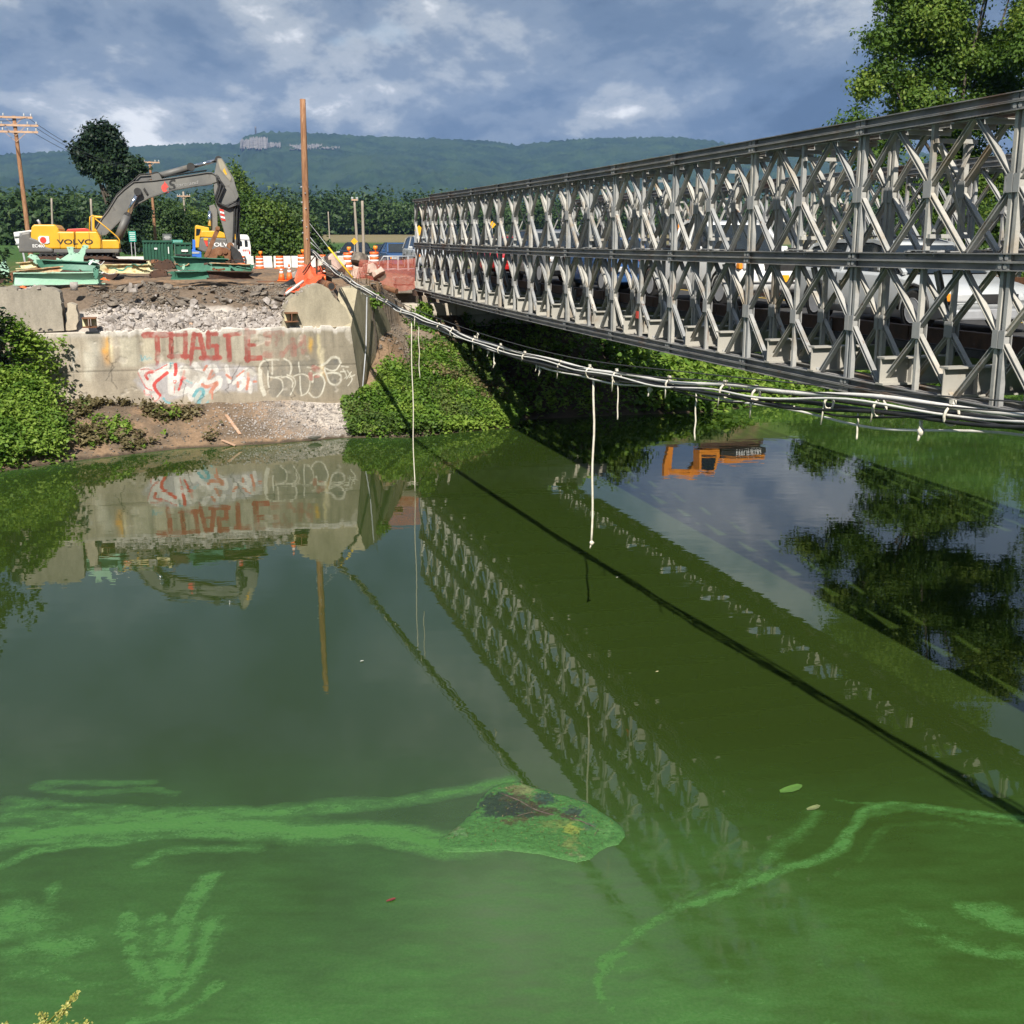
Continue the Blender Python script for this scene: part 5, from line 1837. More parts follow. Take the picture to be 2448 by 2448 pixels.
# ================================================================== lettering
def text_mesh(txt, height, mat_, name, parent, loc, rot=(math.pi / 2, 0, 0), shear=0.0, sx=1.0, bold=0.0):
    cu = bpy.data.curves.new(name, 'FONT')
    cu.body = txt
    cu.size = 1.0
    cu.align_x = 'CENTER'
    cu.align_y = 'CENTER'
    cu.shear = shear
    cu.offset = bold
    cu.extrude = 0.004
    tmp = bpy.data.objects.new('tmp', cu)
    COL.objects.link(tmp)
    dg = bpy.context.evaluated_depsgraph_get()
    me = bpy.data.meshes.new_from_object(tmp.evaluated_get(dg))
    bpy.data.objects.remove(tmp)
    me.name = name
    me.materials.clear()
    me.materials.append(mat_)
    h = height / 0.72
    me.transform(Matrix.Diagonal((h * sx, h, 1, 1)))
    return link(name, me, parent, loc, rot)


# ================================================================== yellow excavator, side on, boom to the right
EX_S = 47.0
R1 = lambda x, y: pix(x / 3.157, 200 + y / 3.157, EX_S)          # zoomed photo pixels -> road frame
ex_t, _, _ = R1(520, 1300)
ex_z = gz(ex_t, EX_S)
exc = thing('yellow_excavator', 'large yellow excavator with long grey boom parked behind the scrap girders', 'excavator', (ex_t, EX_S, ex_z))


def E1(x, y):
    t, s, z = R1(x, y)
    return (t - ex_t, z - ex_z)


def slab(name, pts, y0, y1, mats, parent, bev=.03, f=E1):
    mbk = MB()
    mbk.prism([f(*q) for q in pts], y0, y1)
    return mbk.build(name, mats, parent, bev)


slab('engine_cover', [(268, 1245), (264, 1150), (268, 1082), (288, 1066), (442, 1066), (468, 1098), (470, 1118), (585, 1118), (585, 1245)], -1.35, 1.3, M['yellow'], exc, .05)
slab('side_panel', [(588, 1245), (588, 1118), (748, 1118), (768, 1150), (778, 1176), (778, 1245)], -1.35, -.35, M['yellow'], exc, .04)
slab('side_panel', [(781, 1245), (781, 1178), (896, 1178), (914, 1200), (914, 1245)], -1.35, -.45, M['yellow'], exc, .04)
slab('counterweight', [(176, 1274), (178, 1150), (196, 1128), (264, 1116), (266, 1160), (330, 1180), (340, 1215), (430, 1245), (430, 1274)], -1.372, 1.33, M['machine_grey'], exc, .07)
slab('skirt', [(432, 1274), (432, 1248), (912, 1248), (908, 1274)], -1.37, 1.2, M['machine_grey'], exc, .02)
slab('turntable', [(520, 1300), (520, 1274), (860, 1274), (860, 1300)], -.9, .9, M['dark'], exc)
# panel gaps, badge
for x in (470, 588, 690, 780):
    a = E1(x, 1120)
    b_ = E1(x, 1244)
    MB().box((a[0], -1.352, (a[1] + b_[1]) / 2), (.012, .01, a[1] - b_[1])).build('panel_gap', M['dark'], exc)
slab('badge', [(318, 1162), (330, 1150), (398, 1152), (402, 1200), (390, 1206), (340, 1206), (322, 1190)], -1.385, -1.3, M['white_paint'], exc, 0)
c = E1(356, 1180)
MB().lathe([(.11, -1.395), (.11, -1.38)], (c[0], 0, c[1]), 18, 'y').build('badge_dot', M['red'], exc)
c = E1(590, 1195)
text_mesh('VOLVO', .17, M['dark'], 'lettering', exc, (c[0], -1.360, c[1]), sx=1.55, bold=.02)
c = E1(322, 1224)
text_mesh('EC460', .11, M['white_paint'], 'lettering', exc, (c[0], -1.380, c[1]), sx=1.0, bold=.02)
# red box, exhaust, far-side cab, hand rail
slab('tool_box', [(505, 1118), (520, 1098), (650, 1092), (690, 1112), (690, 1118)], -.5, .8, M['red'], exc, .02)
p0, p1, p2 = E1(300, 1070), E1(290, 1042), E1(278, 1026)
MB().tube([(p0[0], .2, p0[1]), (p1[0], .2, p1[1]), (p2[0], .2, p2[1])], .05, 10).build('exhaust', M['rail_grey'], exc)
cab_ = slab('cab', [(690, 1118), (690, 1004), (702, 993), (800, 1000), (812, 1010), (830, 1118)], .35, 1.35, M['yellow'], exc, .04)
slab('cab_window', [(708, 1090), (708, 1012), (795, 1014), (812, 1090)], .33, 1.37, M['glass'], exc, 0)
mbk = MB()
pts = [E1(735, 1024), E1(800, 1075), E1(895, 1155), E1(912, 1178), E1(918, 1240)]
mbk.tube([(a, -1.25, b_) for a, b_ in pts], .022, 7)
pts = [E1(692, 1118), E1(695, 1010), E1(715, 998), E1(740, 1024)]
mbk.tube([(a, -1.15, b_) for a, b_ in pts], .025, 7)
mbk.build('hand_rail', M['yellow'], exc)
# tracks
for sy in (-1, 1):
    mbk = MB()
    y0, y1 = (-1.45, -.85) if sy < 0 else (.85, 1.45)
    zt = E1(0, 1300)[1]
    L0, L1 = E1(215, 1300)[0], E1(905, 1300)[0]
    rr = zt / 2
    prof_ = []
    for a in np.linspace(math.pi / 2, 3 * math.pi / 2, 9):
        prof_.append((L0 + rr + rr * math.cos(a), rr + rr * math.sin(a)))
    for a in np.linspace(-math.pi / 2, math.pi / 2, 9):
        prof_.append((L1 - rr + rr * math.cos(a), rr + rr * math.sin(a)))
    mbk.prism(prof_, y0, y1)
    tr = mbk.build('track', M['rust_dark'], exc)
    mbk = MB()
    for x in np.arange(L0 + .2, L1 - .1, .19):
        mbk.box((x, (y0 + y1) / 2, 2 * rr + .012), (.06, y1 - y0 + .02, .05))
        mbk.box((x, (y0 + y1) / 2, 0.0), (.06, y1 - y0 + .02, .05))
    mbk.build('track_shoe', M['dark'], tr)
# boom, bent like the photo, with its plate edges
boom_top = [(726, 1096), (770, 1022), (820, 958), (885, 852), (940, 800), (1010, 746), (1160, 735), (1300, 716), (1560, 676), (1600, 678), (1640, 705), (1648, 742)]
boom_bot = [(1600, 756), (1480, 770), (1300, 802), (1130, 858), (1040, 905), (960, 978), (880, 1060), (800, 1138), (760, 1140)]
boom = slab('boom', boom_top + boom_bot, -.28, .28, M['boom_grey'], exc, .015)
mbk = MB()
for a, b_ in zip(boom_top[:-2], boom_top[1:-1]):
    p, q = E1(*a), E1(*b_)
    mbk.bar((p[0], 0, p[1] + .01), (q[0], 0, q[1] + .01), .66, .03, (0, 0, 1))
for a, b_ in zip(boom_bot[:-1], boom_bot[1:]):
    p, q = E1(*a), E1(*b_)
    mbk.bar((p[0], 0, p[1] - .01), (q[0], 0, q[1] - .01), .62, .03, (0, 0, 1))
mbk.build('flange', M['machine_grey'], boom)
mbk = MB()
for off in (0, .07, .14):
    pts = [E1(*q) for q in ((735, 1090), (822, 950), (888, 845), (1015, 738), (1055, 700), (1120, 695), (1190, 690), (1240, 715), (1560, 668))]
    mbk.tube([(a, -.2 + off * 1.5, b_ + .06) for a, b_ in pts], .024, 6)
mbk.build('hydraulic_line', M['black'], boom)
slab('bracket', [(1150, 735), (1140, 690), (1200, 676), (1225, 725)], -.22, .22, M['machine_grey'], boom, .01)
slab('bracket', [(1010, 760), (1045, 690), (1160, 690), (1150, 720)], -.10, .10, M['machine_grey'], boom, .01)
# logo: red shape, black S and faint lettering
KL = lambda x, y: E1(*(((370 + x / 16.1) * 3.157), ((420 + y / 16.1) - 200) * 3.157))
mbk = MB()
poly = [(350, 320), (390, 220), (420, 310), (470, 330), (490, 400), (540, 430), (480, 480), (440, 540), (470, 590), (590, 580), (540, 660), (430, 680), (320, 620), (260, 520), (265, 400)]
mbk.add([(KL(*q)[0], -.2855, KL(*q)[1]) for q in poly], [tuple(range(len(poly)))])
mbk.build('logo', pmat('logo_red', [(.62, .06, .05), (.72, .09, .07)], 5, .5), boom)
a, b_ = KL(620, 400), KL(700, 390)
ang = math.atan2(b_[1] - a[1], b_[0] - a[0])
text_mesh('S', .36, M['dark'], 'lettering', boom, (a[0], -.290, a[1]), (math.pi / 2, -ang - .1, 0), .3, 1.15, .02)
a = KL(1180, 340)
text_mesh('martrand', .13, M['galv_plate'], 'lettering', boom, (a[0], -.290, a[1]), (math.pi / 2, -math.radians(9), 0), .25, 1.35)
slab('clamp', [(1082, 800), (1092, 785), (1122, 835), (1110, 845)], -.33, -.27, M['dark'], boom, .01)
# boom cylinders on both sides
for sy in (-.42, .42):
    a, m_, b_ = E1(890, 1168), E1(962, 998), E1(1042, 818)
    MB().tube([(a[0], sy, a[1]), (m_[0], sy, m_[1])], .135, 12).build('boom_cylinder', M['machine_grey'], exc)
    MB().tube([(m_[0], sy, m_[1]), (b_[0], sy, b_[1])], .075, 12).build('piston_rod', M['chrome'], exc)
    MB().lathe([(.13, -.07), (.13, .07)], (m_[0], sy, m_[1]), 12, 'y').lathe([(.14, -.09), (.14, .09)], (b_[0], sy, b_[1]), 12, 'y').build('cylinder_eye', M['dark'], exc)
# stick cylinder on top of the boom
a, m_, b_ = E1(1165, 706), E1(1452, 628), E1(1648, 574)
MB().tube([(a[0], 0, a[1]), (m_[0], 0, m_[1])], .12, 12).build('stick_cylinder', M['machine_grey'], exc)
MB().tube([(m_[0], 0, m_[1]), (b_[0], 0, b_[1])], .07, 12).build('piston_rod', M['chrome'], exc)
for x, y, r_ in ((1180, 700, .17), (1440, 630, .15), (1648, 574, .13)):
    q = E1(x, y)
    MB().lathe([(r_, -.2), (r_, .2)], (q[0], 0, q[1]), 12, 'y').build('pin_boss', M['dark'], exc)
# stick hanging down
stick = slab('stick', [(1640, 566), (1672, 566), (1690, 590), (1722, 650), (1762, 716), (1772, 760), (1800, 850), (1782, 880), (1768, 960), (1758, 1100), (1752, 1215), (1722, 1235), (1700, 1150), (1668, 1040), (1650, 985), (1628, 900), (1612, 800), (1618, 680)],
             -.24, .24, M['boom_grey'], exc, .015)
slab('wear_patch', [(1642, 575), (1672, 574), (1700, 625), (1745, 715), (1735, 740), (1660, 650)], -.262, -.24, pmat('scuffed_pale_paint', [(.22, .20, .15), (.34, .31, .24)], 3.0, .7), stick, 0)
slab('paint_chip', [(1680, 660), (1692, 640), (1712, 690), (1700, 690)], -.268, -.25, M['yellow'], stick, 0)
slab('reinforcing_plate', [(1770, 760), (1800, 850), (1782, 880), (1752, 800)], -.27, .27, M['boom_grey'], stick, .01)
# warning stripes
for i in range(5):
    y = 950 + i * 18
    o_ = slab('warning_stripe', [(1654 + i * 3, y - 6), (1686 + i * 3, y + 3), (1688 + i * 3, y + 17), (1656 + i * 3, y + 8)], -.256, -.24, M['red'] if i % 2 == 0 else M['white_paint'], stick, 0)
mbk = MB()
for (pts, yy) in (([(1640, 700), (1668, 760), (1650, 830), (1630, 880), (1660, 920), (1730, 930), (1790, 900)], -.33), ([(1630, 690), (1650, 780), (1625, 860), (1640, 905), (1700, 925), (1780, 890)], -.30),
                  ([(1645, 720), (1690, 780), (1660, 850), (1640, 900), (1720, 940), (1795, 912)], -.36), ([(1790, 900), (1785, 1000), (1780, 1120), (1790, 1220)], -.25), ([(1770, 900), (1765, 1050), (1760, 1200)], -.28),
                  ([(1800, 860), (1806, 960), (1796, 1060), (1806, 1180), (1800, 1250)], -.1)):
    q = [E1(*w_) for w_ in pts]
    sm = []
    for i in range(len(q) - 1):
        for u in (0, .33, .66):
            sm.append((q[i][0] + (q[i + 1][0] - q[i][0]) * u, yy, q[i][1] + (q[i + 1][1] - q[i][1]) * u))
    sm.append((q[-1][0], yy, q[-1][1]))
    mbk.tube(sm, .042, 7)
mbk.build('hose', M['black'], stick)
# bucket cylinder, links, coupler
a, b_ = E1(1786, 860), E1(1800, 1190)
MB().tube([(a[0], .05, a[1]), (b_[0], .05, b_[1])], .07, 10).build('bucket_cylinder', M['dark'], exc)
slab('link', [(1630, 1092), (1650, 1080), (1660, 1100), (1625, 1180), (1575, 1300), (1545, 1316), (1540, 1300)], -.22, -.14, M['rust'], exc, .01)
slab('link', [(1630, 1092), (1650, 1080), (1660, 1100), (1625, 1180), (1575, 1300), (1545, 1316), (1540, 1300)], .14, .22, M['rust'], exc, .01)
slab('coupler', [(1548, 1318), (1600, 1250), (1650, 1232), (1710, 1240), (1740, 1262), (1740, 1330), (1700, 1340), (1690, 1300), (1640, 1300), (1630, 1330)], -.2, .2, M['rust'], exc, .015)
for x, y, r_ in ((1654, 1276, .10), (1697, 1268, .09), (1642, 1092, .08), (1736, 1222, .12)):
    q = E1(x, y)
    MB().lathe([(r_, -.27), (r_, .27)], (q[0], 0, q[1]), 12, 'y').build('pin', M['rust'], exc)
slab('bucket', [(1735, 1215), (1770, 1240), (1812, 1275), (1835, 1330), (1840, 1350), (1770, 1352), (1745, 1300)], -.45, .45, M['dark'], exc, .02)

# ================================================================== second excavator seen from behind, and orange one mirrored in the water
EX2 = 84.0


def px_thing(name, label, cat, x, y, D, rz=0.0, group=None):
    t, s, z = pix(x, y, D)
    o = thing(name, label, cat, (t, D, gz(t, D)), rz, group)
    g = gz(t, D)

    def F(px_, py_):
        a = pix(px_, py_, D)
        return (a[0] - t, a[2] - g)
    return o, F


ex2, F2 = px_thing('yellow_excavator', 'yellow excavator turned away, only its grey tail and cab visible behind the stick', 'excavator', 515, 600, EX2)
Z3 = lambda x, y: F2(350 + x / 5.52, 480 + y / 5.52)
slab('tail_cover', [(712, 480), (722, 410), (740, 394), (960, 400), (1030, 430), (1190, 440), (1190, 500)], -.9, 3.6, M['yellow'], ex2, .06, Z3)
slab('counterweight', [(690, 650), (706, 490), (730, 482), (1080, 500), (1185, 510), (1190, 690), (900, 690), (740, 670)], -1.1, .6, M['machine_grey'], ex2, .08, Z3)
slab('cab', [(640, 620), (648, 330), (665, 318), (830, 350), (835, 400), (712, 480), (700, 620)], .9, 3.2, M['yellow'], ex2, .05, Z3)
slab('cab_window', [(656, 460), (660, 365), (720, 372), (716, 400), (700, 450)], .87, 3.22, M['glass'], ex2, 0, Z3)
slab('side_panel', [(1140, 560), (1142, 440), (1200, 445), (1200, 565)], -.95, 3.4, M['yellow'], ex2, .03, Z3)
c = Z3(985, 580)
text_mesh('VOLVO', .26, M['white_paint'], 'lettering', ex2, (c[0], -1.12, c[1]), sx=1.35, bold=.02)
slab('marker', [(752, 525), (800, 525), (806, 600), (786, 600)], -1.13, -1.09, M['red'], ex2, 0, Z3)
slab('marker', [(750, 490), (808, 492), (806, 522), (752, 520)], -1.135, -1.09, M['yellow'], ex2, 0, Z3)
slab('boom', [(862, 400), (850, 200), (835, 60), (905, 40), (945, 120), (950, 400)], 1.2, 1.8, M['boom_grey'], ex2, .03, Z3)
p0, p1 = Z3(838, 130), Z3(840, 330)
MB().tube([(p0[0], 1.0, p0[1]), (p1[0], 1.0, p1[1])], .11, 10).build('piston_rod', M['chrome'], ex2)
for sy in (-1.3, 1.3):
    MB().box((sy, 1.2, .45), (.6, 4.0, .9)).build('track', M['rust_dark'], ex2, .2)

hx_t, hx_s = 28.5, 58.0
hx = thing('orange_excavator', 'orange excavator seen upside down as a reflection right of the bridge', 'excavator', (hx_t, hx_s, gz(hx_t, hx_s)))
hx.scale = (.86, .86, .86)
for sy in (-1.2, 1.2):
    MB().prism([(-2.0, .0), (1.9, 0), (2.25, .3), (2.2, .65), (1.9, .85), (-2.0, .85), (-2.3, .6), (-2.3, .25)], sy - .3, sy + .3).build('track', M['rust_dark'], hx, .05)
MB().prism([(-.6, 1.0), (2.5, 1.0), (2.55, 1.35), (2.4, 1.55), (-.6, 1.55)], -1.3, 1.3).build('body', M['dark'], hx, .05)
MB().prism([(-.6, 1.55), (2.42, 1.55), (2.55, 1.62), (2.5, 1.82), (.3, 1.95), (-.4, 1.9)], -1.28, 1.28).build('engine_cover', M['orange_machine'], hx, .05)
MB().prism([(-2.1, 1.0), (-.7, 1.0), (-.65, 1.5), (-1.0, 2.55), (-1.5, 2.6), (-2.05, 2.4)], -1.25, -.25).build('cab', M['orange_machine'], hx, .06)
MB().prism([(-1.95, 1.4), (-.9, 1.4), (-1.1, 2.4), (-1.5, 2.45), (-1.92, 2.25)], -1.27, -.22).build('cab_window', M['glass'], hx)
MB().prism([(-1.5, 1.2), (-.7, 1.2), (-1.2, 2.6), (-2.0, 3.1), (-3.6, 2.7), (-3.7, 2.35), (-2.2, 2.55), (-1.7, 2.0)], .0, .5).build('boom', M['orange_machine'], hx, .03)
MB().prism([(-3.9, 2.9), (-3.5, 2.8), (-3.4, 2.2), (-3.3, .8), (-3.6, .8), (-3.9, 2.0)], .05, .45).build('stick', M['orange_machine'], hx, .03)
MB().prism([(-3.9, .0), (-3.1, .1), (-3.0, .7), (-3.3, .95), (-3.7, .9), (-4.1, .4)], -.3, .8).build('bucket', M['rust_dark'], hx, .03)
text_mesh('HYUNDAI', .30, M['white_paint'], 'lettering', hx, (1.3, -1.315, 1.27), sx=.95, bold=.02)

# ================================================================== white trailer, skips, signs, van
tr, Ft = px_thing('dump_trailer', 'white open dump trailer half hidden behind the excavator counterweight', 'trailer', 60, 600, 56)
Z1 = lambda x, y: Ft(x / 3.157, 200 + y / 3.157)
slab('box', [(100, 1122), (262, 1100), (262, 1250), (150, 1256), (135, 1238), (112, 1180)], 0, 2.2, M['white_dirty'], tr, .03, Z1)
mbk = MB()
for (xa, ya, xb, yb) in ((108, 1155, 262, 1135), (118, 1210, 262, 1200), (150, 1125, 165, 1250), (205, 1118, 210, 1252)):
    p, q = Z1(xa, ya), Z1(xb, yb)
    mbk.bar((p[0], -.03, p[1]), (q[0], -.03, q[1]), .06, .05)
mbk.build('rib', M['rail_grey'], tr)
p, q = Z1(168, 1255), Z1(195, 1335)
MB().bar((p[0], .1, p[1]), (q[0], .1, 0), .07, .07).build('leg', M['rail_grey'], tr)
for x in (.9, 1.7):
    MB().lathe([(.45, -.15), (.5, -.1), (.5, .1), (.45, .15)], (x, .4, .5), 16, 'y').build('wheel', M['tyre'], tr)


def skip_box(label, x0, x1, yt, yb, D, depth, number=None):
    o, F = px_thing('skip', label, 'dumpster', (x0 + x1) / 2, yb, D)
    a, b_ = F(x0, yt), F(x1, yb)
    b_ = (b_[0], 0.0)
    w = b_[0] - a[0]
    mbk = MB()
    mbk.prism([(a[0], 0), (b_[0], 0), (b_[0], a[1]), (a[0], a[1])], 0, depth)
    mbk.build('body', M['skip_green'], o)
    mbk = MB()
    n = 9 if number is None else 3
    for i in range(n + 1):
        mbk.box((a[0] + w * i / n, -.04, a[1] * .5), (.07, .09, a[1]))
    mbk.box(((a[0] + b_[0]) / 2, -.05, a[1]), (w + .12, .14, .12))
    mbk.box(((a[0] + b_[0]) / 2, depth, a[1]), (w + .12, .14, .12))
    mbk.build('rib', M['skip_green'], o)
    if number:
        mbk = MB()
        mbk.box(((a[0] + b_[0]) / 2, -.06, a[1] * .56), (w, .1, .08))
        mbk.build('hinge_bar', M['dark'], o)
        text_mesh(number, .16, M['white_paint'], 'lettering', o, ((a[0] + b_[0]) / 2, -.095, a[1] * .32), bold=.01)
        MB().box(((a[0] + b_[0]) / 2 + .1, -.10, a[1] * .72), (.38, .012, .12)).build('sticker', M['white_paint'], o)
    else:
        MB().box((a[0] + w * .42, -.095, a[1] * .74), (.17, .012, .1)).build('sticker', M['white_paint'], o)
        MB().box((a[0] + w * .86, -.095, a[1] * .68), (.05, .012, .42)).build('sticker', M['white_paint'], o)
    return o


skip_box('long dark green ribbed skip beside the yellow excavator', 342, 414, 577, 622, 78, 2.2)
skip_box('short dark green skip with a number, next to the ribbed one', 418, 457, 582, 622, 76, 1.8, '109')
o, F = px_thing('recycling_bin', 'blue plastic bin behind the short green skip', 'bin', 462, 610, 79)
mbk = MB()
a, b_, c = F(457, 572), F(469, 607), F(481, 600)
mbk.prism([(a[0], .2), (F(466, 600)[0], .2), (F(467, 573)[0], a[1] - .05), (a[0] + .08, a[1])], 0, .8)
mbk.prism([(a[0], .2), (c[0], .2), (c[0], F(480, 602)[1]), (a[0], F(460, 596)[1])], -.2, .6)
mbk.build('body', M['blue'], o, .03)
MB().box((c[0] - .35, -.22, F(470, 604)[1]), (.45, .02, .12)).build('label_plate', M['rail_grey'], o)


def sign(label, x0, y0, x1, y1, D, key, lines, post=True):
    o, F = px_thing('road_sign', label, 'sign', (x0 + x1) / 2, y1, D)
    a, b_ = F(x0, y0), F(x1, y1)
    MB().box(((a[0] + b_[0]) / 2, 0, (a[1] + b_[1]) / 2), (b_[0] - a[0], .04, a[1] - b_[1])).build('panel', M[key], o, .01)
    mbk = MB()
    for f in (.25, .75):
        mbk.box((a[0] + (b_[0] - a[0]) * f, .05, a[1] / 2 - .1), (.06, .06, a[1] + .2))
    mbk.build('post', M['rail_grey'], o)
    mbk = MB()
    for (u, v, w) in lines:
        mbk.box((a[0] + (b_[0] - a[0]) * u, -.024, a[1] - (a[1] - b_[1]) * v), ((b_[0] - a[0]) * w, .006, (a[1] - b_[1]) * .055))
    mbk.build('legend', M['white_paint'], o)
    return o


sign('tall teal green road sign behind the excavator boom foot', 307, 553, 326, 578, 105, 'teal_sign', [(.5, .15, .8), (.5, .32, .8), (.5, .5, .7), (.5, .66, .8), (.5, .84, .7)])
sign('small dark grey notice board above the ribbed skip', 388, 559, 411, 575, 100, 'sign_grey', [(.5, .35, .6), (.5, .55, .7), (.5, .75, .5)])
sign('wide teal green road sign above the short skip', 410, 573.5, 437, 581, 98, 'teal_sign', [(.5, .3, .8), (.5, .65, .7)])

van, Fv = px_thing('white_van', 'white box van seen from the back right of the grey excavator stick', 'van', 580, 612, 104)
Zv = lambda x, y: Fv(350 + x / 5.52, 480 + y / 5.52)
slab('body', [(1215, 735), (1215, 470), (1232, 445), (1330, 448), (1355, 480), (1378, 600), (1382, 735)], 0, 5.2, M['white_paint'], van, .06, Zv)
slab('window', [(1230, 530), (1250, 528), (1262, 545), (1264, 598), (1230, 600)], -.03, .05, M['glass'], van, 0, Zv)
slab('window', [(1294, 530), (1300, 522), (1326, 524), (1336, 540), (1338, 606), (1300, 608)], -.03, .05, M['glass'], van, 0, Zv)
slab('roof_line', [(1225, 505), (1225, 515), (1358, 520), (1356, 508)], -.04, .02, M['rail_grey'], van, 0, Zv)
c = Zv(1315, 655)
text_mesh('8800', .17, M['red'], 'lettering', van, (c[0], -.03, c[1]), sx=1.3)
for x in (1240, 1360):
    c = Zv(x, 720)
    MB().lathe([(.28, -.1), (.36, -.08), (.36, .12), (.28, .14)], (c[0], .5, .36), 16, 'x').build('wheel', M['tyre'], van)
    MB().box((Zv(x if x > 1300 else 1228, 690)[0], -.02, Zv(0, 690)[1]), (.10, .04, .22)).build('tail_lamp', M['lamp_red'], van)

# ================================================================== scrap girders
def girder(label, x0, y0, x1, y1, hpx, s0, key, K, s1=None, fl=.30, flat=False, keyf=None, extra=None, roll=0.0, group='scrap girders heaped on the old abutment'):
    """riveted I girder between two photo points (centre line of the web), web height in zoomed pixels"""
    s1 = s1 if s1 is not None else s0
    A = pix(*K(x0, y0), s0)
    Bq = pix(*K(x1, y1), s1)
    h = hpx * K.sc * s0 / 2770.0
    o = thing('scrap_girder', label, 'girder', (A[0], A[1], A[2]), 0, group)
    d_ = Vector((Bq[0] - A[0], Bq[1] - A[1], Bq[2] - A[2]))
    L_ = d_.length
    dr = d_.normalized()
    side = dr.cross(Vector((0, 0, 1))).normalized()
    up = side.cross(dr).normalized()
    if roll:
        R_ = Matrix.Rotation(roll, 3, dr)
        up, side = R_ @ up, R_ @ side
    r = random.Random(int(x0 * 7 + y0))
    # web with torn ends
    mbk = MB()
    n = 12
    vs, fs = [], []
    for i in range(n + 1):
        u = i / n
        tear = 0 if 0 < i < n else 1
        for j in range(3):
            v = (j / 2 - .5) * h
            off = tear * r.uniform(-.16, .12)
            bend = .05 * math.sin(u * 3 + x0) * (j - 1)
            p = dr * (u * L_ + off) + up * v + side * bend
            vs += [p - side * .012, p + side * .012]
    for i in range(n):
        for j in range(2):
            a = (i * 3 + j) * 2
            b_ = ((i + 1) * 3 + j) * 2
            fs += [(a, b_, b_ + 2, a + 2), (a + 1, a + 3, b_ + 3, b_ + 1)]
    mbk.add(vs, fs)
    mbk.build('web', M[key], o)
    for e in (-1, 1):
        mf = MB()
        c0 = up * (e * h / 2)
        m2 = []
        for i in range(n + 1):
            u = i / n
            bend = .05 * math.sin(u * 3 + x0) * e
            m2.append(c0 + dr * (u * L_ + (r.uniform(-.12, .12) if i in (0, n) else 0)) + side * bend + up * r.uniform(-.006, .006))
        for p, q in zip(m2[:-1], m2[1:]):
            mf.bar(p, q, fl, .028, up)
        mf.build('flange', M[keyf or key], o)
    # stiffeners
    ms2 = MB()
    k = max(1, int(L_ / 1.1))
    for i in range(1, k):
        p = dr * (L_ * i / k)
        ms2.bar(p - up * h * .47 - side * .06, p + up * h * .47 - side * .06, .016, .10, side)
    if k > 1:
        ms2.build('stiffener', M[key], o)
    return o


def KK(x0, y0, sc):
    def K(x, y):
        return x0 + x / sc, y0 + y / sc
    K.sc = 1 / sc
    return K


K2, K3 = KK(0, 480, 4.83), KK(350, 480, 5.52)
girder('long mint green plate girder at the front of the scrap heap on the left', 150, 905, 1190, 890, 120, 39.9, 'mint', K2, 40.1, .34)
girder('rust streaked girder lying aslant on the mint one', 140, 850, 705, 795, 66, 40.3, 'rust_mint', K2, 40.5, .22)
girder('dark green girder stub under the mint gusset plate', 480, 730, 1150, 765, 90, 41.0, 'green_girder', K2, 40.9, .26)
girder('flaking cream girder in the middle of the scrap heap', 1165, 785, 1790, 785, 88, 40.5, 'cream_rust', K2, 40.6, .26)
girder('thin dark girder lying behind the cream one', 960, 690, 1740, 710, 44, 41.5, 'rust_dark', K2, 41.5, .25)
girder('short pale girder end at the far left of the heap', 205, 750, 660, 720, 60, 41.2, 'cream_rust', K2, 41.4, .25)
girder('big green girder on the right of the heap, upper one', 360, 820, 1110, 850, 150, 41.2, 'green_girder', K3, 41.5, .34, keyf='green_girder')
girder('green girder with white scraped top flange at the right end', 865, 875, 1400, 895, 100, 40.6, 'green_girder', K3, 40.8, .30, keyf='rust_mint')
girder('light green girder lowest in front of the big green one', 340, 985, 900, 975, 95, 40.0, 'green_girder', K3, 40.1, .26)
girder('rusted dark girder on the ground at the right end of the heap', 835, 975, 1395, 985, 88, 39.9, 'rust_dark', K3, 40.1, .28)
# gusset plates and torn pieces
def scrap(label, pts, s, key, K, th=.03, name='scrap_plate', cat='scrap'):
    c = pix(*K(sum(p[0] for p in pts) / len(pts), sum(p[1] for p in pts) / len(pts)), s)
    o = thing(name, label, cat, c, rnd.uniform(-.15, .15), 'torn steel plates in the scrap heap')
    mbk = MB()
    mbk.prism([(pix(*K(*p), s)[0] - c[0], pix(*K(*p), s)[2] - c[2]) for p in pts], 0, th)
    mbk.build('plate', M[key], o, .004)
    rv = MB()
    for i in range(8):
        p = pts[i % len(pts)]
        q = pix(*K(p[0] * .8 + .2 * sum(a[0] for a in pts) / len(pts), p[1] * .8 + .2 * sum(a[1] for a in pts) / len(pts)), s)
        rv.lathe([(.018, -.02), (.012, -.03)], (q[0] - c[0], 0, q[2] - c[2]), 6, 'y')
    rv.build('rivet', M[key], o)
    return o


scrap('large mint gusset plate with two upright arms standing in the heap', [(660, 700), (795, 612), (768, 532), (846, 530), (850, 602), (908, 602), (965, 508), (1022, 515), (1022, 545), (990, 560), (985, 610), (965, 650), (965, 712)], 41.0, 'mint', K2)
scrap('pale mint folded plate piece at the left of the heap', [(315, 650), (350, 612), (430, 635), (470, 690), (440, 740), (390, 720), (380, 680)], 41.0, 'mint', K2, .05)
scrap('grey-green leaning plate at the far left edge of the heap', [(0, 760), (20, 700), (60, 690), (110, 800), (95, 870), (30, 880), (10, 840)], 40.2, 'mint', K2, .04)
scrap('upright brown rust plate at the left end of the mint girder', [(92, 830), (150, 828), (152, 945), (95, 945)], 39.8, 'rust', K2, .06)
scrap('dark rusty box piece at the left frame edge', [(-20, 880), (70, 885), (60, 930), (10, 955), (-20, 955)], 39.6, 'rust_dark', K2, .25)
scrap('hanging torn green plate on the mint girder', [(1075, 800), (1100, 775), (1140, 800), (1135, 880), (1105, 915), (1080, 870)], 39.75, 'green_girder', K2, .03)
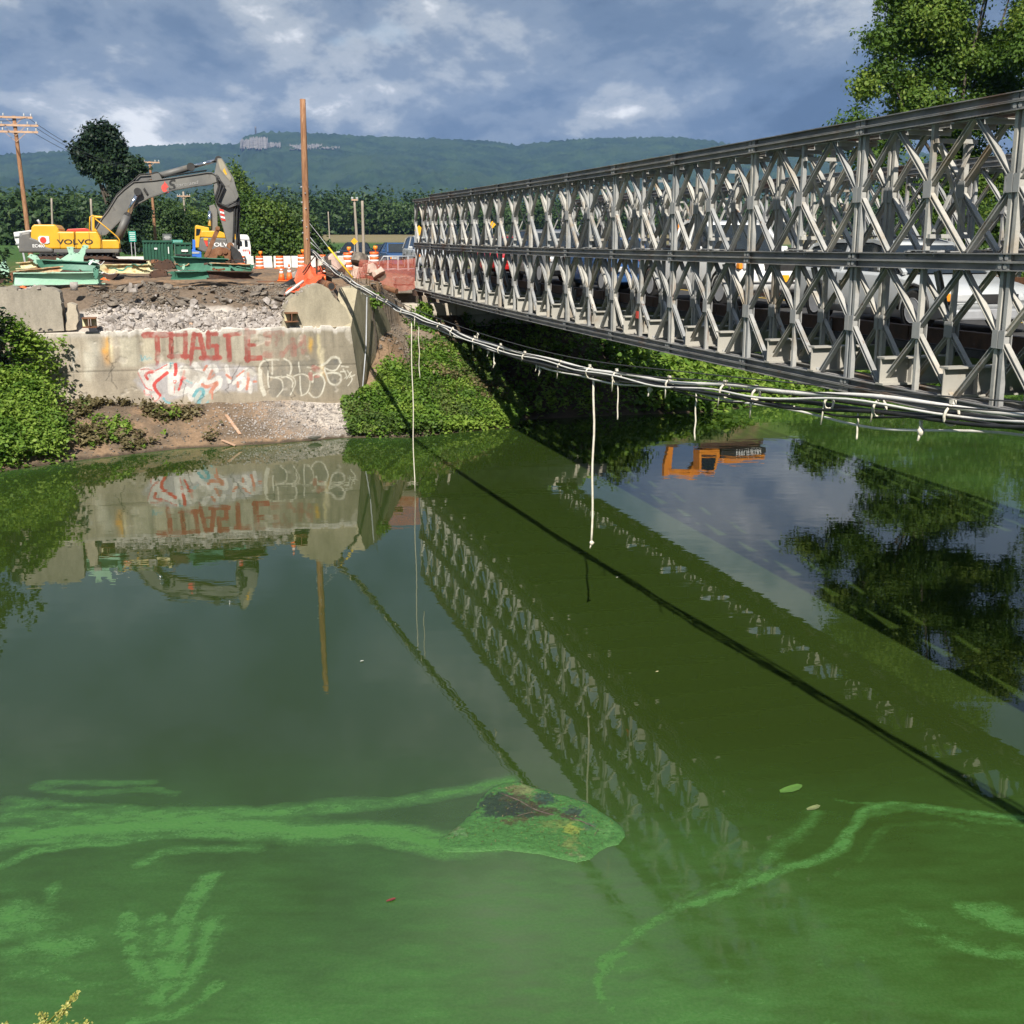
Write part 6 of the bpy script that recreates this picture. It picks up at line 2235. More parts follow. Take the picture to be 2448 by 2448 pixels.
scrap('small mint stiffener plate on the big green girder', [(465, 905), (478, 840), (512, 830), (500, 915)], 40.9, 'mint', K3, .03)
scrap('crumpled brown scrap between the cream and green girders', [(20, 880), (60, 800), (110, 770), (200, 800), (260, 770), (330, 800), (380, 880), (300, 910), (150, 905)], 40.9, 'rust_dark', K3, .35)
scrap('torn pale strip sticking out of the middle of the heap', [(0, 800), (40, 790), (100, 850), (90, 870), (20, 840)], 40.4, 'cream_rust', K3, .06)
scrap('white flat offcut lying on the dark girder', [(1030, 685), (1140, 683), (1142, 720), (1035, 720)], 40.9, 'white_dirty', K2, .05)
scrap('dark twisted scrap under the cream girder end', [(30, 980), (60, 930), (190, 900), (260, 930), (280, 990), (120, 1020), (50, 1015)], 40.2, 'rust_dark', K3, .3)
scrap('bent rusty flange piece below the green girders', [(860, 905), (880, 880), (920, 900), (1040, 890), (1040, 915), (900, 930)], 40.2, 'rust', K3, .05)
for (x, y, lab) in ((212, 669, 'crumpled orange plastic scrap beside the mint girder'), (61, 688, 'small orange plastic scrap on the left concrete stub')):
    t, s, z = pix(x * 1.0 + (38 if x > 200 else 0), y + 1, 39.4 if x > 200 else 37.5)
    o = thing('plastic_scrap', lab, 'scrap', (t, s, z))
    mbk = MB()
    vs = [(rnd.uniform(-.18, .18), rnd.uniform(-.1, .1), rnd.uniform(-.05, .1)) for i in range(7)]
    mbk.add(vs, [(0, 1, 2), (1, 2, 3), (2, 3, 4), (3, 4, 5), (4, 5, 6), (0, 2, 4)])
    mbk.build('scrap', M['safety_orange'], o)
t, s, z = pix(177, 684, 38.6)
o = thing('pipe_stub', 'short white concrete pipe stub tilted on the dirt', 'pipe', (t, s, z))
MB().lathe([(.11, -.13), (.12, .12)], (0, 0, 0), 14).lathe([(.08, .10), (.08, .125)], (0, 0, 0), 12).build('shell', M['rubble'], o)
t, s, z = pix(318, 690, 38.4)
o = thing('concrete_post', 'broken pale post stump standing in the dirt above the rubble', 'post', (t, s, z - .1))
mbk = MB()
for (a, b_, w) in (((-.1, 0, 0), (-.06, 0, .28), .09), ((.08, .05, 0), (.1, 0, .22), .07), ((0, 0, 0), (0, 0, .12), .2)):
    mbk.bar(a, b_, w, w)
mbk.build('stump', M['rubble'], o)

# loose torn strips lying about in the heap
for i in range(26):
    K_ = K2 if i % 2 else K3
    x_, y_ = (rnd.uniform(150, 1750), rnd.uniform(660, 880)) if i % 2 else (rnd.uniform(-100, 1350), rnd.uniform(800, 1000))
    s_ = rnd.uniform(39.9, 41.6)
    A = pix(*K_(x_, y_), s_)
    o = thing('torn_strip', 'short torn steel strip lying loose in the scrap heap', 'scrap', (A[0], s_, A[2]), rnd.uniform(-.5, .5), 'loose torn steel strips in the scrap heap')
    L_ = rnd.uniform(.25, .8)
    pts = [Vector((-L_ / 2, 0, rnd.uniform(-.06, .06)))]
    for j in range(5):
        pts.append(Vector((-L_ / 2 + L_ * (j + 1) / 5, rnd.uniform(-.06, .06), rnd.uniform(-.07, .09))))
    mbk = MB()
    for p_, q_ in zip(pts[:-1], pts[1:]):
        mbk.bar(p_, q_, rnd.uniform(.06, .13), .014, (0, rnd.uniform(-.6, .2), 1))
    mbk.build('strip', M[rnd.choice(('rust', 'rust_dark', 'mint', 'cream_rust', 'rust_mint', 'green_girder', 'white_dirty'))], o)

# ================================================================== barriers, drums, cones
BD = 85.0
bar_x = [(338, 298), (574, 36), (613, 36), (653, 34), (690, 34), (727, 34), (763, 34), (842, 40), (884, 40)]
def jersey(label, x, w_px, D, h=.81):
    t, s, z = pix(x, 630, D)
    o = thing('concrete_barrier', label, 'barrier', (t, D, gz(t, D)), 0, 'pale concrete barriers across the closed road')
    w = w_px * D / 2770 * .97
    prof_ = [(-.30, 0), (-.30, .08), (-.16, .28), (-.09, h), (.09, h), (.16, .28), (.30, .08), (.30, 0)]
    mbk = MB()
    n = len(prof_)
    vs = [(-w / 2, y, z_) for y, z_ in prof_] + [(w / 2, y, z_) for y, z_ in prof_]
    mbk.add(vs, [tuple(range(n)), tuple(reversed(range(n, 2 * n)))] + [(i, i + n, (i + 1) % n + n, (i + 1) % n) for i in range(n)])
    mbk.build('barrier_body', M['barrier'], o, .02)
    return o


for x, w, lab in ((312, 60, 'long pale barrier between the yellow excavator and the green skip'), (590, 32, 'concrete barrier just right of the bucket'), (631, 38, 'concrete barrier left of the first orange drum pair'),
                  (675, 40, 'concrete barrier between two orange drums'), (714, 34, 'concrete barrier left of the bare pole'), (752, 36, 'concrete barrier right of the bare pole'), (808, 34, 'concrete barrier in front of the dark blue car'),
                  (868, 50, 'wide concrete barrier behind the broken slabs')):
    jersey(lab, x, w, BD)


def drum(label, x, y_top, D, lamp=False):
    t, s, z = pix(x, y_top, D)
    g = gz(t, D)
    h = z - g
    o = thing('traffic_drum', label, 'drum', (t, D, g), 0, 'orange and white traffic drums')
    r0 = .24
    bands = [(0, .16, 1), (.16, .30, 0), (.30, .44, 1), (.44, .58, 0), (.58, .72, 1), (.72, .84, 0), (.84, 1.0, 1)]
    mo, mw = MB(), MB()
    for a, b_, k in bands:
        (mo if k else mw).lathe([(r0 * (1.05 - .12 * a), a * h), (r0 * (1.05 - .12 * b_), b_ * h)], (0, 0, 0), 14)
    mo.lathe([(.34, 0), (.34, .06)], (0, 0, 0), 14)
    mo.build('shell', M['safety_orange'], o)
    mw.build('band', M['reflect'], o)
    if lamp:
        MB().lathe([(.03, h), (.03, h + .1), (.10, h + .12), (.12, h + .22), (.10, h + .30)], (.08, 0, 0), 12).build('warning_lamp', M['lamp_amber'], o)
    return o


drum('traffic drum partly hidden by the bucket', 576, 612, 78)
drum('traffic drum with a lamp at the barrier, left one', 620, 612, 76, True)
drum('traffic drum at the barrier, second from the left', 668, 612, 72)
drum('traffic drum with a lamp beside the bare pole', 721, 609, 70, True)
drum('traffic drum right of the bare pole', 769, 609, 68)
drum('traffic drum with a lamp in front of the dark blue car', 831, 604, 62, True)
drum('traffic drum with a lamp left of the grey barricade', 894, 602, 60, True)


def cone(label, x, yt, yb, D):
    t, s, z = pix(x, yb, D)
    zt = pix(x, yt, D)[2]
    h = zt - z
    o = thing('traffic_cone', label, 'cone', (t, D, z), 0, 'orange traffic cones')
    mo, mw = MB(), MB()
    prof_ = lambda u: .125 * (1 - u) + .022 * u
    for a, b_, k in ((0.03, .50, 0), (.50, .66, 1), (.66, .72, 0), (.72, .82, 1), (.82, 1.0, 0)):
        (mw if k else mo).lathe([(prof_(a), a * h), (prof_(b_), b_ * h)], (0, 0, 0), 14)
    mo.box((0, 0, .015), (.30, .30, .03))
    mo.build('cone_body', M['safety_orange'], o)
    mw.build('band', M['reflect'], o)


cone('orange traffic cone on the steel plate, left of the two', 673.5, 636, 671.5, 40.6)
cone('orange traffic cone on the steel plate, right of the two', 692.5, 631, 672, 40.9)
cone('orange traffic cone inside the net fence by the pole', 776.5, 641, 672, 41.5)
# steel plate bridging a hole
a = pix(655, 673, 40.4)
o = thing('steel_plate', 'thin steel road plate under the two traffic cones', 'plate', (a[0], 40.8, a[2]))
MB().box((.15, 0, -.012), (1.35, .9, .02)).build('sheet', M['rust'], o)
a = pix(672, 695, 39.9)
o = thing('drain_pipe', 'black drain pipe opening in the dirt below the steel plate', 'pipe', (a[0], 39.9, a[2]))
MB().tube([(-.35, 0, -.12), (.1, .05, .06), (.45, .15, .25)], .16, 12).build('shell', M['black'], o)
# bare pipe sticking out of the right stub
a = pix(788, 683, 37.6)
o = thing('rusty_pipe', 'rusty open pipe sticking out above the right abutment stub', 'pipe', (a[0], 37.6, a[2]))
mbk = MB()
prof_ = [(.13, -.45), (.13, 1.6)]
for rr, s_ in ((.135, 1),):
    mbk.lathe([(.135, -.45), (.135, 2.2)], (0, 0, 0), 18, 'y')
mbk.build('shell', M['rust'], o)
MB().lathe([(.10, -.458), (.10, -.452)], (0, 0, 0), 18, 'y').build('bore', M['black'], o)
a = pix(915, 686, 42.6)
o = thing('rusty_pipe', 'long rusty pipe lying on the soil beside the new abutment', 'pipe', (a[0], 42.6, a[2]))
MB().tube([(-.55, .5, .12), (.0, 0, 0), (.42, -.5, -.14)], .10, 12).build('shell', M['rust'], o)
# broken slabs heaped behind the net
def slab_rock(label, x, y, s, dims, rot, key, seed, group=None):
    t, s, z = pix(x, y, s)
    o = thing('concrete_slab', label, 'slab', (t, s, z), 0, group)
    r = random.Random(seed)
    n = 9
    base = []
    for i in range(n):
        an = 2 * math.pi * i / n + r.uniform(-.2, .2)
        base.append((dims[0] * math.cos(an) * r.uniform(.75, 1.1), dims[1] * math.sin(an) * r.uniform(.75, 1.1)))
    R_ = Euler(rot).to_matrix()
    vs = [R_ @ Vector((x_, y_, -dims[2] + r.uniform(-.04, .04))) for x_, y_ in base] + [R_ @ Vector((x_ * .92, y_ * .92, dims[2] + r.uniform(-.05, .05))) for x_, y_ in base]
    mbk = MB()
    mbk.add(vs, [tuple(reversed(range(n))), tuple(range(n, 2 * n))] + [(i, (i + 1) % n, (i + 1) % n + n, i + n) for i in range(n)])
    mbk.build('slab', M[key], o, .03)


for i, (x, y, dm, key, lab) in enumerate(((862, 622, (.45, .35, .18), 'asphalt_chunk', 'grey boulder-like slab on top of the heap behind the net'), (885, 640, (.42, .35, .16), 'pink_rubble', 'big pinkish slab leaning on the heap behind the net'),
                                          (905, 652, (.34, .3, .10), 'pink_rubble', 'pointed pinkish slab at the right of the heap behind the net'), (858, 650, (.3, .3, .2), 'pink_rubble', 'pinkish lump low in the heap behind the net'),
                                          (870, 665, (.45, .3, .10), 'pink_rubble', 'flat pinkish slab at the foot of the heap behind the net'), (795, 628, (.26, .3, .3), 'pink_rubble', 'upright pinkish block left of the yellow guard'),
                                          (812, 640, (.22, .3, .28), 'pink_rubble', 'square pinkish block right of the timber post'), (772, 634, (.3, .3, .2), 'block', 'pale block behind the crumpled net'), (705, 657, (.12, .12, .09), 'rubble', 'small white stone beside the right cone'))):
    slab_rock(lab, x, y, 44.2 - .2 * (i % 3), dm, (rnd.uniform(-.7, .7), rnd.uniform(-.5, .5), rnd.uniform(0, 3)), key, 900 + i)
# two big concrete blocks at the bridge end
for (x0, y0, x1, y1, lab) in ((946, 663, 990, 680, 'upper pale concrete block at the left end of the bridge'), (949, 683, 990, 701, 'lower pale concrete block at the left end of the bridge')):
    a, b_ = pix(x0, y0, 44.6), pix(x1, y1, 44.6)
    o = thing('concrete_block', lab, 'block', ((a[0] + b_[0]) / 2, 45.0, b_[2]))
    MB().box((0, 0, (a[2] - b_[2]) / 2), (b_[0] - a[0], .7, a[2] - b_[2])).build('block_body', M['block'], o, .025)
# steel crowd barricade
a, b_ = pix(906, 613, 47.5), pix(1000, 646, 47.5)
o = thing('barricade', 'grey steel crowd barricade behind the red net at the bridge end', 'barricade', (a[0], 47.5, b_[2]))
w, h = b_[0] - a[0], a[2] - b_[2]
mbk = MB()
mbk.tube([(0, 0, h * .5), (.18, 0, h), (w, 0, h)], .028, 8)
mbk.tube([(.1, 0, .05), (w, 0, .05)], .022, 8)
mbk.build('frame', M['rail_grey'], o)
for i, f in enumerate((.22, .48, .74, 1.0)):
    MB().box((w * f, 0, h * .5), (.07, .05, h)).build('post', M['rail_grey'], o)
mbk = MB()
for i in range(26):
    mbk.tube([(w * (i + .5) / 26, .02, .05), (w * (i + .5) / 26, .02, h)], .008, 5)
mbk.build('bar', M['rust'], o)


def net(label, corners, nx_, ny_, key, wob, thick=.016, seed=0, sag=.0):
    """plastic mesh fence: real strands"""
    r = random.Random(seed)
    P4 = [Vector(W(*c)) for c in corners]
    nodes = []
    for j in range(ny_ + 1):
        row = []
        for i in range(nx_ + 1):
            u, v = i / nx_, j / ny_
            q = P4[0].lerp(P4[1], u).lerp(P4[3].lerp(P4[2], u), v)
            w_ = Vector((math.sin(u * 9 + v * 4 + seed), math.cos(u * 7 - v * 5 + seed), math.sin(u * 11 + v * 6 + seed * 2))) * wob
            row.append(q + w_ + Vector((0, 0, -sag * 4 * u * (1 - u))))
        nodes.append(row)
    mbk = MB()
    for j in range(ny_ + 1):
        for i in range(nx_):
            mbk.bar(nodes[j][i], nodes[j][i + 1], .006, thick, (0, 0, 1))
    for i in range(nx_ + 1):
        for j in range(ny_):
            mbk.bar(nodes[j][i], nodes[j + 1][i], .006, thick * .8, (1, 0, 0))
    o = mbk.build('safety_net', M[key])
    return tag(o, label, 'net fence')


net('faded red plastic mesh fence stretched beside the bridge end', (pix(845, 700, 43.6), pix(992, 690, 44.2), pix(992, 618, 44.2), pix(862, 622, 43.6)), 62, 24, 'net_dull', .015, .014, 1, .05)
net('bright orange plastic mesh bunched round the foot of the bare pole', (pix(690, 700, 40.2), pix(770, 672, 40.0), pix(765, 640, 40.6), pix(728, 628, 40.6)), 34, 22, 'net', .06, .018, 2)
net('orange plastic mesh trailing over the edge of the right stub', (pix(680, 705, 38.9), pix(742, 682, 38.4), pix(780, 655, 39.6), pix(716, 672, 39.8)), 30, 16, 'net', .05, .018, 3)
a, b_ = pix(683, 703, 38.7), pix(725, 672, 39.2)
o = thing('pvc_pipe', 'white plastic pipe lying aslant on the edge of the right stub', 'pipe', (a[0], a[1], a[2]))
MB().tube([(0, 0, 0), ((b_[0] - a[0]) * .5, (b_[1] - a[1]) * .5, (b_[2] - a[2]) * .5), (b_[0] - a[0], b_[1] - a[1], b_[2] - a[2])], .045, 9).build('tube', M['sheath'], o)
# amber warning sign beyond the bridge and one at the field
for (x, y, D, lab) in ((1002, 551, 70, 'amber warning sign seen through the far end of the truss'), (1177, 537, 95, 'amber triangular warning sign seen through the upper truss'), (847, 577, 100, 'small amber warning sign at the foot of the slim pole pair')):
    t, s, z = pix(x, y, D)
    g = gz(t, D)
    o = thing('warning_sign', lab, 'sign', (t, D, g))
    MB().box((0, 0, z - g), (.42, .03, .42), (0, math.pi / 4, 0)).build('panel', M['sign_amber'], o)
    MB().box((0, .04, (z - g) / 2), (.05, .05, z - g)).build('post', M['rail_grey'], o)
# long thin pipe standing by the wing wall
o = thing('standing_pipe', 'long thin grey conduit leaning down the wing wall', 'conduit', (0, 0, 0))
pts = [pix(877, 710, 38.0), pix(875, 830, 37.6), pix(867, 925, 37.0), pix(858, 950, 36.4)]
MB().tube(pts, .022, 8).build('tube', M['rail_grey'], o)

# ================================================================== broken concrete and asphalt
import bmesh
def chunk_mesh(name, mat_, seed, flat=1.0):
    r = random.Random(seed)
    bm = bmesh.new()
    for i in range(13):
        d_ = Vector((r.gauss(0, 1), r.gauss(0, 1), r.gauss(0, 1))).normalized()
        bm.verts.new((d_.x * r.uniform(.75, 1.1), d_.y * r.uniform(.6, 1.0), d_.z * r.uniform(.6, .9) * flat))
    res = bmesh.ops.convex_hull(bm, input=bm.verts)
    bmesh.ops.delete(bm, geom=[g for g in res['geom_interior'] if isinstance(g, bmesh.types.BMVert)], context='VERTS')
    me = bpy.data.meshes.new(name)
    bm.to_mesh(me)
    bm.free()
    me.materials.append(mat_)
    return me


CM = [chunk_mesh('concrete_chunk', M['rubble'], 50 + i) for i in range(7)]
AM = [chunk_mesh('asphalt_chunk', M['asphalt_chunk'], 70 + i, .5) for i in range(6)]


def put_chunk(kind, t, s, size, sink=.3):
    me = rnd.choice(CM if kind == 'c' else AM)
    o = link('concrete_chunk' if kind == 'c' else 'asphalt_chunk', me)
    o.location = W(t, s, gz(t, s) + size * (.9 - sink) * (.6 if kind == 'c' else .35))
    o.scale = (size, size * rnd.uniform(.7, 1), size * rnd.uniform(.7, 1))
    o.rotation_euler = (rnd.uniform(-.5, .5), rnd.uniform(-.5, .5), rnd.uniform(0, 6.28))
    return o


for i in range(210):
    t = rnd.uniform(-2.2, 4.9)
    s = 37.15 + abs(rnd.gauss(0, .62))
    o = put_chunk('c', t, s, rnd.choice((.07, .09, .11, .14, .19)) * rnd.uniform(.8, 1.25))
    big_ = 'large' if max(o.scale) > .15 else 'small'
    part_ = 'by the left concrete stub' if t < .1 else 'above the middle of the graffiti wall' if t < 2.6 else 'by the right concrete stub'
    tag(o, big_ + ' pale broken concrete lump on the rubble ' + part_, 'rubble', big_ + ' concrete lumps ' + part_)
for i in range(120):
    t = rnd.uniform(-2.5, 4.2)
    s = 38.2 + rnd.random() ** 1.3 * 1.8
    o = put_chunk('a', t, s, rnd.choice((.10, .13, .17, .24)) * rnd.uniform(.8, 1.3))
    big_ = 'large' if max(o.scale) > .19 else 'small'
    part_ = 'below the mint girder' if t < -.2 else 'below the cream girder' if t < 1.9 else 'below the dark green girders'
    tag(o, big_ + ' dark broken asphalt slab on the dirt ' + part_, 'rubble', big_ + ' asphalt slabs ' + part_)
for i in range(60):
    t = rnd.gauss(4.0, 1.1)
    s = rnd.uniform(35.3, 36.7)
    if t > 5.4:
        continue
    o = put_chunk('c', t, s, rnd.uniform(.04, .11))
    tag(o, 'pale concrete piece on the spilled rubble at the foot of the wall', 'rubble', 'concrete pieces at the foot of the wall')
t, s, z = pixz(752, 1046, .12)
o = put_chunk('c', t, s, .26, .5)
o.scale = (.30, .18, .10)
o.rotation_euler = (0, .1, .6)
o.location = W(t, s, .12)
tag(o, 'large white flat stone at the water edge below the wall', 'stone')
# white broken edge along the tops of the two stubs
for i in range(46):
    if i < 26:
        u = i / 25
        x_, y_ = -5 + 152 * u, np.interp(u, [0, .1, .4, .6, .8, .95, 1], [694, 690, 693, 685, 690, 700, 722]) + rnd.uniform(-1, 5)
    else:
        u = (i - 26) / 19
        x_, y_ = 680 + 100 * u, np.interp(u, [0, .15, .35, .6, .85, 1], [742, 715, 702, 685, 682, 690]) + rnd.uniform(-2, 4)
    a = pix(x_, y_, 37.05 + rnd.uniform(0, .5))
    o = link('concrete_chunk', rnd.choice(CM))
    z_ = rnd.uniform(.05, .12)
    o.scale = (z_ * 1.3, z_, z_ * .8)
    o.rotation_euler = (rnd.uniform(-.6, .6), rnd.uniform(-.6, .6), rnd.uniform(0, 6))
    o.location = W(*a)
    side_ = 'left' if i < 26 else 'right'
    tag(o, 'broken white concrete lump along the top edge of the ' + side_ + ' stub', 'rubble', 'broken lumps on the ' + side_ + ' stub edge')
# boards on the mud
for (xa, ya, xb, yb, lab) in ((528, 1000, 560, 1010, 'weathered board lying on the mud below the wall, upper one'), (540, 985, 572, 1003, 'weathered board lying on the mud, leaning on the other'), (452, 978, 470, 980, 'short pale board at the foot of the coloured graffiti')):
    a = pixz(xa, ya, .8)
    b_ = pixz(xb, yb, .7)
    za, zb = gz(a[0], a[1]) + .06, gz(b_[0], b_[1]) + .05
    o = thing('board', lab, 'board', (a[0], a[1], za))
    MB().bar((0, 0, 0), (b_[0] - a[0], b_[1] - a[1], zb - za), .09, .025).build('plank', M['crossarm'], o)


def gravel(name, n, fn, mat_, label, seed, smin, smax, flat=.7):
    """thousands of small stones as one mass"""
    r = np.random.default_rng(seed)
    t, s, keep = fn(r, n)
    t, s = t[keep], s[keep]
    n = len(t)
    base = np.array([(1, 0, 0), (-1, 0, 0), (0, 1, 0), (0, -1, 0), (0, 0, 1), (0, 0, -1)], float)
    tri = np.array([(0, 2, 4), (2, 1, 4), (1, 3, 4), (3, 0, 4), (2, 0, 5), (1, 2, 5), (3, 1, 5), (0, 3, 5)])
    sz = smin * (smax / smin) ** (r.random(n) ** 2.0)
    v = base[None] * r.uniform(.6, 1.3, (n, 6, 1))
    v[:, :, 2] *= flat
    an = r.uniform(0, 6.28, n)
    ca, sa = np.cos(an)[:, None], np.sin(an)[:, None]
    tilt = r.uniform(-.8, .8, n)
    ct_, st__ = np.cos(tilt)[:, None], np.sin(tilt)[:, None]
    y2, z2 = v[:, :, 1] * ct_ - v[:, :, 2] * st__, v[:, :, 1] * st__ + v[:, :, 2] * ct_
    x3, y3 = v[:, :, 0] * ca - y2 * sa, v[:, :, 0] * sa + y2 * ca
    v = np.stack([x3, y3, z2], -1) * sz[:, None, None]
    c = np.stack([t * VX + s * UX, t * VY + s * UY, ground(t, s) + sz * .2], -1)
    v = (v + c[:, None, :]).reshape(-1, 3)
    f = (tri[None] + (np.arange(n) * 6)[:, None, None]).reshape(-1, 3)
    return tag(link(name, np_mesh(name, v, f, mat_)), label, 'rubble', kind='stuff')


gravel('concrete_rubble', 6500, lambda r, n: (lambda t, s: (t, s, (s < 39.3) & (s - 37.05 < 1.25 + 1.0 * (fbm(t * .9, t * 0, 3, 22) - .5))))(r.uniform(-2.4, 5.0, n), 37.05 + np.abs(r.normal(0, .65, n))), M['rubble'],
       'pale crushed concrete rubble covering the slope above the wall', 601, .02, .085)
gravel('asphalt_rubble', 5200, lambda r, n: (lambda t, s: (t, s, fbm(t * .8, s * .8, 3, 23) > .38))(r.uniform(-2.8, 5.0, n), r.uniform(38.0, 40.2, n)), M['asphalt_chunk'],
       'dark crumbled asphalt and dirt below the girders', 602, .02, .08, .5)
gravel('foot_rubble', 4200, lambda r, n: (lambda t, s: (t, s, (t < 5.5) & (s < 36.75) & (s > shore(t) + .1)))(r.normal(3.7, 1.4, n), r.uniform(34.8, 36.8, n)), M['rubble'],
       'spilled pale rubble at the foot of the wall', 603, .012, .055)
gravel('mud_stones', 1600, lambda r, n: (lambda t, s: (t, s, (s > shore(t) + .05) & (s < 36.7)))(r.uniform(-4.0, 3.5, n), r.uniform(33.2, 36.7, n)), M['asphalt_chunk'],
       'dark stones and clods on the mud bank', 604, .012, .06, .6)

gravel('bank_stones', 900, lambda r, n: (lambda t, s: (t, s, t > 5.9 + (s - 38) * .2))(r.uniform(5.9, 8.4, n), r.uniform(39, 45, n)), M['asphalt_chunk'],
       'stones and clods in the bare soil beside the new abutment', 605, .02, .10, .6)

# ================================================================== things afloat
m_mat, nt, N, L, B = newmat('floating_algae_mat')
_pos = N.new('ShaderNodeNewGeometry').outputs['Position']
_a = N.new('ShaderNodeAttribute')
_a.attribute_name = 'Col'
_k = ramp(nt, noise_node(nt, _pos, 24.0, 8.0, .75), [(.25, .55), (.75, 1.4)])
L.new(mix(nt, 1.0, _a.outputs['Color'], _k, 'MULTIPLY'), B.inputs['Base Color'])
B.inputs['Roughness'].default_value = .6
_b = N.new('ShaderNodeBump')
_b.inputs['Strength'].default_value = .8
_b.inputs['Distance'].default_value = .02
L.new(noise_node(nt, _pos, 30.0, 8.0, .7), _b.inputs['Height'])
L.new(_b.outputs[0], B.inputs['Normal'])
KM = lambda x, y: Vector(W(*pixz(940 + x / 3.331, 1840 + y / 3.331)))
outline = [(400, 655), (350, 600), (370, 545), (440, 500), (560, 410), (640, 330), (690, 240), (720, 200), (790, 140), (880, 105), (1010, 100), (1100, 135), (1250, 180), (1400, 215), (1560, 275), (1680, 350), (1790, 420), (1840, 480), (1855, 530), (1800, 590), (1700, 620),
           (1640, 650), (1570, 715), (1450, 742), (1370, 725), (1230, 690), (1050, 660), (860, 640), (700, 655), (520, 662)]
oc = np.array([KM(*q)[:2] for q in outline])
cx, cy = oc.mean(0)
# grid clipped by the outline
gx = np.arange(oc[:, 0].min() - .03, oc[:, 0].max() + .03, .011)
gy = np.arange(oc[:, 1].min() - .03, oc[:, 1].max() + .03, .011)
GX, GY_ = np.meshgrid(gx, gy)


def inside_dist(px_, py_, poly):
    ins = np.zeros(px_.shape, bool)
    dmin = np.full(px_.shape, 1e9)
    n = len(poly)
    for i in range(n):
        x0, y0 = poly[i]
        x1, y1 = poly[(i + 1) % n]
        cond = ((y0 > py_) != (y1 > py_)) & (px_ < (x1 - x0) * (py_ - y0) / (y1 - y0 + 1e-12) + x0)
        ins ^= cond
        ex_, ey_ = x1 - x0, y1 - y0
        u = np.clip(((px_ - x0) * ex_ + (py_ - y0) * ey_) / (ex_ * ex_ + ey_ * ey_ + 1e-12), 0, 1)
        dmin = np.minimum(dmin, np.hypot(px_ - x0 - u * ex_, py_ - y0 - u * ey_))
    return np.where(ins, dmin, -dmin)


DI = inside_dist(GX + (fbm(GX * 9, GY_ * 9, 3, 33) - .5) * .035, GY_ + (fbm(GX * 9, GY_ * 9, 3, 34) - .5) * .03, oc)
GZ = np.clip(DI, 0, .06) * .30 + np.where(DI > .03, (fbm(GX * 14, GY_ * 14, 4, 35) - .4) * .022, 0)
GZ = np.where(DI > 0, np.maximum(GZ, .002) + .002, -.03)


def mblob(x, y, rx, ry, rot=0):
    c_ = KM(x, y)
    ex_, ey_ = KM(x + rx, y) - c_, KM(x, y - ry) - c_
    a_, b2 = ex_.length, ey_.length
    dx, dy = GX - c_.x, GY_ - c_.y
    if rot:
        dx, dy = dx * math.cos(rot) + dy * math.sin(rot), -dx * math.sin(rot) + dy * math.cos(rot)
    return np.exp(-(dx / a_) ** 2 - (dy / b2) ** 2)


mc = np.broadcast_to(np.array([.050, .150, .034]), GX.shape + (3,)).copy()
nz1 = fbm(GX * 22, GY_ * 22, 4, 36, .7)
for (x, y, rx, ry, cc, am) in ((870, 290, 170, 90, (.018, .03, .022), 1.3), (1040, 330, 140, 70, (.02, .03, .022), 1.1), (560, 330, 150, 90, (.02, .03, .022), .6), (1200, 240, 90, 60, (.025, .05, .04), .9), (1440, 350, 110, 50, (.03, .05, .04), .9), (1560, 470, 110, 50, (.05, .10, .06), .6),
                               (1030, 180, 110, 55, (.16, .19, .075), 1.0), (960, 170, 90, 50, (.11, .115, .05), .8), (1330, 450, 170, 50, (.10, .16, .04), .8), (1420, 495, 80, 40, (.20, .25, .045), 1.0), (1410, 600, 90, 90, (.12, .17, .045), .7), (1450, 690, 90, 40, (.13, .17, .07), .6),
                               (960, 240, 130, 34, (.042, .042, .02), .9), (1080, 290, 110, 34, (.045, .043, .02), .9), (1200, 350, 130, 34, (.045, .043, .02), .9), (1370, 390, 120, 26, (.045, .04, .02), .8), (980, 420, 150, 36, (.06, .055, .022), .8), (480, 490, 70, 40, (.09, .085, .04), .7), (520, 520, 100, 40, (.11, .18, .08), .7),
                               (1700, 480, 120, 120, (.09, .22, .06), .5)):
    k = mblob(x, y, rx * 1.25, ry * 1.25) * am + (nz1 - .5) * 1.3 * (mblob(x, y, rx * 1.8, ry * 1.8) > .1)
    mc = blend(mc, np.array(cc), sstep(.42, .75, k) * .9)
use = DI > -.02
vid = -np.ones(GX.shape, int)
vid[use] = np.arange(use.sum())
q = np.stack([vid[:-1, :-1], vid[:-1, 1:], vid[1:, 1:], vid[1:, :-1]], -1).reshape(-1, 4)
q = q[(q >= 0).all(1)]
o = bpy.data.objects.new('algae_mat', None)
o.location = (cx, cy, 0)
COL.objects.link(o)
tag(o, 'floating green algae mat caught on a sunken branch in the foreground water', 'algae')
mm = np_mesh('mat', np.stack([GX[use] - cx, GY_[use] - cy, GZ[use]], -1), q, m_mat, True)
set_attr(mm, 'Col', mc[use], 'FLOAT_COLOR')
link('mat', mm, o)
mbk = MB()
for pts, r_ in (([(860, 205), (930, 235), (1010, 262), (1100, 320), (1180, 355), (1290, 380), (1400, 400), (1500, 430), (1600, 470), (1705, 515)], .011), ([(990, 382), (1080, 362), (1170, 350)], .006), ([(1640, 480), (1620, 515), (1600, 540)], .004), ([(1180, 350), (1250, 330)], .004), ([(1010, 262), (980, 300)], .004)):
    g = [KM(*p_) - Vector((cx, cy, 0)) + Vector((0, 0, .022 + .006 * math.sin(i * 2))) for i, p_ in enumerate(pts)]
    mbk.tube(g, [r_ * (1 - .6 * i / len(g)) for i in range(len(g))], 6)
mbk.build('branch', M['bark'], o)
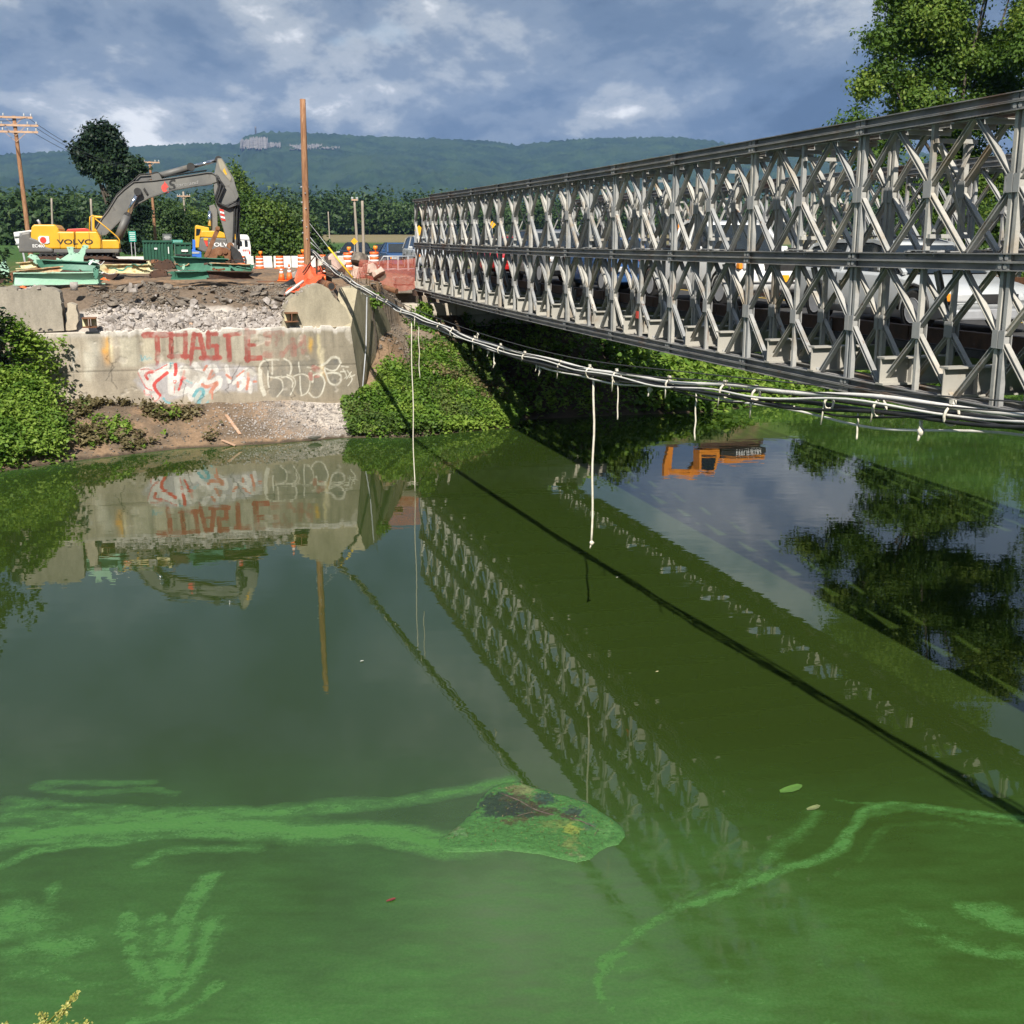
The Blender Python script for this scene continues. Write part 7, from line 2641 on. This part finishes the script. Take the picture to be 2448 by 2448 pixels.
# bits of weed and bark scattered over the mat
for nm_, key_, nn_, sd_, lab_ in (('weed_bits', 'grass', 420, 3, 'mat'), ('bark_bits', 'dry', 260, 4, 'mat')):
    rr_ = np.random.default_rng(sd_)
    px_ = rr_.uniform(oc[:, 0].min(), oc[:, 0].max(), nn_ * 3)
    py_ = rr_.uniform(oc[:, 1].min(), oc[:, 1].max(), nn_ * 3)
    kd_ = inside_dist(px_, py_, oc)
    ok_ = (kd_ > .06) & (fbm(px_ * 4, py_ * 4, 3, 50 + sd_) > .45)
    P_ = np.stack([px_[ok_][:nn_] - cx, py_[ok_][:nn_] - cy, rr_.uniform(.02, .04, min(nn_, int(ok_.sum())))], -1)
    fo_ = foliage(nm_, LEAF[key_], P_, np.tile([0, 0, 1.], (len(P_), 1)), .013, o, 60 + sd_, .3)
    fo_['kind'] = 'stuff'
# drifting leaves and specks
for (x, y, lx, key, lab) in ((1493, 1489, .17, (.10, .22, .04), 'bright green floating leaf in the open water'), (738, 1699, .05, (.16, .03, .025), 'small dark red leaf floating in the foreground'), (1240, 1268, .03, (.55, .5, .3), 'tiny pale floating leaf near the bridge shadow'),
                             (1535, 1525, .10, (.20, .24, .10), 'pale clot of scum at the head of a green streak'), (683, 1248, .03, (.6, .6, .55), 'tiny white speck floating in the reflected sky'), (1165, 1090, .03, (.6, .6, .5), 'tiny white speck floating right of the knotted rope')):
    t, s, _ = pixz(x * K19, y * K19)
    o = thing('floating_leaf', lab, 'leaf', (t, s, .004), .3)
    mbk = MB()
    n = 10
    vs = [(lx * math.cos(a), lx * .38 * math.sin(a) * (1 + .2 * math.sin(3 * a)), .003 + .006 * abs(math.sin(a))) for a in np.linspace(0, 2 * math.pi, n, endpoint=False)]
    mbk.add(vs + [(0, 0, .001)], [(i, (i + 1) % n, n) for i in range(n)])
    mbk.build('blade', pmat('leaf_' + str(int(x)), [tuple(c * .7 for c in key), key], 30, .6), o)
# ================================================================== vehicles
def carpaint(name, c):
    return pmat('paint_' + name, [tuple(v * .95 for v in c), c], 2.0, .22, .0, spec=.6)


CP = {'white': carpaint('white_car', (.78, .78, .77)), 'silver': carpaint('silver_car', (.46, .48, .49)), 'navy': carpaint('navy_car', (.02, .028, .04)), 'black': carpaint('black_car', (.015, .015, .017)),
      'red': carpaint('red_car', (.42, .02, .02)), 'blue': carpaint('blue_car', (.03, .08, .20)), 'grey': carpaint('grey_car', (.20, .21, .22))}


def car(label, kind, color, pos, rz, name='car', cat='car'):
    """front towards local -y; stations run front to back"""
    o = thing(name, label, cat, pos, rz)
    if kind == 'wagon':
        L_, Wd = 4.7, 1.72
        lower = [(0, .42, .56), (.12, .28, .67), (.5, .20, .74), (1.2, .18, .84), (1.5, .18, .88), (4.3, .18, .92), (4.6, .28, .90), (4.7, .42, .70)]
        gl = [(1.25, .87, .87), (2.0, .87, 1.30), (2.4, .87, 1.37), (3.8, .87, 1.36), (4.25, .87, 1.29), (4.62, .87, .92)]
    elif kind == 'pickup':
        L_, Wd = 5.5, 1.9
        lower = [(0, .5, .85), (.1, .38, 1.0), (.5, .32, 1.06), (1.3, .3, 1.12), (1.6, .3, 1.14), (3.5, .3, 1.14), (3.6, .3, 1.10), (5.4, .35, 1.10), (5.5, .5, 1.05)]
        gl = [(1.45, 1.12, 1.12), (2.1, 1.12, 1.72), (2.4, 1.12, 1.80), (3.1, 1.12, 1.80), (3.4, 1.12, 1.70), (3.55, 1.12, 1.14)]
    elif kind == 'suv':
        L_, Wd = 4.6, 1.82
        lower = [(0, .5, .75), (.1, .35, .9), (.5, .28, .98), (1.25, .25, 1.06), (1.5, .25, 1.08), (4.3, .25, 1.1), (4.55, .32, 1.05), (4.6, .5, .85)]
        gl = [(1.2, 1.06, 1.06), (1.95, 1.06, 1.58), (2.4, 1.06, 1.68), (3.8, 1.06, 1.66), (4.2, 1.06, 1.56), (4.55, 1.06, 1.1)]
    else:
        L_, Wd = 4.4, 1.74
        lower = [(0, .45, .65), (.1, .3, .76), (.5, .22, .84), (1.2, .2, .92), (1.5, .2, .95), (3.7, .2, .97), (4.2, .24, .93), (4.4, .45, .72)]
        gl = [(1.2, .94, .94), (2.0, .94, 1.40), (2.3, .94, 1.45), (3.0, .94, 1.44), (3.4, .94, 1.34), (4.0, .94, .96)]

    def ring(y, z0, z1, w, tumble):
        zz = z0 + (z1 - z0) * .45
        return [(-w * .86, y, z0), (-w, y, z0 + .12), (-w, y, zz), (-w * .97, y, z1 - .06), (-w * tumble, y, z1), (w * tumble, y, z1), (w * .97, y, z1 - .06), (w, y, zz), (w, y, z0 + .12), (w * .86, y, z0)]

    mbk = MB()
    rings = []
    for i, (y, z0, z1) in enumerate(lower):
        w = Wd / 2 * (.86 if i in (0, len(lower) - 1) else .95 if i in (1, len(lower) - 2) else 1.0)
        rings.append(ring(y - L_ / 2, z0, z1, w, .86))
    vs = [q for r_ in rings for q in r_]
    n = 10
    fs = []
    for i in range(len(rings) - 1):
        for k in range(n):
            fs.append((i * n + k, i * n + (k + 1) % n, (i + 1) * n + (k + 1) % n, (i + 1) * n + k))
    fs.append(tuple(reversed(range(n))))
    fs.append(tuple((len(rings) - 1) * n + k for k in range(n)))
    mbk.add(vs, fs, 0, True)
    body = mbk.build('body', CP[color], o, .03)
    # greenhouse: glass volume, painted roof and pillars
    mg = MB()
    rings = []
    for (y, z0, z1) in gl:
        wb = Wd / 2 * .90
        f = (z1 - z0) / (max(q[2] for q in gl) - z0 + 1e-6)
        wt_ = wb * (1 - .20 * f)
        rings.append([(-wb, y - L_ / 2, z0 - .02), (-wt_, y - L_ / 2, z1), (wt_, y - L_ / 2, z1), (wb, y - L_ / 2, z0 - .02)])
    vs = [q for r_ in rings for q in r_]
    fs = []
    for i in range(len(rings) - 1):
        for k in range(3):
            fs.append((i * 4 + k, i * 4 + k + 1, (i + 1) * 4 + k + 1, (i + 1) * 4 + k))
    mg.add(vs, fs, 0)
    mg.build('glass', M['glass'], o)
    mr = MB()
    for i in range(1, len(rings) - 2):
        a, b_ = rings[i], rings[i + 1]
        up_ = Vector((0, 0, .015))
        q4 = [Vector(a[1]) + up_, Vector(a[2]) + up_, Vector(b_[2]) + up_, Vector(b_[1]) + up_]
        mr.add(q4 + [v - Vector((0, 0, .05)) for v in q4], [(0, 1, 2, 3), (0, 4, 5, 1), (1, 5, 6, 2), (2, 6, 7, 3), (3, 7, 4, 0)], 0, True)
    for sx in (0, 1):
        for i0, i1 in ((0, 1), (len(rings) - 2, len(rings) - 1)):
            a = Vector(rings[i0][1 if sx == 0 else 2])
            b_ = Vector(rings[i1][1 if sx == 0 else 2])
            mr.bar(a, b_, .07, .05)
        ymid = (gl[2][0] + gl[3][0]) / 2 - L_ / 2
        wb, wt_ = Wd / 2 * .905, Wd / 2 * .905 * .80
        sg = -1 if sx == 0 else 1
        mr.bar((sg * wb, ymid, gl[0][1] - .02), (sg * wt_, ymid - .03, gl[2][2]), .05, .07, (0, 1, 0))
        for i in range(1, len(rings) - 2):
            a, b_ = Vector(rings[i][1 if sx == 0 else 2]), Vector(rings[i + 1][1 if sx == 0 else 2])
            mr.bar(a, b_, .05, .06)
    mr.build('roof', CP[color], o)
    wr = .36 if kind in ('suv', 'pickup') else .32
    for yw in (.85, L_ - .95):
        for sx in (-1, 1):
            mw = MB()
            mw.lathe([(wr * .80, -.10), (wr * .97, -.11), (wr, -.06), (wr, .06), (wr * .97, .11), (wr * .80, .10)], (sx * (Wd / 2 - .10), yw - L_ / 2, wr), 18, 'x')
            wh = mw.build('wheel', M['tyre'], o)
            mi_ = MB()
            mi_.lathe([(wr * .62, -.115), (wr * .58, -.118), (wr * .58, .118), (wr * .62, .115)], (sx * (Wd / 2 - .10), yw - L_ / 2, wr), 14, 'x')
            mi_.build('rim', M['rail_grey'], wh)
            ma = MB()
            arc = [(sx * (Wd / 2 + .004), yw - L_ / 2 + (wr + .07) * math.cos(a), wr + (wr + .07) * math.sin(a)) for a in np.linspace(0, math.pi, 9)]
            ma.tube(arc, .03, 5)
            ma.build('wheel_arch', M['dark'], o)
    zl = lower[1][2] - .12
    for sx in (-1, 1):
        MB().box((sx * Wd * .36, -L_ / 2 + .04, zl), (.34, .12, .14)).build('headlight', M['lamp_clear'], o, .03)
        MB().box((sx * Wd * .465, -L_ / 2 + .13, zl), (.08, .16, .12)).build('indicator', M['lamp_amber'], o, .02)
        MB().box((sx * Wd * .40, L_ / 2 - .03, lower[-2][2] - .14), (.22, .10, .20)).build('tail_light', M['lamp_red'], o, .03)
        MB().box((sx * (Wd / 2 + .08), gl[0][0] + .35 - L_ / 2, gl[0][1] + .08), (.18, .10, .13)).build('mirror', CP[color], o, .03)
    mgl = MB()
    mgl.box((0, -L_ / 2 + .012, zl - .02), (Wd * .40, .06, .13))
    mgl.build('grille', M['dark'], o)
    MB().box((0, -L_ / 2 - .005, zl - .25), (Wd * .86, .10, .16)).box((0, L_ / 2 + .005, .52), (Wd * .86, .10, .18)).build('bumper', CP[color] if kind != 'wagon' else M['rail_grey'], o, .03)
    MB().box((0, -L_ / 2 - .06, zl - .25), (.30, .012, .14)).build('number_plate', M['sign_amber' if kind == 'pickup' else 'rail_grey'], o)
    MB().box((0, L_ / 2 + .06, .72), (.30, .012, .14)).build('number_plate', M['sign_amber'], o)
    for sx in (-1, 1):
        for f in (.38, .62):
            MB().box((sx * (Wd / 2 + .006), L_ * f - L_ / 2, lower[3][2] - .14), (.02, .14, .03)).build('door_handle', M['dark'], o)
        if kind != 'pickup':
            MB().box((sx * (Wd / 2 + .001), (gl[2][0] + gl[3][0]) / 2 - L_ / 2, (lower[3][1] + lower[3][2]) / 2 + .06), (.008, .012, .55)).build('door_gap', M['dark'], o)
    if kind == 'wagon':
        mrk = MB()
        for sx in (-1, 1):
            mrk.tube([(sx * Wd * .33, -.3, gl[2][2] + .07), (sx * Wd * .33, 1.4, gl[2][2] + .06)], .018, 6)
        mrk.build('roof_rail', M['dark'], o)
    return o


def deck_z(s):
    l = J0_S - s
    return mid_z(l) - PH + CH + .01 + TD + .104


lane = J0_T + 3.05
car('silver white estate car with grey bumper on the bridge nearest the camera', 'wagon', 'silver', (lane, 14.9 + 2.35, deck_z(17.2)), 0)
car('white pickup truck on the bridge behind the silver estate car', 'pickup', 'white', (lane + .1, 23.3 + 1.2, deck_z(24.5)), .01, 'pickup_truck', 'pickup')
car('dark blue hatchback on the middle of the bridge', 'hatch', 'blue', (lane, 31.0, deck_z(31)), 0)
car('grey sport utility car on the far half of the bridge', 'suv', 'grey', (lane, 36.6, deck_z(36.6)), 0)
car('red car near the far end of the bridge', 'hatch', 'red', (lane - .1, 42.4, deck_z(42.4)), 0)
for (x, y, D, kind, colr, rz, lab) in ((846, 600, 116, 'suv', 'navy', -.55, 'dark blue car waiting beyond the barriers, left of the black one'), (915, 604, 122, 'hatch', 'black', -.5, 'black car behind the traffic drum, between the blue and white cars'),
                                       (966, 600, 112, 'hatch', 'white', .72, 'white hatchback waiting just left of the bridge end'), (336, 590, 150, 'hatch', 'navy', 1.3, 'distant dark car beside the green skip')):
    t, s, z = pix(x, y, D)
    car(lab, kind, colr, (t, D, gz(t, D)), rz)
# traffic seen over the deck beyond the far end
for (D, colr, kind, lab) in ((58, 'silver', 'suv', 'silver car on the road beyond the far end of the bridge'), (66, 'blue', 'hatch', 'second car queuing on the road beyond the bridge')):
    car(lab, kind, colr, (lane + .3, D, gz(lane, D)), 0)
# ================================================================== temporary cable bundle, ropes, utility poles
cab_pts = [(4.45, 42.0, 5.62), (4.6, 40.4, 5.34), (4.8, 37.3, 4.92), (4.95, 34.2, 4.62), (5.15, 26.8, 4.19), (5.45, 22.0, 4.00), (5.65, 18.6, 3.95), (5.8, 16.0, 3.99),
           (5.98, 12.9, 4.17), (6.10, 10.6, 4.31), (6.2, 9.0, 4.42), (6.3, 7.5, 4.53), (6.45, 5.0, 4.75), (6.6, 2.0, 5.1)]
cs = np.array([q[1] for q in cab_pts])[::-1]
ct = np.array([q[0] for q in cab_pts])[::-1]
cz = np.array([q[2] for q in cab_pts])[::-1]


def cab(s):
    # smooth by averaging
    w = np.array([-1.2, -.6, 0, .6, 1.2])
    return float(np.mean(np.interp(s + w, cs, ct))), s, float(np.mean(np.interp(s + w, cs, cz)))


bundle = thing('cable_bundle', 'sagging bundle of black and white cables strung beside the bridge', 'cables', (0, 0, 0))
sv = np.arange(2.2, 41.9, .3)
for i, (dt, dz, rr, mt_, wob) in enumerate(((0, .03, .026, 'sheath', .020), (.05, -.055, .030, 'black', .016), (-.04, -.06, .022, 'black', .022), (.03, -.12, .016, 'sheath', .030), (-.03, .05, .010, 'wire', .010),
                                            (.07, -.02, .022, 'black', .018), (-.06, -.02, .015, 'sheath', .030), (.0, -.09, .014, 'black', .034))):
    pts = []
    for s in sv:
        t, _, z = cab(s)
        near_ = np.interp(s, [6, 18], [1.5, .8])
        pts.append((t + dt * near_ + wob * (math.sin(s * 1.1 + i * 2) + .6 * math.sin(s * 2.7 + i * 4)) * near_, s, z + dz * near_ + wob * (math.sin(s * .8 + i * 1.1) + .7 * math.sin(s * 2.2 + i * 3)) * near_))
    MB().tube(pts, rr * .82, 7).build('cable', M[mt_], bundle)
# messenger wire a little above
pts = [(cab(s)[0] - .02, s, cab(s)[2] + .10 + .06 * math.sin((s - 2) / 40 * math.pi)) for s in sv]
MB().tube(pts, .007, 5).build('messenger_wire', M['wire'], bundle)
# ties
tie_s = [39.2, 37.8, 36.5, 35.0, 33.3, 31.0, 29.5, 27.6, 26.3, 24.6, 23.1, 21.9, 20.4, 18.9, 17.6, 16.3, 15.0, 13.7, 12.4, 11.2, 10.2, 9.3, 8.4, 7.6]
for s in tie_s:
    s = s + rnd.uniform(-.35, .35)
    t, _, z = cab(s)
    mbk = MB()
    rr = np.interp(s, [6, 20, 40], [.07, .055, .05]) * rnd.uniform(.75, 1.15)
    ring = [(t + rr * math.cos(a), s + .01 * math.sin(2 * a), z - .03 + rr * 1.15 * math.sin(a)) for a in np.linspace(0, 2 * math.pi, 13)]
    mbk.tube(ring, .014, 5, cap=False)
    mbk.tube([(t - rr * .9, s, z), (t - rr * .95 + rnd.uniform(-.02, .02), s + .02, z - .06 - rnd.random() ** 2 * .25)], .009, 5)
    mbk.box((t, s, z + rr * 1.15), (.035, .05, .035))
    mbk.build('tie', M['rope'], bundle)


def cab_at(x):
    """road distance at which the bundle crosses photo column x"""
    best, bs = 1e9, 20
    for s_ in np.arange(4, 41, .05):
        q = W(*cab(s_))
        dz_ = q.z - EYE
        u_ = CPX + FPX * q.x / (q.y * math.cos(PITCH) - dz_ * math.sin(PITCH))
        if abs(u_ - x) < best:
            best, bs = abs(u_ - x), s_
    return bs


def rope(label, x0, x_end, y_end, s, thick=.012, end_knot=True, to_water=False):
    s = cab_at(x0)
    t, _, z = cab(s)
    te, _, ze = pix(x_end, y_end, s)
    te = t
    if to_water:
        ze = -.05
    mbk = MB()
    n = 12
    wv = min(.012, .006 * abs(ze - z))
    pts = [(t + (te - t) * (i / n) + wv * math.sin(i * 1.1 + s), s + wv * math.cos(i * 1.3), z - .1 + (ze - z + .1) * i / n) for i in range(n + 1)]
    o = thing('hanging_rope', label, 'rope', (pts[0][0], s, 0))
    pts = [(a - pts[0][0], b_ - s, c) for a, b_, c in pts]
    mbk.tube(pts, thick, 6)
    mbk.build('strand', M['rope'], o)
    if end_knot:
        e = pts[-1]
        kb = MB()
        kb.tube([(e[0], e[1], e[2] + .05), (e[0] + .01, e[1], e[2] + .02), (e[0], e[1], e[2] - .03)], [thick * .9, thick * 2.4, thick * .8], 6)
        kb.tube([(e[0], e[1], e[2]), (e[0] - .02, e[1], e[2] - .07)], thick * .7, 5)
        kb.build('knot', M['rope'], o)
    return o


rope('long pale rope hanging from the cables down into the water at left', 983, 1000, 1185, 26.3, .013, False, True)
rope('long pale rope with a knotted end hanging over the open water', 1422, 1406, 1300, 16.0, .017)
for (x, ye, s, lab) in ((1001, 905, 25.2, 'short thin rope hanging in front of the bank bush'), (1166, 844, 21.2, 'short rope end dangling below the cables, first of a pair over the shadow'), (1180, 871, 20.9, 'longer rope end of the left pair dangling over the dark shadow'),
                        (1283, 878, 18.9, 'short rope end of the middle pair over the dark shadow'), (1291, 889, 18.6, 'longer rope end of the middle pair over the dark shadow'), (1480, 1003, 14.9, 'thin curled rope just right of the knotted rope'),
                        (1553, 935, 14.1, 'short thick rope end below the cables in front of the bank'), (1667, 1053, 12.9, 'very thin long rope over the sunlit shore reflection'), (1897, 975, 10.5, 'short thin rope below the cables at right'),
                        (2053, 1050, 9.5, 'thin green-stained rope over the sunlit algae at right'), (2202, 1035, 8.7, 'thick short rope end at the right below the cables'), (1141, 802, 21.6, 'tiny rope end under the far cables')):
    rope(lab, x, x, ye, s, .010 if 'thick' not in lab else .017, 'thin' not in lab)


def pole(name, label, x0, y0, x1, y1, D, r0, r1, mat_, ground_pole=True):
    """utility pole leaning as the photo shows; returns its thing and top"""
    a = pix(x0, y0, D)
    b = pix(x1, y1, D)
    o = thing(name, label, 'pole', (b[0], D, gz(b[0], D)))
    dz = gz(b[0], D)
    lean = (a[0] - b[0]) / (a[2] - b[2])
    base_x = -lean * (b[2] - dz + .4)
    mbk = MB()
    n = 8
    pts, rs = [], []
    for i in range(n + 1):
        u = i / n
        z = -.4 + (a[2] - dz + .4) * u
        pts.append((base_x + lean * (z + .4), 0, z))
        rs.append(r0 + (r1 - r0) * u)
    mbk.tube(pts, rs, 12)
    mbk.build('shaft', mat_, o)
    return o, Vector((a[0] - b[0], 0, a[2] - dz)), lean


# bare pole at the abutment
bp, btop, _ = pole('utility_pole', 'tall bare brown wooden pole standing behind the broken abutment', 723.5, 237, 735.5, 640, 40.85, .125, .095, M['wood_pole'])
mbk = MB()
for z in (3.2, 2.7, 2.1, 1.7):
    mbk.lathe([(.03, -.14), (.03, .14)], (0.0, 0, z), 6, 'x')
    mbk.lathe([(.02, -.16), (.02, .16)], (0.0, 0, z - .2), 6, 'y')
mbk.build('bolt', M['rail_grey'], bp)
# guy wires with the yellow guard
gt = thing('guy_wire', 'steel guy wires with a yellow guard running from the bare pole to the ground', 'wire', (0, 40.85, 0))
p0 = pix(737, 530, 40.85)
p1 = pix(843, 664, 40.2)
p2 = pix(785, 591, 40.55)
mbk = MB()
mbk.tube([(p0[0], 0, p0[2]), (p2[0], -.3, p2[2]), (p1[0], -.65, p1[2])], .010, 5)
q0, q1 = pix(733, 557, 40.85), pix(772, 604, 40.7)
mbk.tube([(q0[0], 0, q0[2]), (q1[0], -.1, q1[2])], .012, 5)
q0, q1 = pix(734, 572, 40.85), pix(772, 606, 40.7)
mbk.tube([(q0[0], 0, q0[2]), (q1[0], -.1, q1[2])], .012, 5)
mbk.build('strand', M['rail_grey'], gt)
MB().tube([(p2[0], -.3, p2[2]), (p1[0], -.65, p1[2])], .028, 8).build('guard', M['yellow_guard'], gt)
# frame of thin pipes carrying the cables over the abutment corner
fr = thing('cable_support', 'dark pipe frame and post lifting the cables over the abutment corner', 'frame', (0, 40.6, 0))
mbk = MB()
for (xa, ya, xb, yb, w) in ((757, 605, 757, 665, .035), (757, 607, 724, 652, .02), (750, 640, 800, 652, .03), (735, 670, 765, 645, .03), (766, 652, 800, 660, .035), (700, 680, 770, 655, .03)):
    a, b_ = pix(xa, ya, 40.6), pix(xb, yb, 40.4)
    mbk.tube([(a[0], 0, a[2]), ((a[0] + b_[0]) / 2, -.1, (a[2] + b_[2]) / 2 + .02), (b_[0], -.2, b_[2])], w, 7)
mbk.build('pipe', M['rust_dark'], fr)
a = pix(786, 660, 40.8)
MB().box((a[0], .2, a[2] - .2), (.19, .14, 1.5)).build('timber_post', M['bark'], fr)


def crossarm_pole(label, x0, y0, x1, y1, D, arms, mat_, half, r0=.16):
    o, top, lean = pole('utility_pole', label, x0, y0, x1, y1, D, r0, r0 * .7, mat_)
    for (ya, hw, dx) in arms:
        az_ = pix(x0, ya, D)[2] - gz(pix(x1, y1, D)[0], D)
        cx = top.x - (top.z - az_) * lean + dx
        mbk = MB()
        mbk.box((cx, -r0, az_), (hw * 2, .10, .13))
        arm = mbk.build('crossarm', M['crossarm'], o)
        for e in (-.92, -.55, .55, .92):
            MB().lathe([(.03, 0), (.06, .05), (.035, .10), (.06, .14), (.02, .19)], (cx + e * hw, -r0, az_ + .065), 8).build('insulator', M['porcelain'], o)
        MB().bar((cx - hw * .5, -r0, az_), (cx, -r0, az_ - hw * .45), .03, .03).bar((cx + hw * .5, -r0, az_), (cx, -r0, az_ - hw * .45), .03, .03).build('brace', M['crossarm'], o)
    return o, top


LP, ltop = crossarm_pole('tall brown utility pole with three crossarms at the left edge', 33, 277, 67, 556, 86, ((281, 1.15, 0), (300, 1.45, 0), (315.5, 1.4, 0)), M['wood_pole'], 1.2, .17)
P2, t2 = crossarm_pole('utility pole with a single crossarm rising behind the excavator boom', 358, 386, 372, 580, 128, ((388.5, .95, 0),), M['wood_pole'], 1, .17)
P3, t3 = crossarm_pole('grey utility pole with one crossarm between excavator boom and stick', 438, 458, 447, 582, 165, ((469, .85, 0),), M['grey_wood'], 1, .17)
for (x0, y0, x1, y1, D, lab, c) in ((847, 476, 855, 604, 112, 'slim grey utility pole with a small crossarm, left of a pair by the field', True), (866, 480, 869.5, 604, 112, 'slim grey bare pole, right of a pair by the field', False),
                                    (784.5, 506, 787, 552, 260, 'short pale pole at the edge of the woodland', False), (217, 475, 220.5, 540, 150, 'thin pole top just left of the excavator cab', False), (123, 474, 125, 530, 170, 'thin dark pole above the excavator engine cover', False)):
    if c:
        crossarm_pole(lab, x0, y0, x1, y1, D, ((478, .3, 0),), M['grey_wood'], .3, .15)
    else:
        pole('utility_pole', lab, x0, y0, x1, y1, D, .15, .12, M['grey_wood'])
# overhead wires at the left
ow = thing('overhead_wires', 'thin overhead wires sagging from the left utility pole towards the next one', 'wires', (0, 0, 0))
for (xa, ya, xb, yb) in ((66, 281, 352, 389), (78, 300, 358, 389), (78, 316, 364, 389), (-200, 215, 5, 281), (-200, 235, 15, 300), (-200, 240, 66, 281)):
    Da = 86 if xa > 0 else 50
    Db = 128 if xa > 0 else 86
    a, b_ = pix(xa, ya, Da), pix(xb, yb, Db)
    pts = []
    for i in range(15):
        u = i / 14
        pts.append((a[0] + (b_[0] - a[0]) * u, a[1] + (b_[1] - a[1]) * u, a[2] + (b_[2] - a[2]) * u - 1.1 * 4 * u * (1 - u) * (1 if xa > 0 else .4)))
    MB().tube(pts, .018, 4).build('wire', M['wire'], ow)
# ================================================================== the air
hz_ = MB()
hz_.box((0, 2100, 300), (16000, 6600, 640))
hm = bpy.data.materials.new('pale_haze')
hm.use_nodes = True
hn = hm.node_tree.nodes
hn.clear()
ho = hn.new('ShaderNodeOutputMaterial')
hv = hn.new('ShaderNodeVolumePrincipled')
hv.inputs['Color'].default_value = (0.30, 0.52, 1.0, 1)
hv.inputs['Density'].default_value = 0.00008
hv.inputs['Anisotropy'].default_value = 0.0
hm.node_tree.links.new(hv.outputs[0], ho.inputs['Volume'])
o = hz_.build('haze', hm)
tag(o, 'thin pale air fading the far ridge', 'haze', kind='stuff')
